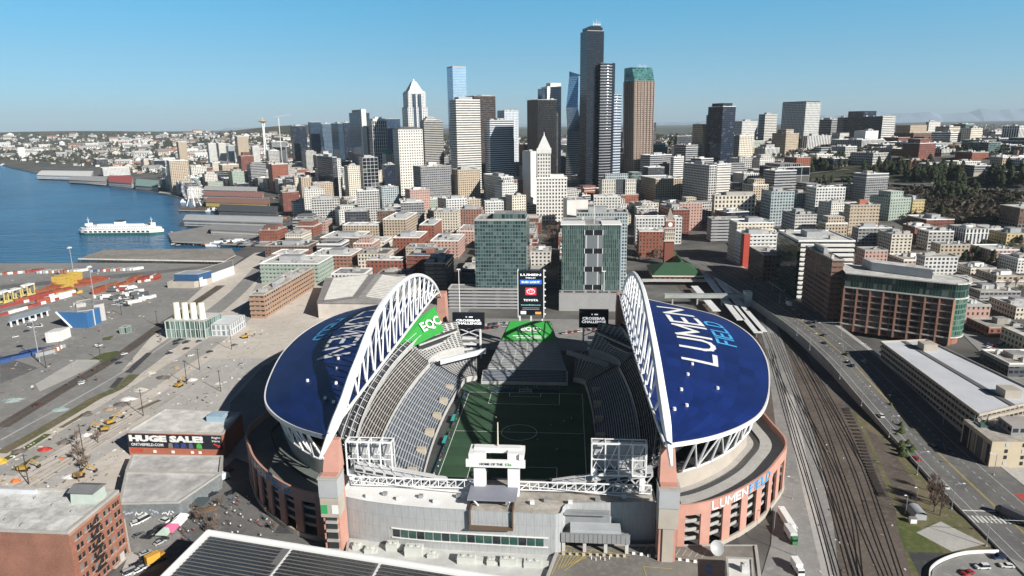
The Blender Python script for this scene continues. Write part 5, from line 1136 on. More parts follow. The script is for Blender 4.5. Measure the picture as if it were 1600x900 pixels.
# ================================================================== SPECIAL TOWERS
def rootat(name, xl, xm, xr, yt, Y, rot, label, short, cat, **kw):
    return B(name+label[:8], name, label, short, cat, xl, xm, xr, yt, Y, rot, **kw)
def block_px(root_b, xl, xm, xr, yt, Y, rot, S, name, roofm=ROOFG, bay=3.4, floor=3.6, dep=None, zb=None):
    poly, zt, eu, ev = rect_from_px(xl, xm, xr, yt, Y, rot, dep=dep); k = MB(); k.prism(poly, root_b['zb'] if zb is None else zb, zt, 0, 1, bay, floor)
    FOOT.append((poly, sum(p[0] for p in poly)/4, sum(p[1] for p in poly)/4, 40)); return k.build(name, [ST[S] if isinstance(S, str) else S, roofm], root_b['root']), poly, zt
# pyramid-topped white tower
b = B('i','office_tower','white stone tower with glass centre bays and steep pyramid top','the pyramid-topped tower',O,628,637,668,168,1360,33,fac((.68,.67,.65),(.07,.10,.14),.55,.62,.2,.12,.4),pent=None,bay=4.5)
sub(b,.06,.94,.06,.94,b['zt'],b['zt']+36,fac((.68,.67,.65),(.06,.09,.13),.5,.6,.2,.12,.4)); zz = b['zt']+36
for f0, f1 in ((.28,.42),(.55,.7)): sub(b,f0,f1,-.02,.05,b['zb'],zz-4,fac((.10,.14,.19),(.08,.13,.19),.9,.9,.5,.1,.3),'glass_bay')
for f in (.10,.82): sub(b,f,f+.09,.1,.9,zz,zz+3,'blank','corner_cap')
P = b['poly']; q = inset(P, 6); k = MB(); k.prism(q, zz, zz+26, 0, 0, poly1=inset(P, 21)); k.build('pyramid_roof', mat((.66,.67,.68), .6, noise=.08), b['root'])
c = b['c']; k = MB(); k.tube((c[0],c[1],zz+25), (c[0],c[1],zz+32), 2.2, 1.6, 8); k.build('spire', WHITE, b['root'])
# tallest black tower (three stepped slabs)
S = fac((.012,.014,.024),(.007,.010,.020),.96,.80,.1,.2,.06)
b = B('t','skyscraper','tallest black tower in the skyline with notched top and white antennas','the tallest black tower','skyscraper',914,918,944,48,1010,20,S,pent=None,floor=4.2,roof='d',dep=36)
sub(b,.08,.95,.1,.9,b['zt'],b['zt']+7,S,'top_block'); sub(b,.3,.9,.2,.8,b['zt']+7,b['zt']+10,S,'top_block')
P0 = Vector((*b['poly'][0],0)); P1 = Vector((*b['poly'][1],0))
S2 = fac((.25,.25,.265),(.014,.017,.027),1.0,.64,.1,.15,.1)
def curved_slab(x0, x1, yt, Y0, bulge, name, S_):
    a, d = at(x0, yt, Y0), at(x1, yt, Y0+14); n = 8; pts = []
    for i in range(n+1):
        t_ = i/n; p = a.lerp(d, t_); w = bulge*4*t_*(1-t_); dr = (d-a).normalized(); pts.append((p.x+dr.y*w, p.y-dr.x*w))
    pts += [(d.x-4, d.y+30), (a.x-4, a.y+30)]; k = MB(); k.prism(pts, b['zb'], a.z, 0, 1, 3.4, 5.2); k.build(name, [S_, ROOFD], b['root']); FOOT.append((pts, a.x, a.y, 40)); return pts, a.z
curved_slab(938.5, 957.5, 98, 1006, 2.5, 'middle_slab', S2)
k = MB(); p = at(957.5, 98, 1019); q = at(961.5, 98, 1030); k.prism([(p.x,p.y),(q.x,q.y),(q.x-3,q.y+26),(p.x-3,p.y+26)], b['zb'], p.z, 0, 1); k.build('middle_slab', [S, ROOFD], b['root'])
curved_slab(959, 971.5, 147, 1028, 2, 'lower_slab', fac((.44,.48,.53),(.05,.08,.13),1.0,.55,.3,.12,.3))
for i, (f, h) in enumerate(((.35,10),(.45,7),(.55,12),(.65,8),(.75,9))):
    p = P0.lerp(P1, f)+Vector((0,12,0)); k = MB(); k.tube((p.x,p.y,b['zt']+8), (p.x,p.y,b['zt']+10+h), .45, .2, 5); k.tube((p.x,p.y,b['zt']+12), (p.x,p.y,b['zt']+14), 1.2, 1.2, 8); k.build('antenna', WHITE, b['root'])
# brown tower with sloped green glass crown, widening upward
S = ST['brownt']; Y = 1090; zb = 35
def ring4(xl, xm, xr, y, Yv): 
    poly, z, _, _ = rect_from_px(xl, xm, xr, y, Yv, 24, dep=44); return poly, z
p0, z0_ = ring4(972, 991, 1018.5, 262, Y); p1, z1_ = ring4(972, 992, 1022.5, 126, Y)
root = empty('skyscraper', (p0[0][0]+15, p0[0][1]+20, zb), uniq('tall brown stone tower widening upward to a green glass slanted crown'), 'skyscraper'); FOOT.append((p0, p0[0][0]+10, p0[0][1]+20, 45)); ANCH.append(('the brown tower', 998, 180, 1400))
k = MB(); k.prism(p0, zb, z1_, 0, 1, 3.6, 3.9, poly1=p1); k.build('wall', [S, ROOFD], root)
zt = at(992, 104, Y).z; ev = Vector((p1[3][0]-p1[0][0], p1[3][1]-p1[0][1], 0)); e2 = [Vector((*p, 0)) for p in p1]
slope = [e2[0]+ev*.30, e2[1]+ev*.30+ (e2[1]-e2[0])*.04, e2[2]+(e2[1]-e2[0])*.04, e2[3]]
k = MB(); k.prism(p1, z1_, zt, 0, 1, 4.2, 4.6, poly1=[(p.x,p.y) for p in slope]); k.build('glass_crown', [fac((.045,.13,.13),(.05,.20,.20),.82,.62,.35,.12,1.2), ROOFG], root)
k = MB(); 
for i in range(8):
    p = slope[0].lerp(slope[1], .3+.06*i); k.tube((p.x,p.y+4,zt), (p.x,p.y+4,zt+3+(i*7%4)), .35, .3, 5)
k.build('antenna_row', WHITE, root)
k = MB()
for i in range(7):
    t_ = i/6
    for A, Bq in ((0,1),(3,0)):
        a = Vector((*p0[A],zb)).lerp(Vector((*p0[Bq],zb)), t_); d = Vector((*p1[A],z1_)).lerp(Vector((*p1[Bq],z1_)), t_); n = Vector((.3,-.8,0)) if A == 0 else Vector((-.9,-.3,0)); k.beam(a+n, d+n, 1.1)
k.build('stone_rib', mat((.35,.265,.215), .85, noise=.1), root)
# faceted crystal tower
Y = 1190; zb = 25
def P3(x, y, Yv): return at(x, y, Yv)
A0 = at(883,275,Y); A1 = at(906,275,Y-16); A2 = at(916,275,Y+6); A3 = at(893,275,Y+40)
root = empty('skyscraper', (A1.x, A1.y+20, zb), uniq('faceted crystal-shaped glass tower with slanted folds left of the tallest black tower'), 'skyscraper'); FOOT.append(([(A0.x,A0.y),(A1.x,A1.y),(A2.x,A2.y),(A3.x,A3.y)], A1.x, A1.y+20, 40)); ANCH.append(('the crystal tower', 897, 180, 1500))
lv = [(zb, A0, A1, A2, A3), (at(883,205,Y).z, at(886.5,205,Y+4), at(909,205,Y-10), at(918,205,Y+8), at(896,205,Y+40)), (at(883,168,Y).z, at(884.5,168,Y), at(903,168,Y-14), at(913,168,Y+8), at(895,168,Y+40)), (at(889,119,Y).z, at(889.5,119,Y+2), at(904,119,Y-10), at(914,119,Y+6), at(897,119,Y+36))]
cg = fac((.09,.13,.18),(.08,.15,.25),.96,.92,.75,.05,.25); cd = fac((.30,.32,.34),(.012,.018,.03),1.0,.66,.2,.08,.3); cp = fac((.42,.50,.56),(.40,.54,.66),.96,.92,.8,.06,.2)  # cp: bright sky reflection put into a paler glass colour
k = MB(); k1 = MB(); k2 = MB()
for i in range(3):
    z0_, z1_ = lv[i][0], lv[i+1][0]
    for j in range(4):
        a, d = lv[i][1+j], lv[i][1+(j+1)%4]; e, f = lv[i+1][1+j], lv[i+1][1+(j+1)%4]; a, d, e, f = [Vector((p.x,p.y,z)) for p, z in ((a,z0_),(d,z0_),(e,z1_),(f,z1_))]
        L = (d-a).length/3.2; h0, h1 = (z0_-zb)/4, (z1_-zb)/4; t1, t2 = [a,d,f], [a,f,e]; uv1, uv2 = [(0,h0),(L,h0),(L,h1)], [(0,h0),(L,h1),(0,h1)]
        m0 = k if (i+j) % 3 else k1; m1 = k if (i*2+j) % 2 else k2
        if i == 0 and j == 0: m0 = m1 = k1
        if j == 1: m0 = m1 = k2 if i > 0 else k
        m0.face(t1, 0, uv1); m1.face(t2, 0, uv2)
top = [Vector((p.x,p.y,lv[3][0])) for p in lv[3][1:]]; ap = top[0]+Vector((0,0,10)); k.face([top[0],top[1],ap]); k.face([top[1],top[2],ap]); k.face([top[2],top[3],ap]); k.face([top[3],top[0],ap])
k.build('glass_wall', cg, root); k1.build('dark_facet', cd, root); k2.build('sky_tint_facet', cp, root)
# old white tower with pyramid roof
b = B('smith','office_tower','old white terracotta tower with pyramid roof on a broad square base','the old white pyramid tower',O,836,838,886,278,772,3,fac((.72,.70,.66),(.025,.026,.03),.5,.56,0,.2,.4),bay=4.8,dep=34,pent=None,clut=2,roof='w',floor=5.4)
def px_rect(x0, x1, y, Yv, dep): a, d = at(x0,y,Yv), at(x1,y,Yv); return [(a.x,Yv),(d.x,Yv),(d.x,Yv+dep),(a.x,Yv+dep)], a.z
SW = fac((.72,.70,.66),(.025,.026,.03),.5,.56,0,.2,.4)
pl_, z1 = px_rect(839.5,860,240,774,15); k = MB(); k.prism(pl_, b['zt'], z1, 0, 1, 4.2, 5.2); k.build('tower_shaft', [SW, ROOFW], b['root'])
pl2, z2 = px_rect(838.5,861,232,773,17); k = MB(); k.prism(pl2, z1, z2, 0, 0); k.build('cornice', mat((.72,.70,.66), .7), b['root'])
pl3, z3 = px_rect(840,860,230,774.5,14.5); ccx = sum(p[0] for p in pl3)/4; ccy = sum(p[1] for p in pl3)/4; ap = at(849.5,212,781).z; k = MB(); k.prism(pl3, z2, ap, 0, 0, poly1=[(ccx+(x-ccx)*.14, ccy+(y-ccy)*.14) for x, y in pl3]); k.build('pyramid_roof', mat((.62,.62,.61), .7, noise=.1), b['root'])
k = MB(); k.tube((ccx,ccy,ap), (ccx,ccy,at(849.5,206,781).z), 1.0, .2, 8); k.build('spire', WHITE, b['root'])
sub(b,.1,.9,.2,.6,b['zt'],b['zt']+5,'blank','upper_block')
k = MB(); k.prism([(x+(-.8 if i in (0,3) else .8), y+(-.8 if i < 2 else .8)) for i, (x, y) in enumerate(b['poly'])], b['zt']-2, b['zt']-.6, 0, 0); k.build('cornice', mat((.72,.70,.66), .7), b['root'])
# observation needle
pz = at(409.5,184,2900); zb = H(pz.x, pz.y); root = empty('observation_tower', (pz.x, 2900, zb), uniq('slender white observation needle with saucer top on the far left skyline'), 'tower'); ANCH.append(('the observation needle', 410, 200, 3200)); X = pz.x
ztop = pz.z; hs = at(409.5,190,2900).z
for i in range(3):
    a = i*2.094+.5; k = MB(); L = [(14,0),(6.5,.35),(3.6,.62),(4.5,.85),(9,1)]
    for (r0, t0), (r1, t1) in zip(L[:-1], L[1:]): k.tube((X+r0*math.cos(a),2900+r0*math.sin(a),zb+(hs-zb)*t0), (X+r1*math.cos(a),2900+r1*math.sin(a),zb+(hs-zb)*t1), 2.2, 2.2, 6)
    k.build('leg', WHITE, root)
k = MB()
for (r0, z0_), (r1, z1_) in zip([(3,-6),(10,-2),(19,0),(21,1.5),(15,5),(8,8),(3,11)], [(10,-2),(19,0),(21,1.5),(15,5),(8,8),(3,11),(1,13)]): k.tube((X,2900,hs+z0_), (X,2900,hs+z1_), r0, r1, 20, cap=False)
k.build('saucer', mat((.50,.36,.22), .6, noise=.1), root); k = MB(); k.tube((X,2900,hs+12), (X,2900,ztop+6), 1.3, .4, 6); k.build('spire', WHITE, root); k = MB(); k.tube((X,2900,zb), (X,2900,hs), 3.0, 3.0, 8); k.build('lift_core', GREY, root)
# brick station with clock tower
ct0, ct1 = at(1036,415,432), at(1053,415,432); w = ct1.x-ct0.x; cxk = (ct0.x+ct1.x)/2; BR = fac((.24,.085,.062),(.20,.075,.06),.2,.9,0,.8,.2); CRM = mat((.58,.52,.44), .8, noise=.1)
root = empty('clock_tower', (cxk,438,0), uniq('tall red brick clock tower with stone belfry and steep pyramid spire'), 'clock tower'); ANCH.append(('the brick clock tower', 1044, 380, 770)); FOOT.append(([(cxk-w,428),(cxk+w,428),(cxk+w,445),(cxk-w,445)],cxk,436,14))
zz = [at(1044,y,436).z for y in (376,370,356,345,325)]; h = w/2
def sq(s_, z0_, z1_, name, m, s1=None): 
    k = MB(); A = [(cxk+a*h*s_,436+c*h*s_) for a, c in ((-1,-1),(1,-1),(1,1),(-1,1))]; k.prism(A, z0_, z1_, 0, 0, 2.2, 5, poly1=[(cxk+a*h*s1,436+c*h*s1) for a, c in ((-1,-1),(1,-1),(1,1),(-1,1))] if s1 is not None else None); return k.build(name, m, root)
sq(.86,0,zz[0],'shaft',BR); sq(1.1,zz[0],zz[0]+1.5,'stone_band',CRM); sq(.92,zz[0]+1.5,zz[2],'belfry',fac((.58,.52,.44),(.03,.03,.03),.5,.7)); sq(1.12,zz[2],zz[2]+1.2,'stone_band',CRM); cl = sq(.82,zz[2]+1.2,zz[3],'clock_stage',mat((.26,.10,.07), .85, noise=.1)); sq(.9,zz[3],zz[3]+1,'stone_band',CRM); sq(.78,zz[3]+1,zz[4],'pyramid_spire',mat((.30,.25,.22), .8, noise=.15),.04)
for nx, ny in ((0,-1),(-1,0)):
    k = MB(); c_ = Vector((cxk+nx*h*.85,436+ny*h*.85,(zz[2]+zz[3])/2+.5)); k.tube(c_, c_+Vector((nx,ny,0))*.2, 2.5, 2.5, 20); k.build('clock_face', WHITE, cl)
for a, c in ((-1,-1),(1,-1),(1,1),(-1,1)):
    k = MB(); k.tube((cxk+a*h*.8,436+c*h*.8,zz[3]+1), (cxk+a*h*.8,436+c*h*.8,zz[3]+6), .7, .1, 6); k.build('pinnacle', CRM, root)
s0, s1 = at(1021,432,345), at(1098,432,345); ze = s0.z
root = empty('railway_station', ((s0.x+s1.x)/2,365,0), uniq('red brick railway station hall with green hipped roof and cream cornice'), 'station'); ANCH.append(('the green-roofed station', 1060, 430, 680)); poly = [(s0.x,345),(s1.x,345),(s1.x,395),(s0.x,395)]; FOOT.append((poly,(s0.x+s1.x)/2,370,36))
k = MB(); k.prism(poly, 0, ze, 0, 0, 4, 7); k.build('wall', fac((.27,.10,.075),(.10,.08,.075),.45,.7,0,.2,.3), root)
o_ = [(x+(-1.3 if i in (0,3) else 1.3), y+(-1.3 if i < 2 else 1.3)) for i, (x, y) in enumerate(poly)]; k = MB(); k.prism(o_, ze, ze+1.3, 0, 0); k.build('cornice', CRM, root)
k = MB(); k.prism(o_, ze+1.3, ze+9, 0, 0, poly1=[(s0.x+13,368),(s1.x-13,368),(s1.x-13,372),(s0.x+13,372)]); k.prism([(s1.x-20,395),(s1.x-4,395),(s1.x-4,430),(s1.x-20,430)], ze-2, ze+6, 0, 0, poly1=[(s1.x-13,396),(s1.x-11,396),(s1.x-11,429),(s1.x-13,429)]); k.build('hipped_roof', mat((.038,.095,.05), .8, noise=.15, scale=.3), root)
k = MB(); k.prism([(s1.x-20,395),(s1.x-4,395),(s1.x-4,430),(s1.x-20,430)], 0, ze-2, 0, 0, 4, 6); k.build('rear_wing', ST['brick'], root)
for i in range(9):
    x = s0.x+4+i*(s1.x-s0.x-8)/8; k = MB(); k.box(x-1.1, x+1.1, 344.8, 344.95, ze*.35, ze*.8); k.build('window', GLASSD, root)
k = MB(); k.box(s0.x-12, s1.x+10, 333, 343, 4.2, 4.8); k.build('canopy', mat((.5,.5,.5), .7), root)
# platform canopies and footbridge
for i, (a, d) in enumerate((((1098,425),(1158,500)), ((1110,422),(1192,518)), ((1085,447),(1120,486)), ((1150,478),(1185,520)))):
    p, q = g(*a, 5), g(*d, 5); root = empty('platform_canopy', ((p.x+q.x)/2,(p.y+q.y)/2,0), ['long white platform canopy nearest the station hall','longest white platform canopy, outermost beside the rail cutting','short white platform canopy in front of the station','white platform canopy closest to the stadium'][i], 'canopy', 'white platform canopies')
    k = MB(); k.beam(p, q, 6.5, .5); k.build('canopy_roof', mat((.72,.73,.74), .6, noise=.12), root)
    n = 8
    for j in range(n):
        c_ = p.lerp(q, (j+.5)/n); k = MB(); k.tube((c_.x,c_.y,0), (c_.x,c_.y,5), .25, n=6); k.build('post', GREY, root)
p, q = g(1038,462,9), g(1168,462,9); root = empty('footbridge', ((p.x+q.x)/2,p.y,0), uniq('grey covered footbridge crossing over the platforms'), 'footbridge'); k = MB(); k.beam(p, q, 5, 3.2); k.build('deck', mat((.34,.36,.35), .7), root)
for t_ in (.1,.4,.7,.95):
    c_ = p.lerp(q, t_); k = MB(); k.box(c_.x-.6, c_.x+.6, c_.y-1.5, c_.y+1.5, 0, 8); k.build('pier', CONC, root)
k = MB(); k.box(q.x-3, q.x+3, q.y-4, q.y+4, 0, 13); k.build('stair_tower', ST['blank'], root)
# ---------------- offices and garages on the right
b = B('R1','office_block','white-banded office block with dark glass left corner by the avenue','the white-banded office','office block',1216,1248,1337,377,262,0,fac((.66,.65,.62),(.02,.024,.03),1.0,.5,0,.12,.3),roof='w',z0=3,floor=4.2,clut=6)
k = MB(); p0 = b['poly']; k.prism([(p0[0][0]-.4,p0[0][1]-.4),(p0[0][0]+2,p0[0][1]-.4),(p0[3][0]+2,p0[3][1]),(p0[3][0]-.4,p0[3][1])], 3, b['zt']-2, 0, 0, 2.5, 3.5); k.build('glass_corner', fac((.05,.06,.06),(.03,.05,.045),.94,.9,.4,.06,1.0), b['root'])
B('R2','office_block','brown brick office with stepped terraces between the white-banded and curved offices','the terraced brick office','office block',1252,1301,1320,407,195,0,fac((.21,.12,.09),(.02,.022,.026),.75,.55,0,.12,.5),roof='t',z0=4,clut=4,dep=60,floor=4)
# curved brick office with green glass corner
Yf = 150; a = at(1322,424,182); cR = at(1497,448,146); zr = (a.z+cR.z)/2
f0 = (a.x,182); f1 = (cR.x,148); arc = [(f1[0]+13*math.sin(R(t))*1.15, f1[1]+15-15*math.cos(R(t))) for t in range(0,181,15)]
poly = [f0, f1]+arc[1:]+[(f1[0]-6,f1[1]+42),(f0[0]+8,f0[1]+38)]
root = empty('office_block', ((f0[0]+f1[0])/2,175,4), uniq('large brown brick office with green glass storeys and rounded green glass corner'), 'office block'); FOOT.append((poly,(f0[0]+f1[0])/2,170,75)); ANCH.append(('the rounded brick office',1440,480,560))
zs0 = 3; ztop = zr; hgt_ = ztop-zs0
bm_ = fac((.15,.075,.055),(.018,.022,.026),.80,.52,0,.12,.4); gm_ = fac((.045,.09,.078),(.02,.055,.045),.86,.82,.3,.08,.9)
k = MB(); zg = zs0+hgt_*.76; k.prism([f0,f1,(f1[0],f1[1]+40),(f0[0]+8,f0[1]+38)], zs0, zg, 0, 1, 6.5, hgt_*.76/7); k.build('brick_wall', [bm_, ROOFG], root)
k = MB(); k.prism([f0,f1]+arc[1:]+[(f1[0]-6,f1[1]+42),(f0[0]+8,f0[1]+38)], zg+.2, ztop, 0, 1, 1.9, 4.2); k.build('glass_storey', [gm_, ROOFW], root)
k = MB(); k.prism([(f1[0]-.3,f1[1]+.2)]+arc+[(f1[0]-.3,f1[1]+30)], zs0+6, zg, 0, 1, 1.6, 4.0); k.build('glass_corner', [fac((.10,.19,.15),(.045,.12,.092),.80,.74,.3,.08,.9), ROOFG], root)
k = MB(); k.prism([(f1[0]-.3,f1[1]+1)]+[(f1[0]+(x-f1[0])*.8, f1[1]+(y-f1[1])*.95+1) for x, y in arc]+[(f1[0]-.3,f1[1]+29)], zs0, zs0+6, 0, 0); k.build('corner_base', mat((.30,.13,.09), .85), root)
for zc, nm, ex in ((zg, 'ledge', .5), (ztop+.1, 'roof_edge', 1.0), (zs0+5.2, 'ledge', .4)):
    P = [Vector((x, y, zc)) for x, y in ([f0,f1]+arc[1:])]; k = MB()
    for u, v in zip(P[:-1], P[1:]):
        d = (v-u).normalized(); n = Vector((d.y,-d.x,0)); k.beam(u+n*ex*.4, v+n*ex*.4, ex*2, .8)
    k.build(nm, mat((.60,.58,.54), .8), root)
for i in range(1,7):
    zc = zs0+hgt_*.76*i/7; k = MB(); k.beam((f0[0],f0[1]-.1,zc),(f1[0],f1[1]-.1,zc),.5,.45); k.build('spandrel', mat((.50,.44,.37), .85), root)
for i in range(9):
    t_ = i/8; x, y = f0[0]+(f1[0]-f0[0])*t_, f0[1]+(f1[1]-f0[1])*t_; k = MB(); k.box(x-.7, x+.7, y-.7, y+.2, zs0, zg-.6); k.build('brick_pier', mat((.16,.08,.058) if i < 8 else (.42,.22,.14), .85), root)
x0, x1 = f0[0]+(f1[0]-f0[0])*.36, f1[0]-8; k = MB(); k.prism([(x0,f0[1]+8),(x1,f1[1]+16),(x1,f1[1]+30),(x0,f0[1]+26)], ztop+.1, ztop+6.5, 0, 1); k.build('penthouse', [mat((.42,.43,.44), .7), ROOFW], root)
k = MB(); c_ = Vector((x0+14, f0[1]+2, ztop+2.6)); k.tube((c_.x,c_.y,ztop), c_, .25, n=6)
for i in range(4): k.tube(c_+Vector((-.2,-.5,.3))*(i/3), c_+Vector((-.2,-.5,.3))*((i+1)/3), .5+2.3*math.sqrt(i/4), .5+2.3*math.sqrt((i+1)/4), 16, cap=False)
k.build('satellite_dish', WHITE, root)
# parking garage
pa, pb_, pc, pd = g(1376,534,17), g(1448,531,17), g(1640,622,17), g(1530,648,17)
poly = [(p.x,p.y) for p in (pd, pc, pb_, pa)]; cxg = sum(p[0] for p in poly)/4; cyg = sum(p[1] for p in poly)/4
root = empty('parking_garage', (cxg,cyg,0), uniq('long multi-storey concrete parking garage with flat white roof deck'), 'parking garage'); FOOT.append((poly,cxg,cyg,70)); ANCH.append(('the white-roofed garage',1490,590,470))
k = MB(); q_ = inset(poly, 1.0); gw = mat((.40,.36,.30), .85, noise=.15)
for i in range(5): za = -1+i*3.5; k.prism(poly, za, za+1.5, 2, 2); k.prism(q_, za+1.4, za+3.5, 0, 2, 3.4, 4)
k.prism(poly, 16, 16.6, 2, 1); k.build('wall', [fac((.33,.30,.25),(.015,.015,.017),.8,.95,0,.6,.2), mat((.52,.54,.58), .8, noise=.15, scale=.05), gw], root)
k = MB()
for i in range(4): 
    u, v = Vector((*poly[i],17)), Vector((*poly[(i+1)%4],17)); k.beam(u, v, .4, 1.1)
k.build('parapet', TANP, root)
u0, u1 = Vector((*poly[3],16.8)).lerp(Vector((*poly[2],16.8)), .5), Vector((*poly[0],16.8)).lerp(Vector((*poly[1],16.8)), .5); k = MB(); k.beam(u0, u1, 3.0, .3); k.build('ramp_wall', mat((.12,.12,.13), .8), root)
for i in range(2):
    k = MB(); c_ = u0.lerp(u1, .15 if i else .86)+Vector((6,0,0)); k.box(c_.x-4, c_.x+4, c_.y-4, c_.y+4, 16.6, 21); k.build('stair_tower', TANP, root)
k = MB(); e0 = Vector((*poly[0],0)); 
for i in range(6): k.box(e0.x-2, e0.x+4, e0.y-6, e0.y-.3, 2.6*i+.2, 2.6*i+.5); k.beam((e0.x-2,e0.y-6,2.6*i+.4), (e0.x+4,e0.y-.6,2.6*i+3), .3)
for dx, dy in ((-2,-6),(4,-6),(-2,-.4),(4,-.4)): k.beam((e0.x+dx,e0.y+dy,0), (e0.x+dx,e0.y+dy,17), .3)
k.build('stair_frame', mat((.07,.13,.12), .6), root)
# tan low building
ga, gb = at(1504,656,-3), at(1640,653,-37); poly = [(ga.x-2,12),(ga.x+8,-36),(ga.x+62,-28),(ga.x+56,20)]; zc = g(1548,672,13)
pa, pb_ = g(1506,655,13), g(1551,690,13); poly = [(pa.x,pa.y),(pb_.x,pb_.y),(pb_.x+60,pb_.y+2),(pa.x+64,pa.y+2)]
root = empty('office_block', (pb_.x+25,pb_.y+15,0), uniq('low tan building with small windows at the right edge beside the avenue'), 'office block'); FOOT.append((poly,pb_.x+25,pb_.y+15,40)); ANCH.append(('the low tan building',1570,690,420))
TB = mat((.52,.44,.32), .85, noise=.1); k = MB(); k.prism(poly, -.5, 13, 0, 1); k.build('wall', [TB, ROOFT], root)
k = MB(); k.prism([(pa.x+12,pa.y-6),(pb_.x+12,pb_.y+7),(pb_.x+58,pb_.y+9),(pa.x+58,pa.y-3)], 13.05, 17.5, 0, 1); k.build('upper_block', [ST['grey'], mat((.36,.33,.31), .85)], root)
for i in range(4):
    for j in range(4):
        x = pb_.x+6+i*7.5; z = 1.5+j*3; y = pb_.y-.06+2*(x-pb_.x)/60; k = MB(); k.box(x, x+1.3, y-.1, y+.1, z, z+1.7); k.build('window', GLASSD if (i+j) % 3 else mat((.5,.5,.5), .3, noise=0), root)
d_ = Vector((pb_.x-pa.x, pb_.y-pa.y, 0)); n_ = Vector((d_.y,-d_.x,0)).normalized()
for i in range(4):
    u = pa+d_*(.05+.24*i); v = pa+d_*(.25+.24*i); k = MB(); k.face([Vector((u.x,u.y,1))+n_*.12,Vector((v.x,v.y,1))+n_*.12,Vector((v.x,v.y,11))+n_*.12,Vector((u.x,u.y,11))+n_*.12]); k.build('window_bay', fac((.30,.27,.22),(.05,.055,.06),.6,.7), root)
# ================================================================== WEST SIDE: WAREHOUSES, POWER BUILDING, PORT
def plain(name, label, short, cat, poly, z0, z1, wm, rm, bay=4, floor=4, par=.8, clut=0, pent=None, trim=None, group=None):
    cx_ = sum(p[0] for p in poly)/len(poly); cy_ = sum(p[1] for p in poly)/len(poly)
    root = empty(name, (cx_,cy_,z0), uniq(label), cat, group); shell(root, poly, z0, z1, wm, rm, bay, floor, par, trim=trim)
    roof_clutter(root, poly, z1, clut, random.Random(label), pent)
    FOOT.append((poly, cx_, cy_, max(math.hypot(p[0]-cx_, p[1]-cy_) for p in poly)))
    if short: p = proj((cx_,cy_,(z0+z1)/2)); ANCH.append((short, p[0], p[1], p[2]))
    return root
def quad_px(pts, z): return [(g(*p, z).x, g(*p, z).y) for p in pts]
BR1 = mat((.36,.12,.07), .85, noise=.2, scale=.4, name='red_brick')
ROOFM = mat((.46,.455,.45), .9, noise=.5, scale=.12, name='patched_roof')
hA, hB = g(203,712,0), g(353,716,0); hz = 12.2; far = g(258,640,hz); far2 = g(378,646,hz)
poly = [(hA.x,hA.y),(hB.x,hB.y),(far2.x,far2.y),(far.x,far.y)]
r_ = plain('store_building','brick store with a long black sale banner across its front wall','the banner store','store',poly,0,hz,mat((.40,.14,.085), .85, noise=.15, scale=.3),mat((.58,.57,.55), .9, noise=.4, scale=.15),clut=0)
d = Vector((hB.x-hA.x, hB.y-hA.y, 0)); L = d.length; d.normalize(); nn = Vector((d.y,-d.x,0))
k = MB(); P = [hA+nn*.15, hB+nn*.15]; k.face([P[0]+Vector((0,0,4.6)),P[1]-d*1+Vector((0,0,4.6)),P[1]-d*1+Vector((0,0,11.8)),P[0]+Vector((0,0,11.8))]); bn = k.build('banner', mat((.018,.022,.03), .6, noise=.1), r_)
def tx(s, f0, f1, z0, z1, m, bold=.03): text(s, hA+d*(L*(f0+f1)/2)+Vector((0,0,(z0+z1)/2)), d, (0,0,1), L*(f1-f0), z1-z0, m, bn, off=.28, bold=bold)
tx('HUGE SALE!',.02,.79,7.8,11.3,WHITE,.07); tx('ONTHEFIELD.COM',.035,.37,5.5,7.0,WHITE,.03); tx('Right',.88,.97,9.9,11.2,WHITE,.02); tx('Here',.88,.96,8.4,9.5,WHITE,.02)
k = MB(); a0 = hA+d*L*.89+Vector((0,0,7.4))+nn*.2; a1 = hA+d*L*.955+Vector((0,0,6.0))+nn*.2; k.beam(a0,a1,.1,.7); k.face([a1+Vector((0,0,1.2)), a1+d*.5-Vector((0,0,.9)), a1-d*1.4-Vector((0,0,.4))]); k.build('arrow', mat((.6,.05,.04), .6, noise=0), bn)
for f0, w, c in ((.42,.05,(.25,.22,.2)),(.48,.05,(.03,.06,.2)),(.55,.06,(.05,.07,.25)),(.63,.05,(.1,.12,.2)),(.71,.06,(.08,.42,.08))):
    k = MB(); q = hA+nn*.2+d*L*f0; k.face([q+Vector((0,0,4.8)), q+d*L*w+Vector((0,0,4.8)), q+d*L*w*.9+Vector((0,0,7.1)), q+d*L*w*.5+Vector((0,0,7.6)), q+d*L*w*.1+Vector((0,0,7.1))]); k.build('printed_panel', mat(c, .6, noise=.4, scale=1), bn)
for f0 in (.27,.46,.66,.74): 
    k = MB(); q = hA+nn*.1+d*L*f0; k.box(q.x-.7,q.x+.7,q.y-.2,q.y+.2,2.0,3.3); k.build('window', WHITE, r_)
k = MB(); q = hA+nn*.12; k.face([q+d*1+Vector((0,0,2)), q+d*L*.15+Vector((0,0,2)), q+d*L*.15+Vector((0,0,4)), q+d*1+Vector((0,0,4))]); k.build('red_panel', mat((.5,.08,.05), .7), r_)
k = MB(); q = Vector((far2.x-9, far2.y-8, hz)); k.box(q.x-4,q.x+4,q.y-3,q.y+3,hz,hz+3); k.build('roof_unit', mat((.30,.42,.52), .6), r_)
p1 = quad_px([(196,737),(345,741),(349,714),(206,712)], 5.5); plain('store_annex','low flat-roofed annex right below the banner wall','the banner annex','store',p1,0,5.5,CONC,ROOFM,clut=0)
p2 = quad_px([(185,789),(279,787),(345,742),(196,739)], 6.5); r2_ = plain('workshop_building','low warehouse with wide patched grey roof and graffiti on its end wall','the graffiti warehouse','warehouse',p2,0,6.5,mat((.17,.19,.20), .8, noise=.35, scale=.5),ROOFM,clut=0)
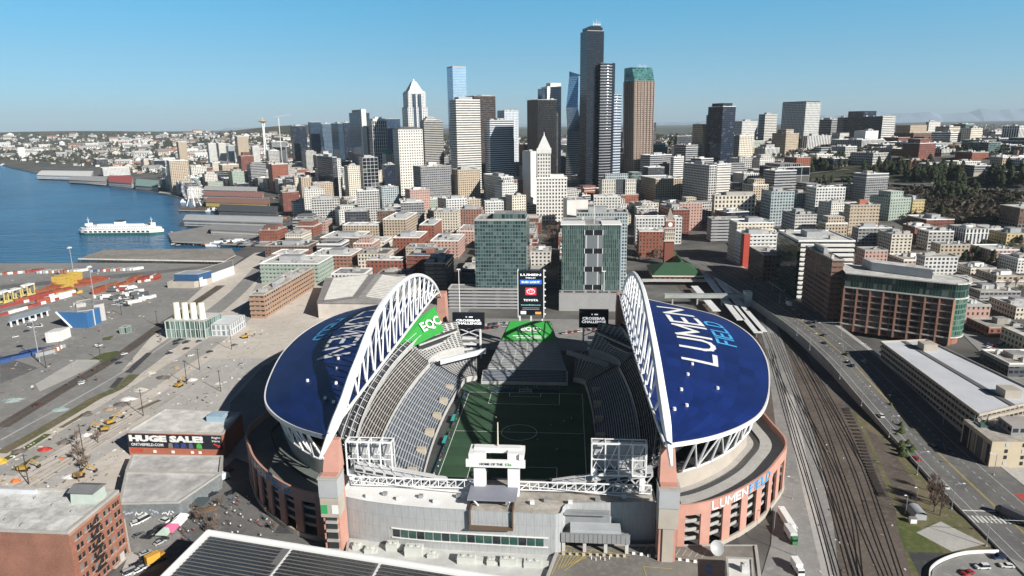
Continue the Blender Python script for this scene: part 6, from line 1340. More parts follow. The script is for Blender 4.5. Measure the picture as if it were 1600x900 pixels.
a, b_ = Vector((*p2[0],0)), Vector((*p2[1],0)); dd = (b_-a).normalized(); n2 = Vector((dd.y,-dd.x,0))
for i, (f, w, z) in enumerate(((.06,.16,2.6),(.25,.2,2.2),(.5,.14,3),(.7,.2,2.4))):
    rr = random.Random(i); k = MB(); q = a+dd*(b_-a).length*f+n2*.12
    for j in range(6):
        u0 = q+dd*(b_-a).length*w*j/6+Vector((0,0,z+rr.uniform(-.8,.8))); u1 = q+dd*(b_-a).length*w*(j+1)/6+Vector((0,0,z+rr.uniform(-1.2,1.4))); k.beam(u0,u1,.12,.4)
    k.build('graffiti', WHITE if i % 2 else mat((.5,.5,.6), .7, noise=0), r2_)
# brick warehouse at the lower left
bx0, bx1, by0, by1, bz = -216, -139.5, -137, -110.5, 25.2
wl_ = mat((.33,.135,.085), .88, noise=.22, scale=.35, bump=.15, name='old_brick')
def brick_wall_mat():
    m, t, b = _new('brick_wall'); tc = t.nodes.new('ShaderNodeTexCoord'); bt = t.nodes.new('ShaderNodeTexBrick'); bt.inputs['Scale'].default_value = 1.2
    mp = t.nodes.new('ShaderNodeMapping'); mp.inputs['Rotation'].default_value = (R(90),0,0); t.links.new(tc.outputs['Object'], mp.inputs[0]); t.links.new(mp.outputs[0], bt.inputs['Vector'])
    bt.inputs['Color1'].default_value = (.31,.145,.10,1); bt.inputs['Color2'].default_value = (.24,.10,.068,1); bt.inputs['Mortar'].default_value = (.33,.2,.15,1); bt.inputs['Mortar Size'].default_value = .012
    n = t.nodes.new('ShaderNodeTexNoise'); n.inputs['Scale'].default_value = .18; n.inputs['Detail'].default_value = 8; t.links.new(tc.outputs['Object'], n.inputs['Vector'])
    t.links.new(_mix(t, 1.0, bt.outputs[0], _math(t, 'ADD', _math(t, 'MULTIPLY', n.outputs[0], .8), .6), 'MULTIPLY'), b.inputs['Base Color']); b.inputs['Roughness'].default_value = .9; return m
r_ = plain('brick_warehouse','six-storey red brick warehouse with white roof and iron fire escape, lower left corner','the corner brick warehouse','warehouse',[(bx0,by0),(bx1,by0),(bx1,by1),(bx0,by1)],0,bz,brick_wall_mat(),ROOFW,par=1.1,clut=0)
WB = MB(); WB.box(-.05,.10,-.62,.62,0,2.2,0); 
ARM = MB()
wme = None
for fl in range(6):
    for bay in range(5):
        for w in range(3 if fl == 5 else 2):
            y = by0+2.0+bay*4.9+(.2+w*1.35 if fl == 5 else .5+w*2.0); z = 1.6+fl*3.95
            if fl == 0: z = 1.0
            k = MB(); k.box(bx1-.02,bx1+.06,y-.02,y+(.95 if fl == 5 else 1.2),z,z+(1.9 if fl < 5 else 1.7)); wo_ = k.build('window', GLASSD if rnd.random() < .75 else mat((.20,.22,.23), .3, noise=0), r_)
            k = MB(); k.box(bx1,bx1+.22,y-.15,y+1.3,z-.25,z); k.build('sill', mat((.48,.38,.30), .85), wo_)
for bay in range(6):
    y = by0+1.1+bay*4.9; k = MB(); k.box(bx1,bx1+.25,y-.35,y+.35,5,bz-.8); k.build('brick_pier', wl_, r_)
k = MB(); k.box(bx1,bx1+.4,by0,by1,bz-.6,bz-.1); k.box(bx1,bx1+.3,by0,by1,4.6,5.0); k.build('cornice', mat((.42,.24,.17), .85), r_)
k = MB()
for fl in range(1,6):
    z = 1.2+fl*3.95; k.box(bx1+.3,bx1+1.5,by0+8,by0+13.5,z,z+.12); k.beam((bx1+1.5,by0+8,z+1),(bx1+1.5,by0+13.5,z+1),.08); k.beam((bx1+1.0,by0+8.5,z),(bx1+1.0,by0+13,z+3.95),.5,.15)
k.build('fire_escape', mat((.03,.028,.028), .6), r_)
k = MB(); k.box(bx1+.1,bx1+.4,by1-5.2,by1-3,0,3); k.build('door', mat((.5,.5,.48), .6), r_)
for (x0,x1,y0,y1,h,nm,m_) in ((-152,-143,-119,-112.5,4.5,'roof_house',mat((.45,.52,.47), .7)),(-196,-170,-114,-112,1.6,'skylight',mat((.5,.52,.55), .4)),(-214,-180,-121,-119.5,1.2,'skylight',METAL),(-188,-181,-133,-128,3.4,'roof_hatch',mat((.66,.65,.62), .7)),(-198,-189,-132,-127,2.0,'roof_unit',METAL)):
    k = MB(); k.prism([(x0,y0),(x1,y0),(x1,y1),(x0,y1)], bz+.1, bz+h, 0, 0, poly1=[(x0,y0+.6),(x1,y0+.6),(x1,y1-.6),(x0,y1-.6)]); k.build(nm, m_, r_)
k = MB(); k.prism([(-152.5,-119.5),(-142.5,-119.5),(-142.5,-112),(-152.5,-112)], bz+4.5, bz+6.0, 0, 0, poly1=[(-152.5,-116),(-142.5,-116),(-142.5,-115.5),(-152.5,-115.5)]); k.build('hatch_roof', mat((.16,.16,.17), .8), r_)
for i in range(9):
    k = MB(); x = rnd.uniform(bx0+30,bx1-6); y = rnd.uniform(by0+3,by1-3); k.tube((x,y,bz),(x,y,bz+.9),.35,.35,8); k.build('vent_pipe', METAL, r_)
# power building with four white stacks
sa, sb_ = g(261,528,0), g(330,524,0); zt = at(261,502,sa.y).z; dep = 24; gm2 = fac((.30,.36,.35),(.13,.21,.19),.80,.90,.3,.1,1.4)
poly = [(sa.x,sa.y),(sb_.x,sa.y+1),(sb_.x+1,sa.y+dep),(sa.x+1,sa.y+dep)]
r_ = plain('utility_building','glass utility building with four white round stacks on its roof','the four-stack building','utility building',poly,0,zt,gm2,ROOFW,bay=3,floor=7,par=.5)
for i in range(4):
    x = sa.x+(sb_.x-sa.x)*(.18+.215*i); k = MB(); k.tube((x,sa.y+8,zt),(x,sa.y+8,zt+12.5),2.5,2.2,16); k.tube((x,sa.y+8,zt+12.5),(x,sa.y+8,zt+12.6),1.8,1.8,16); k.build('stack', mat((.80,.78,.64), .6, noise=.06), r_)
for i in range(9):
    x = sa.x+(sb_.x-sa.x)*i/8; k = MB(); k.box(x-.25,x+.25,sa.y-.4,sa.y,0,zt); k.build('mullion', mat((.55,.60,.58), .5), r_)
wa, wb_ = g(326,517,0), g(350,513,0); plain('utility_hall','white ribbed utility hall attached behind the four-stack building','the white ribbed hall','utility building',[(sb_.x+1.5,sa.y+6),(sb_.x+17,sa.y+6),(sb_.x+15,sa.y+34),(sb_.x-2,sa.y+34)],0,9,fac((.62,.64,.66),(.25,.28,.30),.6,.8,0,.3),mat((.66,.68,.70), .6, noise=.1),par=.3)
ka, kb = g(187,522,0), g(208,517,0); plain('kiosk','small glass kiosk beside the railway left of the four-stack building','the small kiosk','kiosk',[(ka.x,ka.y),(kb.x,ka.y+1),(kb.x,ka.y+7),(ka.x,ka.y+7)],0,5,gm2,ROOFG,bay=2,floor=5,par=.3)
# port buildings
a, b_ = g(262,450,0), g(300,452,0); plain('port_warehouse','blue-roofed port office with pale lower storey','the blue-roofed office','warehouse',[(a.x,a.y),(b_.x,a.y),(b_.x+6,a.y+24),(a.x+6,a.y+24)],0,6,TANP,ROOFT,par=.4)
plain('port_office','blue upper hall standing on the pale port office','the blue upper hall','office',[(a.x+5,a.y+5),(b_.x+2,a.y+5),(b_.x+7,a.y+22),(a.x+8,a.y+22)],6.5,13,mat((.03,.09,.2), .6, noise=.1),mat((.32,.36,.42), .6, noise=.1),par=.4)
wq = quad_px([(312,444),(366,424),(364,414),(300,434)], 3); plain('port_warehouse','long white warehouse running along the port road','the long white port warehouse','warehouse',wq,0,9,mat((.66,.65,.62), .8, noise=.12),mat((.20,.20,.205), .85, noise=.2),par=.4)
cb = quad_px([(124,512),(150,508),(146,490),(122,494)], 0); r_ = plain('port_tower','pale concrete block of the angled blue port building','the pale port block','port building',cb,0,13,mat((.45,.44,.41), .85, noise=.12),ROOFG,par=.5,clut=3)
cb = quad_px([(150,504),(166,500),(163,484),(148,487)], 0); plain('port_tower','rear concrete block beside the angled blue port building','the rear port block','port building',cb,0,14,mat((.44,.43,.41), .85, noise=.12),ROOFG,par=.5,clut=2)
a = g(98,512,0); r_ = empty('slanted_shed', (a.x+10,a.y+5,0), uniq('blue wedge-shaped port building leaning outward'), 'port building'); k = MB(); k.prism([(a.x+8,a.y),(a.x+22,a.y),(a.x+22,a.y+16),(a.x+8,a.y+16)],0,13,0,1,poly1=[(a.x-3,a.y),(a.x+22,a.y),(a.x+22,a.y+16),(a.x-3,a.y+16)]); k.build('wall', [mat((.04,.14,.32), .55, noise=.1), ROOFG], r_)
for y in (a.y-.4, a.y+16.4):
    k = MB(); k.beam((a.x+8,y,0),(a.x-3.5,y,13.2),.9); k.build('frame', WHITE, r_)
FOOT.append(([(a.x-3,a.y),(a.x+22,a.y),(a.x+22,a.y+16),(a.x-3,a.y+16)],a.x+10,a.y+8,16))
sh = quad_px([(14,512),(80,492),(78,486),(18,503)], 0); r_ = empty('open_shed', (sh[0][0],sh[0][1],0), uniq('long low open shed with blue-grey roof in the port'), 'shed'); k = MB(); k.prism(sh,4.2,4.8,0,0); k.build('roof', mat((.30,.35,.40), .6, noise=.1), r_)
for i in range(7):
    p = Vector((*sh[0],0)).lerp(Vector((*sh[1],0)), (i+.3)/7); k = MB(); k.box(p.x-.5,p.x+.5,p.y,p.y+1,0,4.2); k.build('post', WHITE, r_)
FOOT.append((sh,sum(p[0] for p in sh)/4,sum(p[1] for p in sh)/4,40))
# light masts
def mast(bx, by, tx_, ty, lb, grp='tall light masts in the port'):
    b0 = g(bx,by,0); h = at(tx_,ty,b0.y).z; r_ = empty('light_mast', b0, uniq(lb), 'light mast', grp); k = MB(); k.tube(b0, b0+Vector((0,0,h)), .45,.22,6); k.build('pole', METAL, r_)
    k = MB(); k.tube(b0+Vector((0,0,h)), b0+Vector((0,0,h+.8)), 1.6,1.9,10)
    for i in range(6): k.box(b0.x+1.7*math.cos(i)-.5,b0.x+1.7*math.cos(i)+.5,b0.y+1.7*math.sin(i)-.5,b0.y+1.7*math.sin(i)+.5,h-.5,h)
    k.build('lamp_head', WHITE, r_)
mast(148,473,140.5,417,'tall light mast beside the angled blue port building'); mast(117,440,110,387,'tall light mast by the yellow container stack at the quay'); mast(62,566,58,500,'tall light mast above the blue trailers')
# containers
CB = MB(); CB.box(-6.1,6.1,-1.22,1.22,0,2.6)
for i in range(20): CB.box(-6+i*.61,-5.75+i*.61,-1.27,-1.22,.1,2.5); CB.box(-6+i*.61,-5.75+i*.61,1.22,1.27,.1,2.5)
CD = MB(); CD.box(6.1,6.16,-1.1,1.1,.15,2.45)
CM = {}
def container(col, cname, x, y, z, rz, label, group):
    if cname not in CM:
        m = mat(col, .6, noise=.22, scale=.5); o = CB.build('wall', m); d_ = CD.build('door', m); CM[cname] = (o.data, d_.data); bpy.data.objects.remove(o); bpy.data.objects.remove(d_)
    r_ = empty('shipping_container', (x,y,z), label, 'shipping container', group); r_.rotation_euler = (0,0,rz); link('wall', CM[cname][0], r_); link('door', CM[cname][1], r_)
CC = {'orange-red': (.31,.085,.05), 'white': (.66,.66,.64), 'yellow': (.52,.36,.08), 'dark red': (.28,.05,.045), 'blue': (.03,.075,.22), 'grey': (.30,.32,.33), 'rust': (.30,.12,.06)}
def crow(a, b, n, cols, where, rz, tiers=(1,), jit=.4, grp=None):
    P, Q = g(*a,0), g(*b,0)
    for i in range(n):
        p = P.lerp(Q, i/max(1,n-1)); tt = rnd.choice(tiers)
        for t_ in range(tt):
            c = rnd.choice(cols); container(CC[c], c, p.x+rnd.uniform(-jit,jit), p.y+rnd.uniform(-jit,jit), t_*2.62, rz, f'{c} shipping container {where}', grp or f'containers {where}')
crow((150,458),(216,438),15,['orange-red','orange-red','rust'],'in the long red row behind the light mast',R(100),(1,2),grp='containers in the long red row')
crow((0,494),(108,463),16,['orange-red','white','dark red','white'],'in the front red and white rows',R(70),(1,1,2)); crow((8,480),(110,456),14,['dark red','orange-red','white'],'in the second red and white rows',R(70),(1,2))
crow((94,452),(118,444),5,['yellow'],'in the tall yellow stack',R(8),(4,5)); crow((98,446),(120,440),4,['yellow'],'at the back of the yellow stack',R(8),(3,4)); crow((98,464),(118,459),4,['yellow'],'in the low yellow group',R(70),(1,2))
crow((68,460),(92,452),4,['orange-red','rust'],'left of the yellow stack',R(10),(2,3)); crow((124,447),(160,437),6,['orange-red'],'right of the yellow stack',R(10),(1,2)); crow((222,440),(246,436),6,['orange-red','white','dark red'],'near the blue-roofed office',R(95),(1,2))
crow((2,429),(60,424),16,['orange-red','white','grey','dark red'],'along the quay at far left',R(60),(1,)); crow((66,426),(128,424),14,['grey','white','dark red','rust'],'along the quay in the middle',R(60),(1,)); crow((150,424),(215,421),14,['grey','white','orange-red','blue'],'along the quay towards the dock',R(60),(1,))
crow((210,473),(233,466),5,['white'],'parked as trailers by the fence',R(55),(1,),grp='white trailers by the fence'); crow((6,566),(62,550),14,['blue'],'in the blue pile beside the railway',R(50),(1,),3)
crow((70,554),(86,546),6,['grey','white','rust'],'next to the blue pile',R(60),(1,)); crow((200,462),(214,456),4,['white'],'among the parked lorries',R(30),(1,))
for i in range(4):
    p = g(83+i*6,532-i*.8,0)
    for t_ in range(3): container(CC['white'],'white',p.x,p.y,t_*2.62,R(95),'white container in the square stack near the parked trailers','white stacked containers')
# straddle carriers
for i, (px_, py_) in enumerate(((10,473),(24,470),(46,462))):
    p = g(px_,py_,0); r_ = empty('straddle_carrier', p, ['leftmost white straddle carrier with yellow legs','middle white straddle carrier beside the leftmost one','white straddle carrier standing by the orange containers'][i], 'straddle carrier', 'straddle carriers')
    for sx_ in (-2.6,2.6):
        k = MB()
        for yy in (-4.5,4.5): k.box(p.x+sx_-.4,p.x+sx_+.4,p.y+yy-.5,p.y+yy+.5,.8,10.5)
        k.box(p.x+sx_-.5,p.x+sx_+.5,p.y-6,p.y+6,.7,1.9); k.build('leg_frame', mat((.62,.50,.18), .6), r_)
        for yy in (-5,-2,2,5):
            k = MB(); k.tube((p.x+sx_-.3,p.y+yy,.75),(p.x+sx_+.3,p.y+yy,.75),.75,.75,10); k.build('wheel', RUBBER, r_)
    k = MB(); k.box(p.x-3.2,p.x+3.2,p.y-5,p.y+5,10.5,11.6); k.box(p.x-1,p.x+1,p.y-5.5,p.y-3.5,9,10.5); k.build('top_frame', WHITE, r_)
# dock with piles, ferry terminal, pier sheds
dk = [g(*p,4) for p in ((122,404),(350,408),(368,398),(362,388),(162,390))]
r_ = empty('dock', (dk[0].x+60,dk[0].y+20,-2), uniq('long empty timber-edged dock jutting into the bay in front of the ferry'), 'dock'); k = MB(); k.prism([(p.x,p.y) for p in dk], 2.8, 4.0, 0, 1); k.build('deck', [mat((.42,.38,.34), .9), ground_mat('dock_deck', (.24,.225,.20), (.30,.28,.26), (.16,.15,.13), .03, .2)], r_)
n = 46
for i in range(n):
    p = dk[0].lerp(dk[1], i/(n-1)); k = MB(); k.tube((p.x,p.y+.2,-6),(p.x,p.y+.2,2.8),.6,.6,6); k.build('pile', mat((.05,.04,.035), .9), r_)
k = MB(); k.beam(dk[0]+Vector((0,-.2,-.3)), dk[1]+Vector((0,-.2,-.3)), .9,1.5); k.build('edge_beam', mat((.62,.60,.56), .8, noise=.2), r_)
def slab(name, lab, pts, z, m, cat, th=1.4, wm=None, piles=0):
    P = [g(*p, z) for p in pts]; r_ = empty(name, (P[0].x,P[0].y,z), uniq(lab), cat); k = MB(); k.prism([(p.x,p.y) for p in P], z-th, z, 0, 1); k.build('deck', [wm or CONC, m], r_)
    for i in range(piles):
        p = P[0].lerp(P[1], i/(piles-1)); k = MB(); k.tube((p.x,p.y+.8,-6),(p.x,p.y+.8,z-th),.5,.5,6); k.build('pile', mat((.05,.04,.035), .9), r_)
    return r_
slab('ferry_pier','broad grey ferry terminal pier full of waiting cars',[(268,377),(420,384),(440,360),(330,352),(262,364)],2.2,ASPHL,'pier',piles=24)
slab('pier','small dark pier in front of the ferris wheel',[(279,328),(320,329),(324,325),(282,324)],2,WOOD,'pier',piles=8)
slab('pier','low grey pier at the left foot of the ferris wheel',[(247,301),(285,303),(288,299),(250,298)],2,CONC,'pier',piles=6)
slab('quay','pale quay edge along the old waterfront',[(110,284),(247,297),(252,291),(118,279)],2.2,PAVE,'quay',piles=24)
def shed(lab, short, pts, z, wm, rm, cat='pier shed', ridge=3):
    P = [g(*p, 2) for p in pts]; poly = [(p.x,p.y) for p in P]; cx_ = sum(p[0] for p in poly)/4; cy_ = sum(p[1] for p in poly)/4
    r_ = empty('pier_shed', (cx_,cy_,1.5), uniq(lab), cat); k = MB(); k.prism(poly, 1.5, 2+z, 0, 0, 4, 5); k.build('wall', wm, r_)
    m0 = [(poly[0][0]+poly[3][0])/2,(poly[0][1]+poly[3][1])/2]; m1 = [(poly[1][0]+poly[2][0])/2,(poly[1][1]+poly[2][1])/2]; o_ = inset(poly,-1.2)
    k = MB(); A = [Vector((*p,2+z)) for p in o_]; M0, M1 = Vector((*m0,2+z+ridge)), Vector((*m1,2+z+ridge)); k.face([A[0],A[1],M1,M0]); k.face([A[2],A[3],M0,M1]); k.face([A[0],M0,A[3]]); k.face([A[1],A[2],M1]); k.build('roof', rm, r_)
    FOOT.append((poly,cx_,cy_,max(math.hypot(p[0]-cx_,p[1]-cy_) for p in poly)))
    if short: p = proj((cx_,cy_,5)); ANCH.append((short,p[0],p[1],p[2]))
WF = fac((.55,.53,.50),(.08,.09,.10),.6,.5); DR = mat((.07,.075,.085), .8, noise=.2)
shed('long dark-roofed pier shed right of the small white cruise boats','the dark pier shed',[(342,337),(432,341),(434,330),(345,326)],9,fac((.10,.11,.13),(.25,.26,.27),.5,.4),DR)
shed('pier shed with yellow wall band beside the ferris wheel','the yellow-band shed',[(322,322),(420,326),(422,317),(326,314)],8,mat((.58,.45,.16), .7),mat((.26,.14,.11), .8, noise=.2))
shed('reddish roofed pier shed farther behind the ferris wheel','the reddish shed',[(318,311),(410,314),(412,306),(322,304)],8,WF,mat((.30,.15,.13), .8, noise=.2)); shed('pale-roofed waterfront shed behind the reddish one','the pale shed',[(318,302),(400,304),(402,297),(322,295)],8,WF,mat((.42,.42,.42), .8, noise=.2))
shed('long white cruise terminal building at the left bend of the shore','the white cruise terminal',[(58,279),(142,281),(146,272),(66,271)],11,fac((.70,.70,.69),(.2,.22,.24),.6,.5),mat((.68,.68,.67), .7, noise=.1),'terminal'); shed('grey low terminal right of the white cruise terminal','the grey terminal',[(108,285),(165,288),(168,280),(112,278)],8,WF,mat((.34,.34,.34), .8, noise=.2),'terminal')
shed('red-roofed waterfront building with white front','the red-roofed waterfront building',[(170,290),(206,293),(208,281),(172,279)],11,fac((.68,.68,.67),(.1,.1,.11),.6,.5),mat((.36,.08,.07), .7, noise=.1),'waterfront building'); shed('greenish roofed waterfront building right of the red-roofed one','the greenish waterfront building',[(212,295),(247,298),(248,287),(214,284)],9,WF,mat((.22,.33,.30), .7, noise=.1),'waterfront building')
shed('ferry terminal hall with long pale roof over the vehicle pier','the ferry hall',[(288,352),(440,357),(442,347),(294,343)],9,fac((.45,.46,.47),(.06,.07,.08),.8,.5),mat((.40,.41,.42), .7, noise=.2),'ferry terminal'); shed('second ferry terminal hall with dark roof nearer the road','the second ferry hall',[(330,366),(446,372),(448,362),(336,357)],7,WF,mat((.24,.24,.25), .8, noise=.2),'ferry terminal')
# ferry
fa, fb = at(123,362,665), at(256,362,672); fa.z = fb.z = -2; fd = (fb-fa).normalized(); fl_ = (fb-fa).length; fn_ = Vector((-fd.y,fd.x,0))
r_ = empty('ferry', (fa+fb)/2, uniq('white and green double-ended car ferry on the blue bay'), 'ferry'); ANCH.append(('the ferry',188,352,1050))
def fsec(t0, t1, z0, z1, w0, name, m, tip=.12, w1=None, mi=None):
    k = MB(); n = 16; A = []
    for i in range(n+1):
        t_ = i/n; w = w0*min(1, (t_/tip)**.6 if t_ < tip else 1, ((1-t_)/tip)**.6 if t_ > 1-tip else 1); A.append((fa+fd*fl_*(t0+(t1-t0)*t_), max(.5,w)))
    poly = [((p-fn_*w).x,(p-fn_*w).y) for p, w in A]+[((p+fn_*w).x,(p+fn_*w).y) for p, w in A[::-1]]
    k.prism(poly, z0, z1, 0, 1, 3.2, 3.2); return k.build(name, m, r_)
fw_ = fac((.78,.79,.78),(.05,.06,.07),.5,.35,0,.2,.2); FWH = mat((.80,.80,.79), .5, noise=.05)
fsec(0,1,-2.6,1.2,11.5,'hull',[mat((.02,.10,.075), .5), FWH]); fsec(0,1,1.2,5.2,11.6,'car_deck',[FWH,FWH]); fsec(.02,.98,5.2,8.4,11.2,'cabin',[fw_,FWH],.10); fsec(.09,.91,8.4,11.4,10,'cabin',[fw_,FWH],.08); fsec(.22,.78,11.4,13.2,6,'sun_deck',[FWH,FWH],.06)
for t_ in (.13,.87):
    c_ = fa+fd*fl_*t_; k = MB(); k.box(-3.2,3.2,-4.5,4.5,11.4,15,0,Matrix.Translation((c_.x,c_.y,0))); k.build('wheelhouse', fw_, r_); k = MB(); k.tube((c_.x,c_.y,15),(c_.x,c_.y,24),.5,.2,6); k.beam((c_.x-2.5,c_.y,20),(c_.x+2.5,c_.y,20),.4); k.build('mast', WHITE, r_)
c_ = (fa+fb)/2; k = MB(); k.box(-7,7,-4,4,13.2,17,0,Matrix.Translation((c_.x,c_.y,0))); k.box(-6.5,6.5,-3.8,3.8,17,18.4,1,Matrix.Translation((c_.x,c_.y,0))); k.build('funnel', [FWH, DARK], r_)
k = MB()
for i in range(14):
    q = fa+fd*fl_*(.14+.72*i/13)-fn_*11.7; k.box(q.x-2.3,q.x+2.3,q.y-.1,q.y+.1,1.9,4.3)
k.build('deck_opening', DARK, r_)
# ferris wheel
wc = at(300,296,1005); wr = 20.5/FPX*proj(wc)[2]; r_ = empty('ferris_wheel', (wc.x,wc.y,2), uniq('big white ferris wheel at the end of a waterfront pier'), 'ferris wheel'); ANCH.append(('the ferris wheel',300,296,1500))
ua = Vector((math.cos(R(-18)), math.sin(R(-18)), 0)); up = Vector((0,0,1)); wnm = ua.cross(up)
for off in (-1.6,1.6):
    k = MB(); N = 48
    for i in range(N):
        t0, t1 = 2*math.pi*i/N, 2*math.pi*(i+1)/N
        for rr_ in (wr, wr*.9): k.tube(wc+wnm*off+(ua*math.cos(t0)+up*math.sin(t0))*rr_, wc+wnm*off+(ua*math.cos(t1)+up*math.sin(t1))*rr_, .24,.24,4,cap=False)
    k.build('rim', WHITE, r_)
for i in range(21):
    t0 = 2*math.pi*i/21; k = MB(); k.tube(wc, wc+(ua*math.cos(t0)+up*math.sin(t0))*wr, .15,.15,4); k.build('spoke', WHITE, r_)
    q = wc+(ua*math.cos(t0)+up*math.sin(t0))*(wr+1.4); k = MB(); k.tube(q-wnm*1.3, q+wnm*1.3, 1.05,1.05,8); k.build('gondola', WHITE, r_)
for sg in (-1,1):
    for f in (-.42,.42): k = MB(); k.tube(wc+wnm*sg*2.4, Vector((wc.x,wc.y,2))+ua*wr*f+wnm*sg*8, .9,1.1,6); k.build('support_leg', WHITE, r_)
k = MB(); k.tube(wc-wnm*3,wc+wnm*3,2,2,12); k.build('hub', WHITE, r_)
for i, (px_, py_, l) in enumerate(((333,330,34),(345,384,40),(360,383,40),(286,316,12),(5,258,30),(375,381,34))):
    p = g(px_,py_,-2); r_ = empty('boat', p, ['white cruise boat moored right of the ferris wheel pier','white boat moored beside the ferry pier, leftmost of three','white boat moored beside the ferry pier, middle of three','small sail boat left of the ferris wheel','small white vessel far away at the left edge','white boat moored beside the ferry pier, rightmost of three'][i], 'boat', 'small boats'); k = MB(); h = l/2
    k.prism([(p.x-h,p.y-l*.1),(p.x+h*.7,p.y-l*.1),(p.x+h,p.y),(p.x+h*.7,p.y+l*.1),(p.x-h,p.y+l*.1)],-2.3,.5,0,0); k.build('hull', WHITE, r_); k = MB(); k.box(p.x-h*.7,p.x+h*.4,p.y-l*.075,p.y+l*.075,.5,3.0); k.box(p.x-h*.4,p.x+h*.2,p.y-l*.06,p.y+l*.06,3.0,5.2); k.build('cabin', fw_, r_)
# grain silo and far waterfront towers
for (xl,xm,xr,yt,Y,lab,sh_,S_) in ((24,27,38,231,3300,'white grain silo block far away at the left shore','the white silo','blank'),(275,278,291,222,2500,'tan apartment tower alone before the far hill','the lone tan tower','puncht'),(322,325,337,224,2300,'white apartment tower left of a row of three on the far shore hill','the first white hill tower','whiteg'),(338,341,352,224,2350,'white twin beside the first white hill tower','the second white hill tower','punchw'),(353,356,366,228,2300,'glass-fronted tower in the row before the tall tan slab','the glassy row tower','tealw'),(366,370,387,213,2200,'tall tan slab with vertical lines left of the observation needle','the tall tan slab','puncht'),(391,394,405,229,2100,'pale stepped tower just left of the observation needle foot','the pale stepped tower','whiteg'),(146,150,168,249,2500,'dark round-cornered office block by the far waterfront','the dark waterfront block','dgrey'),(219,224,231,250,2200,'cream drum-like block right of the dark waterfront block','the cream block','punchc'),(232,240,257,251,2150,'dark blue low office block on the far waterfront','the dark blue low block','navy'),(252,258,300,263,1750,'long grey glass market building above the waterfront','the grey market building','tealw'),(156,160,202,263,1900,'long white apartment terrace above the waterfront','the white terrace','whiteg'),(415,419,436,236,1700,'pale apartment tower right below the observation needle','the pale needle-side tower','concg'),(420,424,447,222,2100,'pale grey slab between needle and first teal tower','the pale grey slab','hgrey'),(341,347,376,258,1600,'tan stepped construction block under two orange cranes','the crane-topped block','puncht')):
    B('far'+lab[:9],'apartment_tower' if xr-xm < 20 else 'office_block',lab,sh_,'tower' if xr-xm < 20 else 'building',xl,xm,xr,yt,Y,42,S_,roof='w',clut=1,pent=(.4,4))
for px_, y0, y1, lab in ((351,282,255,'orange tower crane left of the other above the waterfront'),(381,284,258,'orange tower crane nearer the old town above the waterfront'),(436,196,182,'white crane rising behind the pale needle-side tower')):
    p = at(px_,y0,1650); t_ = at(px_,y1,1650); r_ = empty('tower_crane', p, uniq(lab), 'crane', 'tower cranes'); m_ = mat((.55,.26,.06), .6, noise=0) if 'orange' in lab else WHITE
    k = MB(); k.beam((p.x,p.y,min(p.z,H(p.x,p.y))),(p.x,p.y,t_.z),1.5); k.build('mast', m_, r_); k = MB(); k.beam((p.x-14,p.y,t_.z-1),(p.x+38,p.y-10,t_.z+4),1.1); k.build('jib', m_, r_)
# ================================================================== BOTTOM EDGE: HALL ROOF, PLANT ROOF, DECK
A_, Bh, Ch = g(325,832,17), g(762,902,17), g(255,902,17)
u_, v_ = (Bh-A_), (Ch-A_); u_.z = v_.z = 0; Lu, Lv = u_.length, v_.length; ud, vd = u_.normalized(), v_.normalized()
root = empty('exhibition_hall', A_+ud*50+vd*20-Vector((0,0,17)), uniq('exhibition hall roof with dark solar panel arrays inside a white border, bottom of the photo'), 'exhibition hall'); ANCH.append(('the solar-roofed hall',500,880,260))
def hp(a, b, z=17): p = A_+ud*a+vd*b; return Vector((p.x,p.y,z))
k = MB(); EA, EB = 130, 60; pol = [hp(0,0),hp(EA,0),hp(EA,EB),hp(0,EB)]; k.prism([(p.x,p.y) for p in pol], 0, 17, 0, 1); k.build('wall', [METALP, WHITE], root)
PVM = mat((.05,.052,.057), .3, noise=.25, scale=.4, spec=.5, name='solar_panel')
for j in range(3):
    a0, a1 = 2.4+j*32.5, 2.4+j*32.5+31
    k = MB()
    for rI in range(22):
        b0 = 2.2+rI*1.75
        for q in range(15):
            c0 = a0+q*(a1-a0)/15; c1 = c0+(a1-a0)/15-.14; 
            if j == 0 and rI < 5 and 13 < q: continue
            k.face([hp(c0,b0,17.25),hp(c1,b0,17.25),hp(c1,b0+1.35,17.55),hp(c0,b0+1.35,17.55)])
    k.build('solar_array', PVM, root)
    k = MB(); k.face([hp(a0-.3,1.9,17.06),hp(a1+.2,1.9,17.06),hp(a1+.2,44,17.06),hp(a0-.3,44,17.06)]); k.build('roof_membrane', mat((.15,.15,.155), .9, noise=.2), root)
k = MB(); k.beam(hp(-.3,-.3,17.4),hp(EA,-.3,17.4),.6,.8); k.beam(hp(-.3,-.3,17.4),hp(-.3,EB,17.4),.6,.8); k.build('parapet', WHITE, root)
FOOT.append(([(p.x,p.y) for p in pol],pol[0].x+40,pol[0].y-20,90))
pr = quad_px([(535,900),(862,905),(868,868),(543,842)], 2.5); r_ = plain('plant_building','low pale roof crowded with air handling units below the grey curved wall','the plant roof','building',pr,0,2.5,CONC,mat((.52,.53,.52), .85, noise=.2),par=.5)
HV = mat((.56,.58,.55), .55, noise=.1, name='unit_casing')
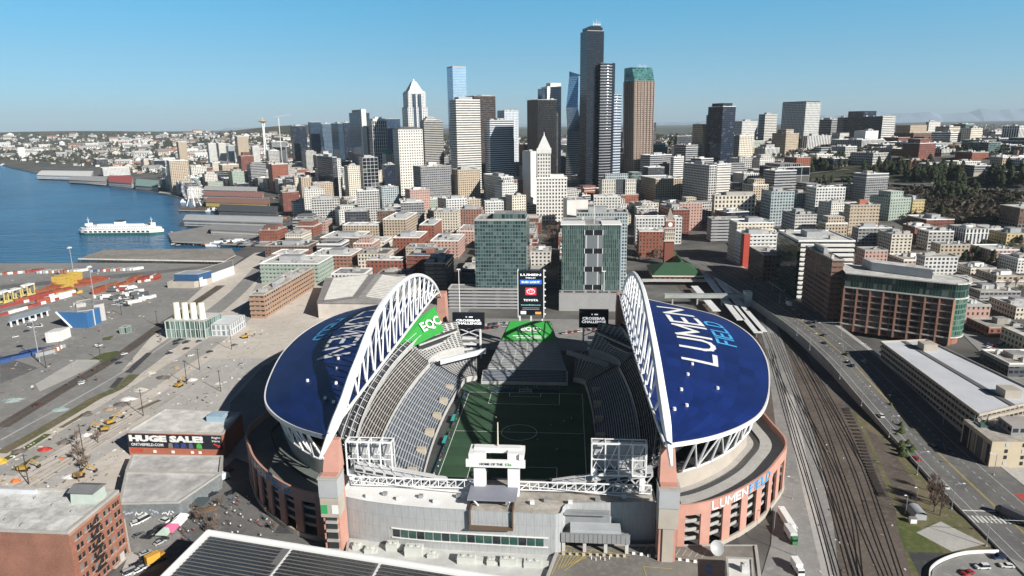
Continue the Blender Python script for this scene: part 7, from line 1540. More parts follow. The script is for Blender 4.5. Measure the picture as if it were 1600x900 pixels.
for i, (px_, py_, w, h) in enumerate(((617,858,3.0,2.6),(653,866,4.6,3.4),(676,869,1.8,1.6),(735,878,4.6,2.6),(770,880,2,2),(800,882,4.2,2.8),(838,884,4.4,2.2),(580,862,2.2,1.8),(560,856,1.8,1.6))):
    p = g(px_,py_,2.6); k = MB(); k.box(p.x-w,p.x+w*.4,p.y-1.6,p.y+1.6,2.6,2.6+h)
    k.box(p.x+w*.4,p.x+w,p.y-1.2,p.y+1.2,2.6,2.6+h*.6)
    for q in range(2): k.tube((p.x-w*.6+q*w*.6,p.y,2.6+h),(p.x-w*.6+q*w*.6,p.y,2.9+h),.7,.7,10)
    k.tube((p.x-w,p.y,2.6+h*.5),(p.x-w-.8,p.y,2.6+h*.4),.5,.5,8); k.build('air_handling_unit', HV, r_)
# parking deck with ramp shed
dq = quad_px([(1190,905),(1183,853),(985,852),(874,847),(852,905)], 3.5); r_ = plain('parking_deck','raised parking deck with yellow hatching in front of the grey curved wall','the parking deck','parking deck',dq[::-1],0,3.5,CONC,ground_mat('deck_asphalt', (.17,.16,.15), (.22,.21,.19), (.27,.25,.22), .06, .5),par=.5)
k = MB()
def dl(a, b, w=.22): p, q = g(*a,3.62), g(*b,3.62); k.strip([p,q], w, 3.62)
for i in range(7): dl((886+i*6,858+i*1.5),(872+i*5,890-i*2))
dl((884,853),(985,868)); dl((884,853),(862,898)); dl((925,860),(882,892)); dl((1005,885),(1010,900)); dl((1005,885),(1050,889)); k.build('yellow_marking', YLINE, r_)
k = MB()
for i in range(11): dl((996+i*10,861+i*1.1),(1003+i*10,851+i*1.1),.15)
k.build('bay_marking', LINE, r_)
for i in range(3):
    k = MB(); p = g(1108,884+i*9,3.6); k.box(p.x-.9,p.x+.9,p.y-.9,p.y+.9,3.6,3.64); k.build('blue_marking', mat((.05,.18,.5), .8, noise=0), r_)
for i in range(9):
    p = g(990+i*12,866+i*1.6,3.5); b_ = empty('concrete_block', p, 'white concrete block in the row along the parking deck', 'concrete block', 'white concrete blocks on the parking deck'); k = MB(); k.prism([(p.x-.6,p.y-.4),(p.x+.6,p.y-.4),(p.x+.6,p.y+.4),(p.x-.6,p.y+.4)],3.56,4.4,0,0,poly1=[(p.x-.5,p.y-.2),(p.x+.5,p.y-.2),(p.x+.5,p.y+.2),(p.x-.5,p.y+.2)]); k.build('block', WHITE, b_)
for i in range(5):
    p = g(924+i*7,874+(i%2)*2,3.5); b_ = empty('bollard', p, 'short white bollard in the loose cluster on the deck', 'bollard', 'white bollards on the deck'); k = MB(); k.tube(p+Vector((0,0,.06)),p+Vector((0,0,1.2)),.18,.16,8); k.build('post', WHITE, b_)
X0, X1, zf, Ys = 22.6, 47.4, 3.6, -105.2
root = empty('loading_shed', ((X0+X1)/2,-102,zf), uniq('grey steel canopy shed with railing panels at the edge of the parking deck'), 'shed')
k = MB(); k.box(X0,X1,Ys,-99,8.6,9.2,0); k.box(X0+3.4,X1-3.2,Ys+.9,-99.2,9.3,12.4,1); k.box(X0,X1-7,-99.2,-98.6,9.2,17.2,0); k.box(X0+1,X1-7.5,-101,-99.2,16.2,16.8,0); k.build('roof', [mat((.25,.26,.27), .7), mat((.42,.45,.47), .6, noise=.1)], root)
n = 15
for i in range(n):
    x = X0+(X1-X0)*i/n; k = MB(); k.box(x+.08,x+(X1-X0)/n-.08,Ys-.3,Ys,8.0,11.4); k.build('railing_panel', mat((.33,.34,.35), .6, .3, noise=.1), root)
k = MB(); k.beam((X0,Ys,11.6),(X1,Ys,11.6),.25); k.build('rail', METAL, root)
for i in range(4):
    x = X0+1+(X1-X0-2)*i/3; k = MB(); k.box(x-.6,x+.6,Ys+.6,Ys+1.8,zf,8.6); k.build('column', mat((.55,.54,.52), .8), root)
k = MB(); k.box(X0+1,X1-1,-99.4,-98.9,zf,8.6); k.build('back_wall', DARK, root)
for i in range(10):
    x = X0+1+(X1-X0-3)*i/9; k = MB(); k.box(x-.5,x+.5,Ys-1.6,Ys-1.2,zf,zf+1); k.build('barrier', mat((.55,.48,.32), .8), root)
p = g(1117,868,3.5); r_ = empty('satellite_dish', p, uniq('grey satellite dish standing on the parking deck beside the salmon wall'), 'satellite dish'); k = MB(); k.tube(p, p+Vector((0,0,2.5)), .3,.25,8); k.build('mount', METAL, r_); k = MB(); c_ = p+Vector((0,0,3)); ax_ = Vector((.25,-.6,.45)).normalized()
for i in range(5): k.tube(c_+ax_*(i/5)**2*1.3, c_+ax_*((i+1)/5)**2*1.3, .1+2.6*i/5, .1+2.6*(i+1)/5, 18, cap=False)
k.build('dish', mat((.42,.43,.44), .5, noise=.1), r_)
wq = quad_px([(1137,905),(1179,905),(1176,873),(1134,871)], 9); plain('white_annex','small white flat-roofed annex at the bottom edge beside the dish','the white annex','building',wq,0,9,mat((.60,.59,.55), .8, noise=.1),mat((.68,.67,.64), .8, noise=.1),clut=1,par=.4)
# ================================================================== VEHICLES
def car_parts(kind):
    L, W, Hh = {'car': (4.5,1.82,1.45), 'suv': (4.8,1.95,1.8), 'van': (5.4,2.0,2.2)}[kind]; h = L/2; w = W/2
    body = MB(); prof = [(-h,.35),(-h,.85),(-h*.9,.95),(-h*.72,.98),(h*.42,.95),(h*.92,.80),(h,.6),(h,.35)]
    n = len(prof)
    for i in range(n):
        a, b = prof[i], prof[(i+1)%n]; body.face([(a[0],-w,a[1]),(b[0],-w,b[1]),(b[0],w,b[1]),(a[0],w,a[1])])
    body.face([(p[0],-w,p[1]) for p in prof]); body.face([(p[0],w,p[1]) for p in prof][::-1])
    r0, r1 = (-h*.62,h*.12) if kind == 'car' else (-h*.86,h*.15) if kind == 'suv' else (-h*.93,h*.55); wt = w*.8
    body.face([(r0,-wt,Hh),(r1,-wt,Hh),(r1,wt,Hh),(r0,wt,Hh)])
    gl = MB(); b0, b1 = r0-.22 if kind == 'car' else r0-.08, r1+.75; z0 = .95; e = .02
    gl.face([(b1,-w*.94,z0),(b1,w*.94,z0),(r1,wt,Hh-e),(r1,-wt,Hh-e)]); gl.face([(b0,-w*.94,z0),(b0,w*.94,z0),(r0,wt,Hh-e),(r0,-wt,Hh-e)])
    for s in (-1,1): gl.face([(b0,s*w*.94,z0),(b1,s*w*.94,z0),(r1,s*wt,Hh-e),(r0,s*wt,Hh-e)])
    wh = MB(); wh.tube((0,-.11,0),(0,.11,0),.33,.33,12); wh.tube((0,-.12,0),(0,.12,0),.2,.2,10,1)
    return body, gl, wh, [(sx_*h*.62,sy*(w-.1),.33) for sx_ in (-1,1) for sy in (-1,1)]
CARC = {'white': (.72,.72,.71), 'black': (.015,.015,.017), 'silver': (.42,.43,.44), 'grey': (.14,.145,.15), 'red': (.36,.02,.02), 'blue': (.03,.07,.2), 'dark blue': (.015,.03,.08), 'maroon': (.12,.012,.02)}
CP = {}; CARM = {}
for c_, v_c in CARC.items():
    m, t, b = _new('car_paint'); b.inputs['Base Color'].default_value = (*v_c,1); b.inputs['Roughness'].default_value = .3; b.inputs['Coat Weight'].default_value = .6; CARM[c_] = m
RIM = mat((.4,.4,.41), .4, .8, noise=0)
def car(kind, c, pos, rz, label, group, near=False):
    key = (kind, c)
    if key not in CP:
        b, gl, w, wp = car_parts(kind); ob = b.build('body', CARM[c]); og = gl.build('window', GLASSD); ow = w.build('wheel', [RUBBER, RIM]); CP[key] = (ob.data, og.data, ow.data, wp)
        for o in (ob, og, ow): bpy.data.objects.remove(o)
    r_ = empty('parked_car' if 'parked' in label else 'car', pos, label, 'car', group); r_.rotation_euler = (0,0,rz); a, b, w, wp = CP[key]; link('body', a, r_); link('window', b, r_)
    for q in wp: o = link('wheel', w, r_); o.location = q
    return r_
def cpx(px_, py_, c, kind, deg, label, group, z=.1): p = g(px_,py_,z); return car(kind, c, p, R(deg), label, group)
def avz(p): return max(.3, min(6, 1.2+(p.y)*.05)) if p.y > 0 else .35
for px_, py_, c, kd, lb in ((1376,651,'white','suv','white car driving up the avenue beside the garage shadow'),(1391,620,'grey','car','grey car in the shaded lane of the avenue'),(1432,718,'red','car','dark red car at the foot of the avenue lamp'),(1476,762,'white','car','white car on the avenue nearest the crosswalk'),(1288,537,'black','car','black car near the top of the sunlit ramp'),(1229,470,'white','van','white van in the far shaded part of the avenue'),(1240,484,'silver','car','silver car behind the white van on the avenue'),(1225,468,'grey','suv','grey car beside the white van on the avenue')):
    p = g(px_,py_,3); p = g(px_,py_,avz(p)); p.z = avz(p)+.05; car(kd, c, p, R(92), uniq(lb), 'cars on the avenue')
for i in range(16):
    t_ = rnd.random(); py_ = rnd.choice((440,455,500,515,530,560,575,595,610,630,665,690,705)); y = g(1300,py_,3).y+rnd.uniform(-8,8); xa, xb = 190, 222; x = xa+(xb-xa)*rnd.choice((.22,.37,.52,.68)); c = rnd.choice(['black','grey','silver','white','dark blue']); p = Vector((x,y,0)); p.z = avz(p)+.06; car(rnd.choice(['car','suv']), c, p, R(91), f'{c} car in the traffic along the avenue', 'traffic along the avenue')
for i in range(26):
    px_ = 1262+i*13; a_ = gt(px_, 288+rnd.choice((-3,0,3))); c = rnd.choice(['black','grey','silver','white','white']); car('suv', c, (a_.x,a_.y,H(a_.x,a_.y)+1.3), R(rnd.uniform(-8,8)), f'{c} car on the expressway below the evergreens', 'cars on the expressway')
for px_, py_, c, kd, lb, rz in ((1560,872,'dark blue','suv','dark blue car, topmost in the corner lot at lower right',185),(1535,888,'white','suv','white car with roof rack in the corner lot',185),(1573,886,'white','car','white car, rightmost in the corner lot',178),(1512,897,'red','car','red car, lowest in the corner lot',200)): cpx(px_,py_,c,kd,rz,uniq(lb),'cars in the corner lot',.6)
for px_, py_, c, kd, lb, rz in ((226,813,'white','van','white van in the small lot beside the corner brick warehouse',65),(256,815,'white','suv','white car by the white tents',160),(251,826,'black','suv','black car in the middle of the small lot',175),(229,841,'black','car','black car below the middle black car',175),(225,878,'black','car','black car parked along the kerb, upper of the row',50),(215,886,'black','suv','black car parked along the kerb, lower of the row',50),(228,866,'silver','car','silver car parked at the head of the kerb row',50),(205,896,'silver','van','silver van parked at the bottom of the kerb row',50),(332,774,'black','suv','black car parked beside the graffiti warehouse',60),(358,737,'maroon','car','dark car in the stadium shadow by the banner store',80)): cpx(px_,py_,c,kd,rz,uniq(lb),'cars near the warehouses')
for i in range(22):
    px_, py_ = rnd.choice(((rnd.uniform(212,262),rnd.uniform(812,860)),(rnd.uniform(330,372),rnd.uniform(735,780)),(rnd.uniform(190,232),rnd.uniform(872,898)),(rnd.uniform(225,335),rnd.uniform(530,560)))); p = g(px_,py_,.1)
    if not in_foot(p.x,p.y,3): c = rnd.choice(['white','black','grey','silver']); car('car',c,p,R(rnd.choice((50,55,60))),f'{c} car parked loosely beside the warehouses and utility building','cars parked loosely west of the stadium')
for px_, py_, c, lb in ((57,634,'maroon','maroon car on the western road'),(128,600,'white','white car on the western road farther off'),(155,541,'white','white car at the western junction'),(180,563,'black','dark car on the road past the green verge'),(186,568,'black','dark car just behind the other on the road past the verge'),(275,534,'black','dark car, leftmost in front of the four-stack building'),(293,534,'grey','grey car, middle in front of the four-stack building'),(311,534,'blue','blue car, rightmost in front of the four-stack building'),(194,554,'white','white car by the new asphalt strip'),(42,518,'black','black car alone in the port yard'),(24,527,'white','white car alone in the port yard'),(367,540,'grey','grey car near the shadow edge of the warehouse'),(378,570,'silver','silver car on the pale works ground'),(128,597,'silver','silver car behind the white one on the western road')): cpx(px_,py_,c,'car',58,uniq(lb),'cars on the west side')
for i in range(26):
    p = g(46+i*1.5+rnd.uniform(-1,1),508+(i%3)*1.5,.1) if i < 12 else g(160+i*1.6,470+rnd.uniform(-6,10),.1); c = rnd.choice(['white','white','white','grey','black']); car('suv',c,p,R(rnd.choice((10,15,60))),f'{c} car parked '+('in the row before the open shed' if i < 12 else 'in the port among the lorries'),'cars parked in the port')
for rI, (a, b_, n_) in enumerate((((735,516),(800,509),18),((880,521),(950,512),16),((735,510),(792,505),15),((700,515),(735,518),8))):
    for i in range(n_):
        P, Q = g(*a,.5), g(*b_,.5); p = P.lerp(Q, i/(n_-1)); p.z = .45
        if rnd.random() < .12: continue
        c = rnd.choice(['white','black','grey','silver','white','red','dark blue']); car(rnd.choice(['car','suv']), c, p, R(90+rnd.uniform(-3,3)), f'{c} car parked '+['left of the north bleacher, front row','right of the north bleacher','left of the north bleacher, back row','under the left video board'][rI], 'cars parked behind the north bleacher')
for i in range(46):      # waiting lanes of the ferry terminal, the street by the old quarter and the right-hand lots
    p = g(rnd.uniform(345,432),rnd.uniform(374,383),2.3); c = rnd.choice(['white','grey','black','silver','red']); car('suv',c,p,R(5),f'{c} car waiting on the ferry pier','cars waiting on the ferry pier')
for i in range(40):
    p = g(rnd.uniform(1530,1600),rnd.uniform(535,580),.5); c = rnd.choice(['white','grey','black','silver','red','blue']); car('car',c,p,R(rnd.choice((30,35,120))),f'{c} car parked in the lot beyond the rounded brick office','cars parked beyond the rounded brick office')
for i in range(60):
    px_, py_ = rnd.uniform(415,480), rnd.uniform(300,372); p = gt(px_,py_)
    p = g(px_,py_,H(p.x,p.y)+.4); c = rnd.choice(['white','grey','black','silver','red']); car('car',c,p,R(130),f'{c} car in the crowded waterfront road','cars on the waterfront road')
def boxtruck(p, rz, cab, boxc, L, lb, grp=None, cat='truck', name='truck'):
    r_ = empty(name, p, lb, cat, grp); r_.rotation_euler = (0,0,rz); ORG[r_.name] = Vector((0,0,0)); k = MB(); k.box(-L/2,L/2-2.2,-1.25,1.25,1.0,3.9); k.build('cargo_box', boxc, r_); k = MB(); k.prism([(L/2-2,-1.15),(L/2,-1.15),(L/2,1.15),(L/2-2,1.15)],.5,2.9,0,0,poly1=[(L/2-2,-1.1),(L/2-.5,-1.1),(L/2-.5,1.1),(L/2-2,1.1)]); cb_ = k.build('cab', cab, r_); k = MB(); k.box(L/2-.35,L/2-.1,-1,1,1.7,2.5); k.build('windscreen', GLASSD, r_)
    k = MB(); k.box(-L/2,L/2-.5,-.9,.9,.6,1.0); k.build('chassis', DARK, r_)
    for x in (-L/2+1,-L/2+2.2,L/2-1.2):
        for y in (-1.1,1.1): k = MB(); k.tube((x,y-.15,.5),(x,y+.15,.5),.5,.5,10); k.build('wheel', RUBBER, r_)
    return r_
WP = CARM['white']
boxtruck(g(1230,822,.1),R(-88),WP,WHITE,16,uniq('long white semi-trailer parked along the rail yard road'),'trucks by the rail yard'); boxtruck(g(1236,842,.1),R(-86),mat((.05,.2,.08), .5, noise=0),mat((.62,.63,.64), .6),9,uniq('shorter truck with green cab below the white semi-trailer'),'trucks by the rail yard'); boxtruck(g(1246,893,.1),R(-85),WP,WHITE,7,uniq('small white truck at the bottom of the rail yard road'),'trucks by the rail yard')
boxtruck(g(244,878,.1),R(55),mat((.45,.22,.03), .6, noise=0),mat((.62,.33,.05), .6, noise=.1),7,uniq('orange food truck beside the kerb row of cars'),None,'food truck','food_truck'); boxtruck(g(346,752,.1),R(60),WP,mat((.55,.6,.66), .6, noise=.1),8,uniq('white and blue truck parked beside the graffiti warehouse'),None)
boxtruck(g(1585,812,.4),R(120),mat((.08,.08,.09), .5, noise=0),mat((.10,.10,.12), .5, noise=.1),14,uniq('long dark bus turning at the crosswalk'),None,'bus','bus'); boxtruck(g(1232,478,6.2),R(92),WP,WHITE,9,uniq('white truck far up the shaded avenue'),None)
for i in range(14):
    p = g(170+i*4.4+rnd.uniform(-2,2),458+rnd.uniform(-8,12),.1); c = rnd.choice([WHITE, mat((.3,.06,.05), .6), mat((.1,.11,.12), .6)]); boxtruck(p,R(rnd.choice((10,60,190))),WP,c,10,'lorry parked in the crowded part of the port','lorries parked in the port')
# tents by the small lot
for i, (px_, py_, s_, c, lb) in enumerate(((266,832,3.0,(.62,.16,.30),'pink and white market tent in the street'),(279,822,2.6,(.72,.72,.71),'white market tent above the pink one'),(284,815,2.4,(.70,.71,.72),'white market tent nearest the graffiti warehouse'),(258,838,2.4,(.40,.50,.44),'pale green market tent left of the pink one'),(312,790,3.4,(.05,.07,.08),'dark canopy beside the graffiti warehouse'))):
    p = g(px_,py_,.1); r_ = empty('market_tent', p, uniq(lb), 'tent', 'market tents'); k = MB(); k.prism([(p.x-s_,p.y-s_),(p.x+s_,p.y-s_),(p.x+s_,p.y+s_),(p.x-s_,p.y+s_)],2.2,4.0,0,0,poly1=[(p.x-.1,p.y-.1),(p.x+.1,p.y-.1),(p.x+.1,p.y+.1),(p.x-.1,p.y+.1)]); k.prism([(p.x-s_,p.y-s_),(p.x+s_,p.y-s_),(p.x+s_,p.y+s_),(p.x-s_,p.y+s_)],1.9,2.2,0,0); k.build('canopy', mat(c, .7, noise=.08), r_)
    for a, b_ in ((-1,-1),(1,-1),(1,1),(-1,1)): k = MB(); k.tube((p.x+a*s_*.95,p.y+b_*s_*.95,0),(p.x+a*s_*.95,p.y+b_*s_*.95,2.2),.06,n=5); k.build('pole', METAL, r_)
# ================================================================== WORKS FIELD
YEL = mat((.40,.25,.045), .5, noise=.12, scale=1, name='machine_yellow')
def excavator(p, rz, lb):
    r_ = empty('excavator', p, lb, 'excavator', 'yellow excavators'); r_.rotation_euler = (0,0,rz); ORG[r_.name] = Vector((0,0,0))
    for y in (-1.2,1.2): k = MB(); k.prism([(-2,y-.3),(2,y-.3),(2,y+.3),(-2,y+.3)],0,.9,0,0); k.build('track', RUBBER, r_)
    k = MB(); k.box(-2.4,1.2,-1.4,1.4,1.0,2.4); k.build('body', YEL, r_); k = MB(); k.box(.1,1.5,.2,1.4,2.4,3.4); k.build('cab', GLASSD, r_)
    k = MB(); k.beam((1,-.3,2.2),(4.2,-.3,5.4),.5); k.beam((4.2,-.3,5.4),(6.6,-.3,2.4),.4); k.build('boom', YEL, r_); k = MB(); k.box(6.2,7.2,-.9,.3,1.4,2.5); k.build('bucket', DARK, r_)
for px_, py_, a, lb in ((163,673,200,'yellow excavator beside the leaning pole in the works field'),(173,662,60,'yellow excavator just behind the first one'),(38,735,15,'yellow excavator by the orange heap at left'),(280,604,80,'yellow excavator farther up the works field'),(383,528,30,'yellow excavator near the shadow of the tan warehouse'),(125,745,30,'yellow machine low in the works field above the corner warehouse')): excavator(g(px_,py_,.1),R(a),uniq(lb))
def pile(px_, py_, r0, h, m, lb, name='rubble_pile', cat='rubble'):
    p = g(px_,py_,.05); rr = random.Random(px_*7+py_); k = MB(); n = 14; prev = None
    for j in range(4):
        f = 1-j/3; ring = [Vector((p.x+r0*f*(.75+.5*rr.random())*math.cos(2*math.pi*i/n), p.y+.7*r0*f*(.75+.5*rr.random())*math.sin(2*math.pi*i/n), .05+h*(j/3)**.8*(.8+.4*rr.random()))) for i in range(n)]
        if prev:
            for i in range(n): k.face([prev[i],prev[(i+1)%n],ring[(i+1)%n],ring[i]])
        prev = ring
    o = k.build(name, m, loc=(p.x,p.y,0)); tag(o, uniq(lb), cat)
PG = mat((.46,.43,.39), .95, noise=.3, scale=.8); PD = mat((.14,.12,.11), .95, noise=.4, scale=.8); PY = mat((.52,.36,.06), .7, noise=.1); PO = mat((.58,.17,.05), .8, noise=.15); PB = mat((.33,.26,.18), .95, noise=.3, scale=.8); PW = mat((.66,.65,.63), .9, noise=.3, scale=.8)
for a in ((2,722,3.6,2.2,PY,'bright yellow tarpaulin heap at the left edge'),(24,752,2.6,1.4,PO,'orange heap beside the yellow machine'),(70,703,3.8,1.6,mat((.42,.05,.04), .7, noise=.3),'red machine parts lying in the works field'),(97,716,1.8,.5,PO,'small flat orange patch of material'),(100,692,4.2,1.8,PD,'dark stacked pipes heap in the works field'),(135,680,3,1.2,PW,'white rubble heap by the first excavator'),(190,632,5,1.6,PD,'dark scrap heap under the leaning poles'),(200,624,5,1.6,PW,'pale rubble heap beside the dark scrap'),(218,610,5,1.8,PG,'long grey rubble heap farther up'),(170,640,3.5,1.2,PB,'brown earth heap left of the dark scrap'),(135,648,4,1.2,PD,'flat dark debris in the middle of the works field'),(235,583,4,1.5,PG,'grey heap beside the dark strips'),(255,590,5,1.4,PD,'dark debris near the upper works field'),(300,594,4,1.2,PW,'white material heap near the road'),(275,575,4,1.3,PB,'brown heap near the four-stack building'),(30,705,4,1.2,PD,'dark machinery heap beside the yellow tarpaulin'),(110,745,4,1.1,PW,'white rubble low in the works field'),(20,625,6,1.2,mat((.30,.36,.36), .9, noise=.4, scale=.8),'grey-green material pile at the far left roadside'),(95,640,5,.3,mat((.40,.52,.50), .7, noise=.1),'pale turquoise sheeting beside the verge'),(340,600,3,1.2,PG,'grey heap by the stadium shadow'),(365,505,3,1.2,PW,'white rubble near the tan warehouse'),(330,795,3.4,.9,mat((.17,.11,.07), .95, noise=.5, scale=2),'brown timber heap in the street by the dark canopy')): pile(*a)
# ================================================================== POLES AND LAMPS
def pole(px_, py_, h, lb, name='utility_pole', m=WOOD, arm=True, cat='utility pole', grp='dark utility poles in the works field'):
    p = g(px_,py_,.05); r_ = empty(name, p, uniq(lb), cat, grp); k = MB(); k.tube(p, p+Vector((0,0,h)), .24,.16,6); k.build('pole', m, r_)
    if arm: k = MB(); k.beam(p+Vector((-1.3,0,h-1)), p+Vector((1.3,.4,h-1)), .2); k.build('cross_arm', m, r_)
PWD = mat((.05,.042,.036), .9, noise=.1)
for a in ((131,713,17,'dark pole with long shadow just above the corner warehouse'),(45,757,15,'dark pole at left above the yellow machine'),(224,650,16,'dark pole near the far corner of the banner store'),(312,578,15,'dark pole on the road in front of the four-stack building'),(362,546,15,'dark pole nearest the tan warehouse shadow'),(292,600,16,'dark pole in the upper works field'),(345,612,14,'dark pole beside the stadium shadow'),(158,565,14,'thin pole by the green verge'),(246,509,13,'thin pole between railway and the small kiosk'),(190,492,14,'thin pole by the port fence'),(72,575,13,'thin pole beside the blue pile')): pole(a[0],a[1],a[2],a[3],m=PWD)
def lamp(p, h, arm, rz, lb, grp='grey street lamps'):
    r_ = empty('street_lamp', p, uniq(lb), 'street lamp', grp); ORG[r_.name] = Vector((0,0,0)); r_.rotation_euler = (0,0,rz); k = MB(); k.tube((0,0,0),(0,0,h),.17,.11,7); k.tube((0,0,h),(arm,0,h+.5),.09,.07,6); k.build('pole', METAL, r_); k = MB(); k.box(arm-.2,arm+.8,-.22,.22,h+.4,h+.62); k.build('lamp_head', WHITE, r_)
    k = MB(); k.box(-.3,.3,-.3,.3,0,.4); k.build('base', CONC, r_)
for i, (px_, py_) in enumerate(((1346,634),(1389,683),(1433,742),(1487,795),(1312,592),(1265,547),(1245,524),(1218,474),(1207,455))):
    p = g(px_,py_,2); z = avz(p); p = g(px_,py_,z); p.z = z; lamp(p,11,3.0,0,['second','third','fourth','fifth, nearest','first sunlit','shaded lower','shaded upper','white van side','farthest'][i]+' street lamp on the left edge of the avenue')
for i, (px_, py_) in enumerate(((1473,668),(1553,742),(1316,560),(1352,560))): p = g(px_,py_,.5); lamp(p,10,-3,0,['grey street lamp in the shade by the garage corner','grey street lamp at the corner of the low tan building','grey street lamp before the rounded brick office, left','grey street lamp before the rounded brick office, right'][i])
lamp(g(1541,853,.4),11,17,R(-4),'tall signal mast with a very long arm over the crosswalk',None); lamp(g(1314,525,6),10,-17,R(8),'signal mast with long arm at the top of the ramp',None)
for i, (px_, py_, py1) in enumerate(((719,505,421),(943,480,424))):
    p = g(px_,py_,.5); h = at(px_,py1,p.y).z; r_ = empty('flood_light_mast', p, uniq(['tall slim white mast behind the left video board','tall slim white mast behind the right video board'][i]), 'mast'); k = MB(); k.tube(p, (p.x,p.y,h), .4,.25,6); k.build('pole', WHITE, r_); k = MB(); k.box(p.x-1.4,p.x+1.4,p.y-.3,p.y+.3,h-.3,h+.5); k.build('lamp_head', WHITE, r_)
for i, (px_, py_) in enumerate(((1209,830),(1245,870),(1238,780))): lamp(g(px_,py_,.1),10,2,R(90*i),['grey yard lamp beside the salmon wall','grey yard lamp at the bottom of the rail yard road','grey yard lamp above the white semi-trailer'][i])
for i, (px_, py_) in enumerate(((1415,803),(1431,790))): lamp(g(px_,py_,.1),8,1,R(200),['thin lamp on the grass embankment, left','thin lamp on the grass embankment, right'][i])
p = g(1432,806,.1); r_ = empty('signal_cabin', p, uniq('small grey round-roofed cabin on the grass embankment'), 'cabin'); k = MB(); k.box(p.x-2.2,p.x+2.2,p.y-3.4,p.y+3.4,0,2.4); k.build('wall', GREY, r_); k = MB()
for i in range(8): a0, a1 = R(180*i/8), R(180*(i+1)/8); k.face([(p.x+2.3*math.cos(a0),p.y-3.5,2.4+1.3*math.sin(a0)),(p.x+2.3*math.cos(a1),p.y-3.5,2.4+1.3*math.sin(a1)),(p.x+2.3*math.cos(a1),p.y+3.5,2.4+1.3*math.sin(a1)),(p.x+2.3*math.cos(a0),p.y+3.5,2.4+1.3*math.sin(a0))])
k.build('roof', mat((.33,.36,.38), .5, noise=.1), r_); p = g(1426,817,.1); r_ = empty('equipment_box', p, uniq('white equipment box in front of the small grey cabin'), 'equipment box'); k = MB(); k.box(p.x-1.2,p.x+1.2,p.y-.8,p.y+.8,0,2.2); k.build('cabinet', WHITE, r_); k = MB(); k.box(p.x-1.4,p.x+1.4,p.y-1,p.y+1,2.2,2.4); k.build('roof', METAL, r_)
# curved corner ramp wall
cw = smooth_line([g(1452,905,.3), g(1455,890,.3), g(1475,876,.3), g(1510,866,.3), g(1560,864,.3)], 6); k = MB(); zone('corner_lot', [(1455,905),(1458,888),(1478,876),(1510,867),(1560,864),(1600,880),(1600,910)], ASPHL, z=.5)
for a, b_ in zip(cw[:-1], cw[1:]): k.beam(a+Vector((0,0,.6)), b_+Vector((0,0,.6)), .4, 1.4)
tag(k.build('parapet_wall', WHITE), 'curved white parapet around the corner lot at lower right', 'wall')
# stored sleepers beside the tracks
P = smooth_line([g(*q,.1) for q in ((1322,640),(1345,690),(1362,740),(1378,775))], 10)
for i, p in enumerate(P):
    o = MB(); 
    for j in range(5): o.box(p.x-1.6,p.x+1.6,p.y-.9+j*.36,p.y-.62+j*.36,.1+.3*(j%3),.36+.3*(j%3))
    tag(o.build('timber_stack', mat((.04,.033,.03), .95, noise=.2), loc=(p.x,p.y,.1)), 'dark sleeper stack in the long line beside the tracks', 'timber stack', 'sleeper stacks along the tracks')
# ================================================================== PEOPLE
def body_mesh(pose):
    J = [(0,0,.92),(0,0,1.2),(0,0,1.42),(0,.01,1.52),(0,.02,1.66),(0,.02,1.76)]; Rr = [.15,.145,.15,.06,.095,.07]; E = [(0,1),(1,2),(2,3),(3,4),(4,5)]
    for s in (-1,1):
        b = len(J); dx = .22*s if pose else 0
        J += [(s*.1,0,.85),(s*.11,dx*.6+.02,.47),(s*.11,dx,.09),(s*.11,dx+.14,.05)]; Rr += [.095,.065,.045,.04]; E += [(0,b),(b,b+1),(b+1,b+2),(b+2,b+3)]
        c = len(J); J += [(s*.2,0,1.4),(s*.25,-dx*.5,1.12),(s*.25,-dx*.9+.05,.88),(s*.25,-dx*.9+.07,.78)]; Rr += [.06,.045,.035,.035]; E += [(2,c),(c,c+1),(c+1,c+2),(c+2,c+3)]
    me = bpy.data.meshes.new('body'); me.from_pydata(J, E, []); o = bpy.data.objects.new('tmp', me); COL.objects.link(o); md = o.modifiers.new('s','SKIN'); sv = me.skin_vertices[0].data
    for v, r in zip(sv, Rr): v.radius = (r, r)
    sv[0].use_root = True; o.modifiers.new('d','SUBSURF').levels = 1
    dg = bpy.context.evaluated_depsgraph_get(); out = bpy.data.meshes.new_from_object(o.evaluated_get(dg)); bpy.data.objects.remove(o); return out
BM = [body_mesh(0), body_mesh(1)]; PM = {}
SKIN = mat((.45,.27,.19), .7, noise=0); HAIR = mat((.04,.03,.025), .8, noise=0)
PCOL = {'red': (.45,.03,.03), 'white': (.68,.68,.67), 'black': (.02,.02,.022), 'green': (.08,.33,.12), 'blue': (.03,.08,.3), 'grey': (.2,.2,.2), 'orange': (.6,.2,.03)}
def person(x, y, z, col, pose, label, group, rz=None):
    if (col, pose) not in PM:
        me = BM[pose].copy(); 
        for m in (mat((.03,.035,.05), .8, noise=0), mat(PCOL[col], .8, noise=0), SKIN, HAIR): me.materials.append(m)
        for p in me.polygons:
            h = p.center.z; p.material_index = 0 if h < .9 and abs(p.center.x) < .2 else 3 if h > 1.72 or (h > 1.6 and p.center.y < -.03) else 2 if h > 1.48 or (h < .9) else 1
            p.use_smooth = True
        PM[(col, pose)] = me
    o = link('person', PM[(col, pose)]); o.location = (x, y, z); o.rotation_euler = (0,0,rnd.uniform(0,6.28) if rz is None else rz); tag(o, label, 'person', group)
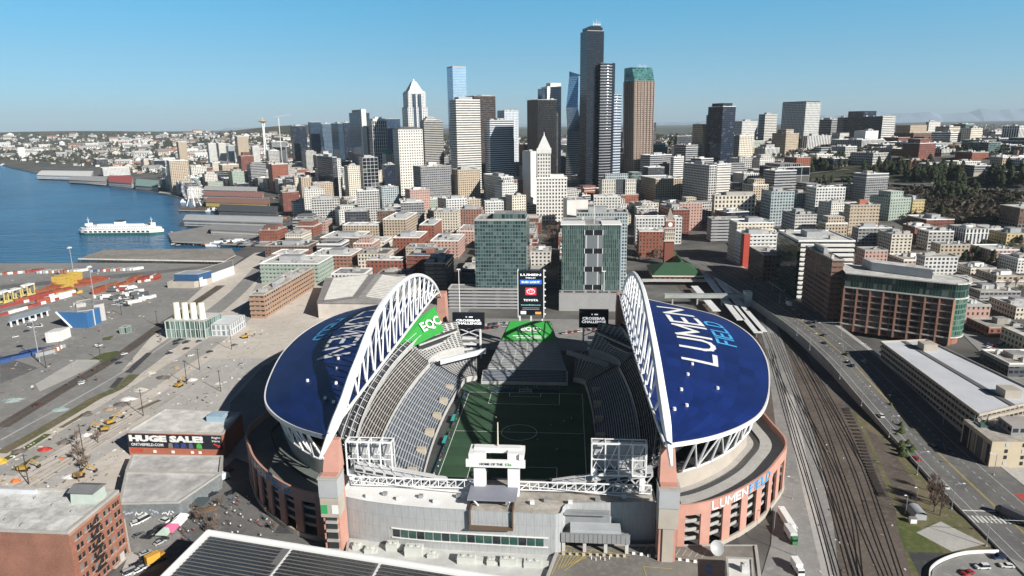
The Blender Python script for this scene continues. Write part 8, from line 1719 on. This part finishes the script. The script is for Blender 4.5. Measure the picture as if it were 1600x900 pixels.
for px_, py_, c in ((795,674,'white'),(763,673,'white'),(861,667,'white'),(873,665,'red'),(881,661,'white'),(893,656,'white'),(867,638,'red'),(866,632,'red'),(812,641,'white'),(840,690,'white'),(775,655,'white'),(870,705,'white')): p = g(px_,py_,.4); person(p.x,p.y,.4,c,1,f'player in a {c} shirt running on the pitch','players on the pitch')
for i in range(34): y = -50+i*3+rnd.uniform(-1,1); c = rnd.choice(['white','red','black','green','blue']); person(-35.2+rnd.uniform(-.6,.6),y,.4,c,rnd.randrange(2),f'person in a {c} top standing along the left touchline','people along the touchline')
for i in range(40): c = rnd.choice(['white','blue','black','grey']); person(rnd.uniform(-24,22),rnd.uniform(57.5,62),.4,c,rnd.randrange(2),f'person in a {c} top behind the far goal','people behind the far goal')
for i in range(70):
    px_, py_ = rnd.uniform(270,420), rnd.uniform(775,850); p = g(px_,py_,.3)
    if in_foot(p.x,p.y,1): continue
    c = rnd.choice(['white','white','grey','black','blue','red']); person(p.x,p.y,.3,c,rnd.randrange(2),f'person in a {c} top walking in the street below the west stand','people in the street')
for i in range(5): person(-6+i*1.3+rnd.uniform(-.3,.3),-103+rnd.uniform(0,4),13.4,rnd.choice(['red','red','black']),0,'person standing on the terrace under the gate canopy','people on the gate terrace')
for y, lb in ((12,'teal team shelter beside the halfway line, farther one'),(-14,'teal team shelter beside the halfway line, nearer one')):
    r_ = empty('team_shelter', (-36.3,y,.4), uniq(lb), 'shelter', 'teal team shelters'); k = MB(); k.prism([(-37.1,y-4),(-35.6,y-4),(-35.6,y+4),(-37.1,y+4)],2.2,2.5,0,0); k.build('roof', mat((.05,.36,.32), .6, noise=.05), r_); k = MB(); k.box(-37.1,-37,y-4,y+4,.4,2.2); k.build('back_panel', GLASSD, r_); k = MB(); k.box(-36.9,-36.3,y-3.6,y+3.6,.4,.85); k.build('bench', DARK, r_)
# ================================================================== CITY FILL
def storeys(h): return ['one','two','three','four','five','six','seven','eight','nine','ten','eleven','twelve'][min(11,max(0,round(h/3.7)-1))]+'-storey'
RELW = []
def autolabel(desc, px_, py_, Z):
    c = sorted(ANCH, key=lambda a: (a[1]-px_)**2+((a[2]-py_)*1.6)**2)[:16]
    for far_ in range(2):
        for s, ax, ay, az in c:
            dx, dy = ax-px_, ay-py_; dist = math.hypot(dx, dy)
            if abs(dx) > 26: rel = ('left of ' if dx > 0 else 'right of ')
            elif Z > az+25: rel = 'behind '
            elif Z < az-25: rel = 'in front of '
            else: rel = 'beside '
            if dist < 45 and rel[0] in 'lr': rel = 'just '+rel
            elif dist > 120: rel = 'well '+rel if rel[0] in 'lr' else 'far '+rel
            lb = f'{desc}, {rel}{s}'
            if len(lb.split()) <= 16 and lb not in USED: USED[lb] = 1; return lb
    return None
PAL = {'white': ['whiteg','punchw','concg','vwhite'], 'cream': ['punchc'], 'tan': ['puncht'], 'red brick': ['brick','rbrick'], 'brown brick': ['bbrick'], 'grey': ['conc','grey','hgrey'], 'dark': ['dgrey','navy'], 'glassy': ['teal','tealw','blue'], 'pink': ['pink'], 'yellow-tan': ['yellow'], 'pale green': ['green']}
RN = {'w': 'white roof', 'g': 'grey roof', 'd': 'dark roof', 't': 'tan roof'}
CNT = [0]
AVOIDPX = [[(325,395),(412,385),(405,455),(330,475)],[(1250,262),(1330,258),(1420,262),(1600,285),(1600,312),(1440,305),(1250,296)], [(1455,296),(1560,300),(1560,346),(1440,346),(1420,322)]]
def blocked(x, y, px_, py_):
    if in_poly(x, y, SHORE): return True
    if 120 < x < 232 and y < 470: return True
    if -160 < x < 128 and y < 218: return True
    if x < -95 and y < 300 and x > -700: return True
    if x < -330 and y < 560: return True
    if -110 < x < 80 and 290 < y < 335: return True
    if 85 < x < 240 and 300 < y < 520 and x > 150: return True
    return any(in_poly(px_, py_, P) for P in AVOIDPX)
def fill(x0, x1, y0, y1, rot, cw, ch, hlo, hhi, cols, dens=.85, area=None, tallp=0, clutter=True, limit=400, street=9, row=2):
    r = R(rot); ca, sa = math.cos(r), math.sin(r); cx_, cy_ = (x0+x1)/2, (y0+y1)/2; n = int(max(x1-x0,y1-y0)*.75/min(cw,ch))+1; made = 0
    for i in range(-n, n):
        for j in range(-n, n):
            ju = (i//row)*street; jv = (j//row)*street
            u, v = i*cw+ju, j*ch+jv; x, y = cx_+u*ca-v*sa, cy_+u*sa+v*ca
            if not (x0 <= x <= x1 and y0 <= y <= y1) or rnd.random() > dens or made >= limit: continue
            z = H(x, y); px_, py_, Z = proj((x,y,z+6))
            if not (-10 < px_ < 1610 and py_ < 900): continue
            if area and not in_poly(px_, py_, area): continue
            if blocked(x, y, px_, py_): continue
            w, d = cw*rnd.uniform(.62,.97), ch*rnd.uniform(.62,.97)
            poly = [(x+a*w/2*ca-b*d/2*sa, y+a*w/2*sa+b*d/2*ca) for a, b in ((-1,-1),(1,-1),(1,1),(-1,1))]
            if any(in_foot(p[0],p[1],5) for p in poly) or in_foot(x,y,5) or any(in_foot((poly[q][0]+poly[(q+1)%4][0])/2,(poly[q][1]+poly[(q+1)%4][1])/2,4) for q in range(4)): continue
            h = rnd.uniform(hlo,hhi) if rnd.random() > tallp else rnd.uniform(hhi,hhi*2.1)
            cn = rnd.choice(cols); S = rnd.choice(PAL[cn]); rf = rnd.choice('wwwggtd')
            desc = f'{cn} {storeys(h)} '+rnd.choice(['block','building'])+f' with {RN[rf]}'
            lb = autolabel(desc, px_, py_, Z)
            if not lb: continue
            nm = 'brick_building' if 'brick' in cn else 'apartment_block' if rnd.random() < .5 else 'office_block'
            zb = min(H(*p) for p in poly)-1.5
            root = empty(nm, (x,y,zb), lb, 'building', 'low and mid-rise city blocks'); rr = random.Random(CNT[0]); CNT[0] += 1
            shell(root, poly, zb, z+h, ST[S], RFS[rf], rr.choice((3.2,3.8,4.4)), rr.choice((3.4,3.8,4.2)), .9, trim=rr.choice((CONC,WHITE,ROOFT)))
            if rr.random() < .35 and h > 12:
                f = rr.uniform(.5,.8); q = [(x+(p[0]-x)*f, y+(p[1]-y)*f) for p in poly]; k = MB(); k.prism(q, z+h+.05, z+h+rr.uniform(3.5,9), 0, 1); k.build('upper_block', [ST[S], RFS[rf]], root)
            if rr.random() < .6:
                k = MB(); q = inset(poly,-.5); zc = z+h-rr.choice((.4,4)); k.prism(q, zc-.7, zc, 0, 0); k.build('cornice', rr.choice((CONC,WHITE,ROOFT)), root)
            if rr.random() < .5:
                k = MB(); k.prism(inset(poly,-.2), zb, z+4.2, 0, 0, 4.5, 4.6); k.build('base', rr.choice((fac((.2,.19,.18),(.03,.03,.035),.7,.6),CONC,ROOFT)), root)
            if clutter: roof_clutter(root, poly, z+h, rr.randrange(3,8), rr, (rr.uniform(.2,.4),rr.uniform(2.5,4.5)) if rr.random() < .6 else None, rr.choice((GREY,WHITE,ROOFT)))
            FOOT.append((poly,x,y,math.hypot(w,d)/2)); made += 1
OLD = ['red brick','red brick','brown brick','tan','cream','grey','pink','white']; MIX = ['white','white','white','cream','tan','grey','grey','red brick','dark','glassy','pale green']
fill(-430,-20,235,760,0,36,40,9,19,OLD,.97,street=7); fill(-20,160,335,760,0,34,36,9,20,OLD+['white'],.9,street=7)
fill(-560,60,700,1180,30,38,36,12,30,OLD+MIX,.97,tallp=.22,street=7)
fill(40,520,560,1080,18,40,38,10,26,MIX,.85,tallp=.1)
fill(232,700,60,420,3,36,35,6,13,['white','grey','tan','red brick','cream','dark','pink'],.96)
fill(232,760,420,800,4,35,33,8,22,['white','tan','red brick','cream','brown brick','grey','white'],.85,tallp=.1)
fill(-900,-150,1450,2400,38,44,42,38,72,['glassy','glassy','dark','white','grey','cream'],.6,limit=48,area=[(415,180),(640,180),(640,275),(470,262),(415,240)])
fill(-1100,-120,1180,2200,40,46,44,14,38,MIX,.95,tallp=.22,limit=170,street=7)
fill(-260,420,1080,1750,33,46,44,18,60,MIX+['dark','glassy'],.75,tallp=.15,limit=60)
fill(380,1500,950,1900,30,50,46,8,20,MIX+['tan','red brick'],.8,tallp=.1,limit=130)
fill(600,1500,420,950,10,46,42,7,14,['white','cream','tan','grey','red brick'],.75,limit=80)
# distant low town on the shore, the hills and the plain: small houses, nearest ones individual
HM = []
for i, (c, rc) in enumerate((((.70,.69,.66),(.30,.29,.28)),((.55,.50,.43),(.24,.21,.19)),((.40,.41,.42),(.36,.36,.36)),((.62,.60,.55),(.30,.17,.13)),((.72,.72,.71),(.55,.55,.54)))):
    k = MB(); k.prism([(-1,-.7),(1,-.7),(1,.7),(-1,.7)],-.3,.8,0,0,.35,.45); k.face([(-1.08,-.8,.8),(1.08,-.8,.8),(1.08,0,1.25),(-1.08,0,1.25)],1); k.face([(-1.08,.8,.8),(1.08,.8,.8),(1.08,0,1.25),(-1.08,0,1.25)],1); k.face([(-1,-.7,.8),(-1,.7,.8),(-1,0,1.24)]); k.face([(1,-.7,.8),(1,.7,.8),(1,0,1.24)])
    o = k.build('house', [fac(c,(.06,.06,.06),.4,.5), mat(rc, .85, noise=.2)]); HM.append(o.data); bpy.data.objects.remove(o)
def houses(area, n, s0, s1, lb, grp, kind='house'):
    made = 0; xs = [p[0] for p in area]; ys = [p[1] for p in area]; tries = 0
    while made < n and tries < n*12:
        tries += 1; px_, py_ = rnd.uniform(min(xs),max(xs)), rnd.uniform(min(ys),max(ys))
        if not in_poly(px_, py_, area): continue
        p = gt(px_, py_)
        if p.y > 9000 or in_poly(p.x,p.y,SHORE) or in_foot(p.x,p.y,6) or any(in_poly(px_,py_,P) for P in AVOIDPX): continue
        i = rnd.randrange(5); o = link(kind, HM[i]); s_ = rnd.uniform(s0,s1)*math.sqrt((p-CAMLOC).length/2500); o.location = (p.x,p.y,H(p.x,p.y)); o.scale = (s_*rnd.uniform(.9,2.0),s_*rnd.uniform(.8,1.3),s_*rnd.uniform(.6,1.3)); o.rotation_euler = (0,0,rnd.choice((R(40),R(130),R(35),0)))
        tag(o, ['white gabled house','tan gabled house','grey gabled house','white red-roofed house','bright white flat house'][i]+' '+lb, 'house', grp); made += 1
houses([(215,222),(250,209),(350,207),(450,212),(520,215),(520,232),(300,242),(215,238)],110,9,15,'on the wooded hill left of the observation needle','houses on the near hill')
houses([(0,214),(130,212),(220,216),(215,240),(120,246),(0,244)],70,10,17,'on the far shore at the left edge','houses on the far left shore')
houses([(150,246),(300,236),(470,236),(500,262),(420,282),(250,272),(150,262)],110,10,18,'in the low town behind the waterfront','houses in the low town')
houses([(1020,222),(1200,214),(1460,200),(1600,198),(1600,240),(1460,235),(1100,248),(1020,242)],90,9,14,'among trees on the ridge at right','houses on the right ridge')
# far blocks as one countless mass
def far_mass(name, lb, area, n, maker, m):
    k = MB(); xs = [p[0] for p in area]; ys = [p[1] for p in area]; c = 0; t_ = 0
    while c < n and t_ < n*10:
        t_ += 1; px_, py_ = rnd.uniform(min(xs),max(xs)), rnd.uniform(min(ys),max(ys))
        if not in_poly(px_,py_,area): continue
        p = gt(px_,py_)
        if in_poly(p.x,p.y,SHORE) or p.y > 14000 or in_foot(p.x,p.y,8): continue
        maker(k, p.x, p.y, H(p.x,p.y), (p-CAMLOC).length/2500); c += 1
    o = k.build(name, m); tag(o, lb, 'houses' if 'town' in name else 'wood', kind='stuff')
def mk_house(k, x, y, z, s):
    w, d, h = rnd.uniform(7,17)*s**.45, rnd.uniform(7,12)*s**.45, rnd.uniform(4,9)*s**.35; mi = rnd.choice((0,0,1,2,2,1,0,3)); a = R(rnd.choice((40,130,35))); M = Matrix.Translation((x,y,z))@Matrix.Rotation(a,4,'Z'); k.box(-w/2,w/2,-d/2,d/2,-3,h,mi,M,top=4+rnd.randrange(3),bottom=False)
def mk_tree(k, x, y, z, s):
    r, h = rnd.uniform(4,8)*s**.5, rnd.uniform(8,17)*s**.4; mi = rnd.randrange(3)
    for q in range(7):
        a = rnd.uniform(0,6.28); b = Vector((x+r*.6*math.cos(a)*rnd.random(), y+r*.6*math.sin(a)*rnd.random(), z+h*rnd.uniform(.15,.75))); e = [b+Vector((rnd.uniform(-1,1)*r*.75,rnd.uniform(-1,1)*r*.75,rnd.uniform(-.3,.5)*h*.5)) for _ in range(3)]; k.face(e, mi); k.face([e[0],e[2],b+Vector((0,0,h*.3))], mi)
HMM = [mat((.55,.54,.52), .85, noise=0), mat((.42,.38,.33), .85, noise=0), mat((.34,.34,.34), .85, noise=0), mat((.33,.22,.17), .85, noise=0), mat((.52,.52,.50), .85, noise=0), mat((.28,.27,.26), .85, noise=0), mat((.30,.27,.25), .85, noise=0)]
TRM = [mat((.035,.05,.028), .95, noise=0), mat((.055,.06,.035), .95, noise=0), mat((.085,.07,.055), .95, noise=0)]
AR1 = [(0,211),(260,208),(480,208),(640,212),(900,212),(900,236),(640,250),(480,272),(240,274),(150,262),(0,250)]
AR2 = [(1018,212),(1200,205),(1600,194),(1600,245),(1460,240),(1100,250),(1018,246)]
far_mass('far_town','countless small far buildings across the hills and shore at left', AR1, 1150, mk_house, HMM)
far_mass('far_town','countless small far buildings along the ridge at right', AR2, 700, mk_house, HMM)
far_mass('far_woodland','dark scattered trees covering the far hills at left', AR1, 4200, mk_tree, TRM)
far_mass('far_woodland','dark scattered trees covering the far ridge at right', AR2, 2200, mk_tree, TRM)
# ================================================================== TREES
def ever_mesh(seed, h=16, r=4.6):
    rr = random.Random(seed); k = MB()
    for i in range(420):
        t_ = rr.random()**.75; z = h*(.12+.86*t_); rad = r*(1-t_)**(.42+.1*(seed%4))*min(1,.35+t_*2.6)*(.5+.65*rr.random())*(1+.2*math.sin(z*1.3+seed)); a = rr.uniform(0,6.283); c = Vector((rad*math.cos(a),rad*math.sin(a),z)); s = rr.uniform(.7,1.6); o = Vector((math.cos(a),math.sin(a),-.55)); tdir = Vector((-math.sin(a),math.cos(a),rr.uniform(-.3,.3)))
        k.face([c-tdir*s*.6, c+o*s*1.2, c+tdir*s*.6, c-o*s*.3+Vector((0,0,.5*s))], rr.randrange(3))
    t = MB(); t.tube((0,0,-2),(0,0,h*.8),.4,.08,6); return k, t
def bare_mesh(seed, h=11, r=4.5):
    rr = random.Random(seed); k = MB(); t = MB(); t.tube((0,0,-1),(0,0,h*.35),.3,.2,6); tips = []
    for i in range(9):
        a = rr.uniform(0,6.283); e = Vector((r*.6*math.cos(a)*rr.uniform(.3,1),r*.6*math.sin(a)*rr.uniform(.3,1),h*rr.uniform(.6,.85))); t.tube((0,0,h*rr.uniform(.22,.36)), e, .13,.05,4); tips.append(e)
    for i in range(230):
        b = rr.choice(tips)*rr.uniform(.75,1); d = Vector((rr.gauss(0,1),rr.gauss(0,1),rr.gauss(.7,.7))).normalized(); e = b+d*rr.uniform(.8,2.6); w = d.cross(Vector((rr.random(),rr.random(),rr.random()))).normalized()*rr.uniform(.05,.13); k.face([b-w,b+w,e+w*.3,e-w*.3], rr.randrange(2))
    return k, t
EVM = [mat((.022,.042,.02), .9, noise=.3, scale=.5), mat((.04,.058,.026), .9, noise=.3, scale=.5), mat((.075,.08,.035), .9, noise=.3, scale=.5)]; BRM = [mat((.17,.12,.095), .95, noise=.2), mat((.25,.19,.15), .95, noise=.2)]; GRM = [mat((.05,.085,.025), .9, noise=.3), mat((.075,.10,.03), .9, noise=.3), mat((.10,.12,.05), .9, noise=.3)]
TM = {'e': [], 'b': [], 'g': []}
for i in range(4):
    for kk, fn, ms in (('e',ever_mesh,EVM),('b',bare_mesh,BRM),('g',lambda s: ever_mesh(s+50,9,4.5),GRM)):
        a, t = fn(i); o1 = a.build('crown', ms); o2 = t.build('trunk', mat((.10,.075,.055), .95, noise=.1)); TM[kk].append((o1.data,o2.data)); bpy.data.objects.remove(o1); bpy.data.objects.remove(o2)
def trees(kind, area, n, s0, s1, lb, grp, clear=1.5):
    xs = [p[0] for p in area]; ys = [p[1] for p in area]; c = 0; t_ = 0; nm = {'e': 'evergreen_tree', 'b': 'bare_tree', 'g': 'green_tree'}[kind]
    while c < n and t_ < n*15:
        t_ += 1; px_, py_ = rnd.uniform(min(xs),max(xs)), rnd.uniform(min(ys),max(ys))
        if not in_poly(px_,py_,area): continue
        p = gt(px_,py_)
        if in_foot(p.x,p.y,clear) or in_poly(p.x,p.y,SHORE): continue
        a, b = TM[kind][rnd.randrange(4)]; r_ = empty(nm, (p.x,p.y,H(p.x,p.y)), lb, 'tree', grp); s = rnd.uniform(s0,s1); r_.scale = (s,s,s*rnd.uniform(.85,1.2)); r_.rotation_euler = (0,0,rnd.uniform(0,6.28)); link('crown',a,r_); link('trunk',b,r_); c += 1
trees('e',[(1252,246),(1318,244),(1322,268),(1255,272)],48,.75,1.2,'dark evergreen tree in the clump under the vertically ribbed block','evergreens by the expressway, left clump')
trees('e',[(1345,262),(1440,256),(1505,270),(1510,288),(1430,285),(1350,278)],105,.75,1.25,'dark evergreen tree in the long belt above the expressway','evergreens in the long belt'); trees('e',[(1460,292),(1525,294),(1530,318),(1470,316)],44,.7,1.15,'dark evergreen tree below the expressway bend','evergreens below the expressway'); trees('e',[(1545,272),(1600,270),(1600,293),(1545,293)],26,1,1.5,'dark evergreen tree beside the orange-tan block','evergreens at the right edge')
trees('e',[(1265,284),(1350,282),(1350,292),(1265,294)],18,.6,.9,'small evergreen along the lower side of the expressway','small evergreens by the expressway'); trees('e',[(1440,346),(1470,340),(1475,352),(1445,356)],8,.7,1,'evergreen beside the yellow-striped block','evergreens by the yellow-striped block')
trees('b',[(1460,318),(1560,312),(1565,346),(1500,350),(1450,345)],70,.7,1.15,'bare brown tree on the wooded slope at right','bare trees on the brown slope'); trees('b',[(852,345),(880,345),(882,382),(852,385)],18,.9,1.3,'bare brown tree between the two glass towers','bare trees between the glass towers'); trees('b',[(968,290),(1036,294),(1036,332),(972,330)],28,.9,1.4,'bare tree in the park before the stone courthouse','bare trees in the courthouse park'); trees('b',[(988,372),(1040,375),(1035,412),(985,412)],26,.8,1.2,'bare tree left of the brick clock tower','bare trees by the clock tower')
trees('b',[(690,338),(738,345),(735,400),(700,402)],26,.8,1.2,'bare street tree left of the blue-green apartment tower','bare street trees in the old quarter'); trees('b',[(540,415),(565,400),(575,405),(548,440)],12,.7,1.0,'bare street tree beside the long cream warehouse','bare trees by the cream warehouse'); trees('b',[(118,690),(160,690),(150,760),(118,755)],9,.5,.8,'thin bare tree in the strip above the corner warehouse','thin bare trees in the strip'); trees('b',[(280,800),(350,790),(350,845),(300,842)],12,.4,.6,'thin bare street tree in the street below the west stand','thin bare street trees'); trees('b',[(400,690+90),(415,780),(440,830),(420,832)],6,.35,.5,'small bare tree along the salmon wall','small trees by the salmon wall')
trees('b',[(1440,760),(1475,765),(1468,815),(1445,815)],8,.8,1.1,'bare tree on the grass embankment by the avenue','bare trees on the embankment'); trees('g',[(1385,620),(1420,690),(1440,735),(1428,742),(1392,695)],16,.25,.42,'small green shrub along the foot of the ramp wall','shrubs along the ramp'); trees('g',[(1045,395),(1060,395),(1060,412),(1048,412)],5,.8,1.1,'small green tree right of the brick clock tower','green trees by the clock tower')
trees('b',[(1380,300),(1450,300),(1450,330),(1390,335)],14,.7,1,'bare tree among the apartment blocks below the expressway','bare trees among the apartments'); trees('e',[(1480,380),(1600,372),(1600,420),(1500,420)],18,.5,.8,'dark tree among low roofs at the right edge','dark trees among low roofs')
trees('b',[(1230,362),(1600,352),(1600,470),(1480,470),(1330,400)],34,.6,1.0,'bare street tree among the low blocks right of the avenue','bare street trees right of the avenue'); trees('b',[(430,330),(700,330),(690,440),(480,420)],22,.5,.9,'bare street tree between the old brick blocks','bare street trees between brick blocks')
trees('b',[(100,600),(200,560),(260,520),(262,530),(190,580),(110,620)],10,.25,.4,'sapling in the verge of the western road','saplings in the western verge')
def patch(name, area, m, st=10):
    xs = [q[0] for q in area]; ys = [q[1] for q in area]; k = MB(); C = {}
    def P(a, b):
        if (a,b) not in C: p = gt(a,b); C[(a,b)] = Vector((p.x,p.y,H(p.x,p.y)+.7))
        return C[(a,b)]
    for a in range(min(xs),max(xs),st):
        for b in range(min(ys),max(ys),4):
            if in_poly(a+st/2,b+2,area): k.face([P(a,b+4),P(a+st,b+4),P(a+st,b),P(a,b)])
    tag(k.build(name, m), kind='structure')
SCRUB = ground_mat('scrub', (.04,.04,.025), (.07,.06,.042), (.10,.085,.065), .03, .2)
patch('wooded_slope', [(1380,296),(1600,300),(1600,350),(1440,350),(1390,335)], SCRUB); patch('embankment', [(1250,244),(1320,242),(1420,255),(1520,268),(1600,268),(1600,284),(1500,291),(1400,284),(1330,279),(1252,280)], ground_mat('dark_bank', (.04,.05,.03), (.07,.07,.045), (.10,.10,.06), .03, .2))
BRW = [mat((.075,.06,.045), .95, noise=0), mat((.105,.085,.068), .95, noise=0), mat((.045,.05,.028), .95, noise=0)]
far_mass('brush_woodland','dense brown brush and small trees covering the wooded slope at right', [(1385,298),(1600,302),(1600,350),(1445,350),(1395,335)], 420, lambda k, x, y, z, s: mk_tree(k, x, y, z, .6), BRW)
# loose bits lying about the works field and yards: nobody could count them
def litter(lb, area, n, s0, s1, cols):
    k = MB(); xs = [q[0] for q in area]; ys = [q[1] for q in area]; c = 0
    while c < n:
        px_, py_ = rnd.uniform(min(xs),max(xs)), rnd.uniform(min(ys),max(ys))
        if not in_poly(px_,py_,area): continue
        p = g(px_,py_,.2); c += 1
        if in_foot(p.x,p.y,1): continue
        s = rnd.uniform(s0,s1); M = Matrix.Translation((p.x,p.y,.1))@Matrix.Rotation(rnd.uniform(0,3.1),4,'Z'); k.box(-s,s,-s*rnd.uniform(.15,.6),s*rnd.uniform(.15,.6),0,s*rnd.uniform(.2,.7),rnd.randrange(len(cols)),M)
    tag(k.build('loose_debris', cols), lb, 'debris', kind='stuff')
DC = [PW,PG,PD,PB,PO,mat((.3,.3,.31), .8),WHITE,DARK]
litter('loose construction debris scattered over the works field', [(0,800),(0,720),(240,575),(420,500),(420,560),(330,640),(205,650),(190,740)], 420, .2,1.0, [PW,PG,PG,PD,PB,PB,mat((.3,.3,.31), .8),DARK])
litter('odd bits of equipment scattered over the port yard', [(0,640),(0,435),(300,420),(360,420),(240,500)], 170, .3,1.2, [PG,PD,PD,PW,DARK,PB])
litter('loose bits lying between the rail tracks', [(1200,540),(1300,560),(1420,800),(1440,900),(1270,900)], 70, .15,.6, [PD,PG,DARK,PW])
litter('small stalls and equipment along the old waterfront and ferry pier', [(270,384),(262,362),(330,340),(440,300),(470,330),(450,378)], 330, .6,2.6, DC)
litter('street furniture bits in the street below the west stand', [(270,780),(420,760),(440,840),(330,850)], 90, .2,.6, [PD,PD,DARK,PW])
# steam plume
m, t, b = _new('steam'); t.nodes.remove(b); vs = t.nodes.new('ShaderNodeVolumePrincipled'); vs.inputs['Color'].default_value = (1,1,1,1); vs.inputs['Density'].default_value = .02; t.links.new(vs.outputs[0], t.nodes['Material Output'].inputs['Volume'])
k = MB(); pts = [at(455,268,1500), at(450,258,1500), at(444,248,1500), at(438,236,1500)]
for i in range(3): k.tube(pts[i], pts[i+1], 4+i*4, 8+i*4, 10, cap=(i in (0,2)))
tag(k.build('steam', m, smooth=True), 'white steam plume rising among the blocks below the observation needle', 'steam', kind='stuff')
# distant mountains and the air
k = MB(); n = 120
for i in range(n):
    x0, x1 = -12000+36000*i/n, -12000+36000*(i+1)/n
    f = lambda x: 150+max(0, math.sin((x-4000)/6800))*330*(.75+.18*math.sin(x/700)+.12*math.sin(x/260+1)+.08*math.sin(x/130))
    k.face([(x0,22500,-30),(x1,22500,-30),(x1,23500,f(x1)),(x0,23500,f(x0))]); k.face([(x0,23500,f(x0)),(x1,23500,f(x1)),(x1,25500,-30),(x0,25500,-30)])
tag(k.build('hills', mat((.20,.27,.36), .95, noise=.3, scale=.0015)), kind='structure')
m, t, b = _new('haze'); t.nodes.remove(b); vs = t.nodes.new('ShaderNodeVolumePrincipled'); vs.inputs['Color'].default_value = (.74,.88,1.0,1); vs.inputs['Density'].default_value = HAZE; vs.inputs['Anisotropy'].default_value = 0; t.links.new(vs.outputs[0], t.nodes['Material Output'].inputs['Volume'])
k = MB(); k.box(-33000,33000,-3200,26000,-60,820); tag(k.build('haze', m), 'thin blue haze over the far city and hills', 'haze', kind='stuff')
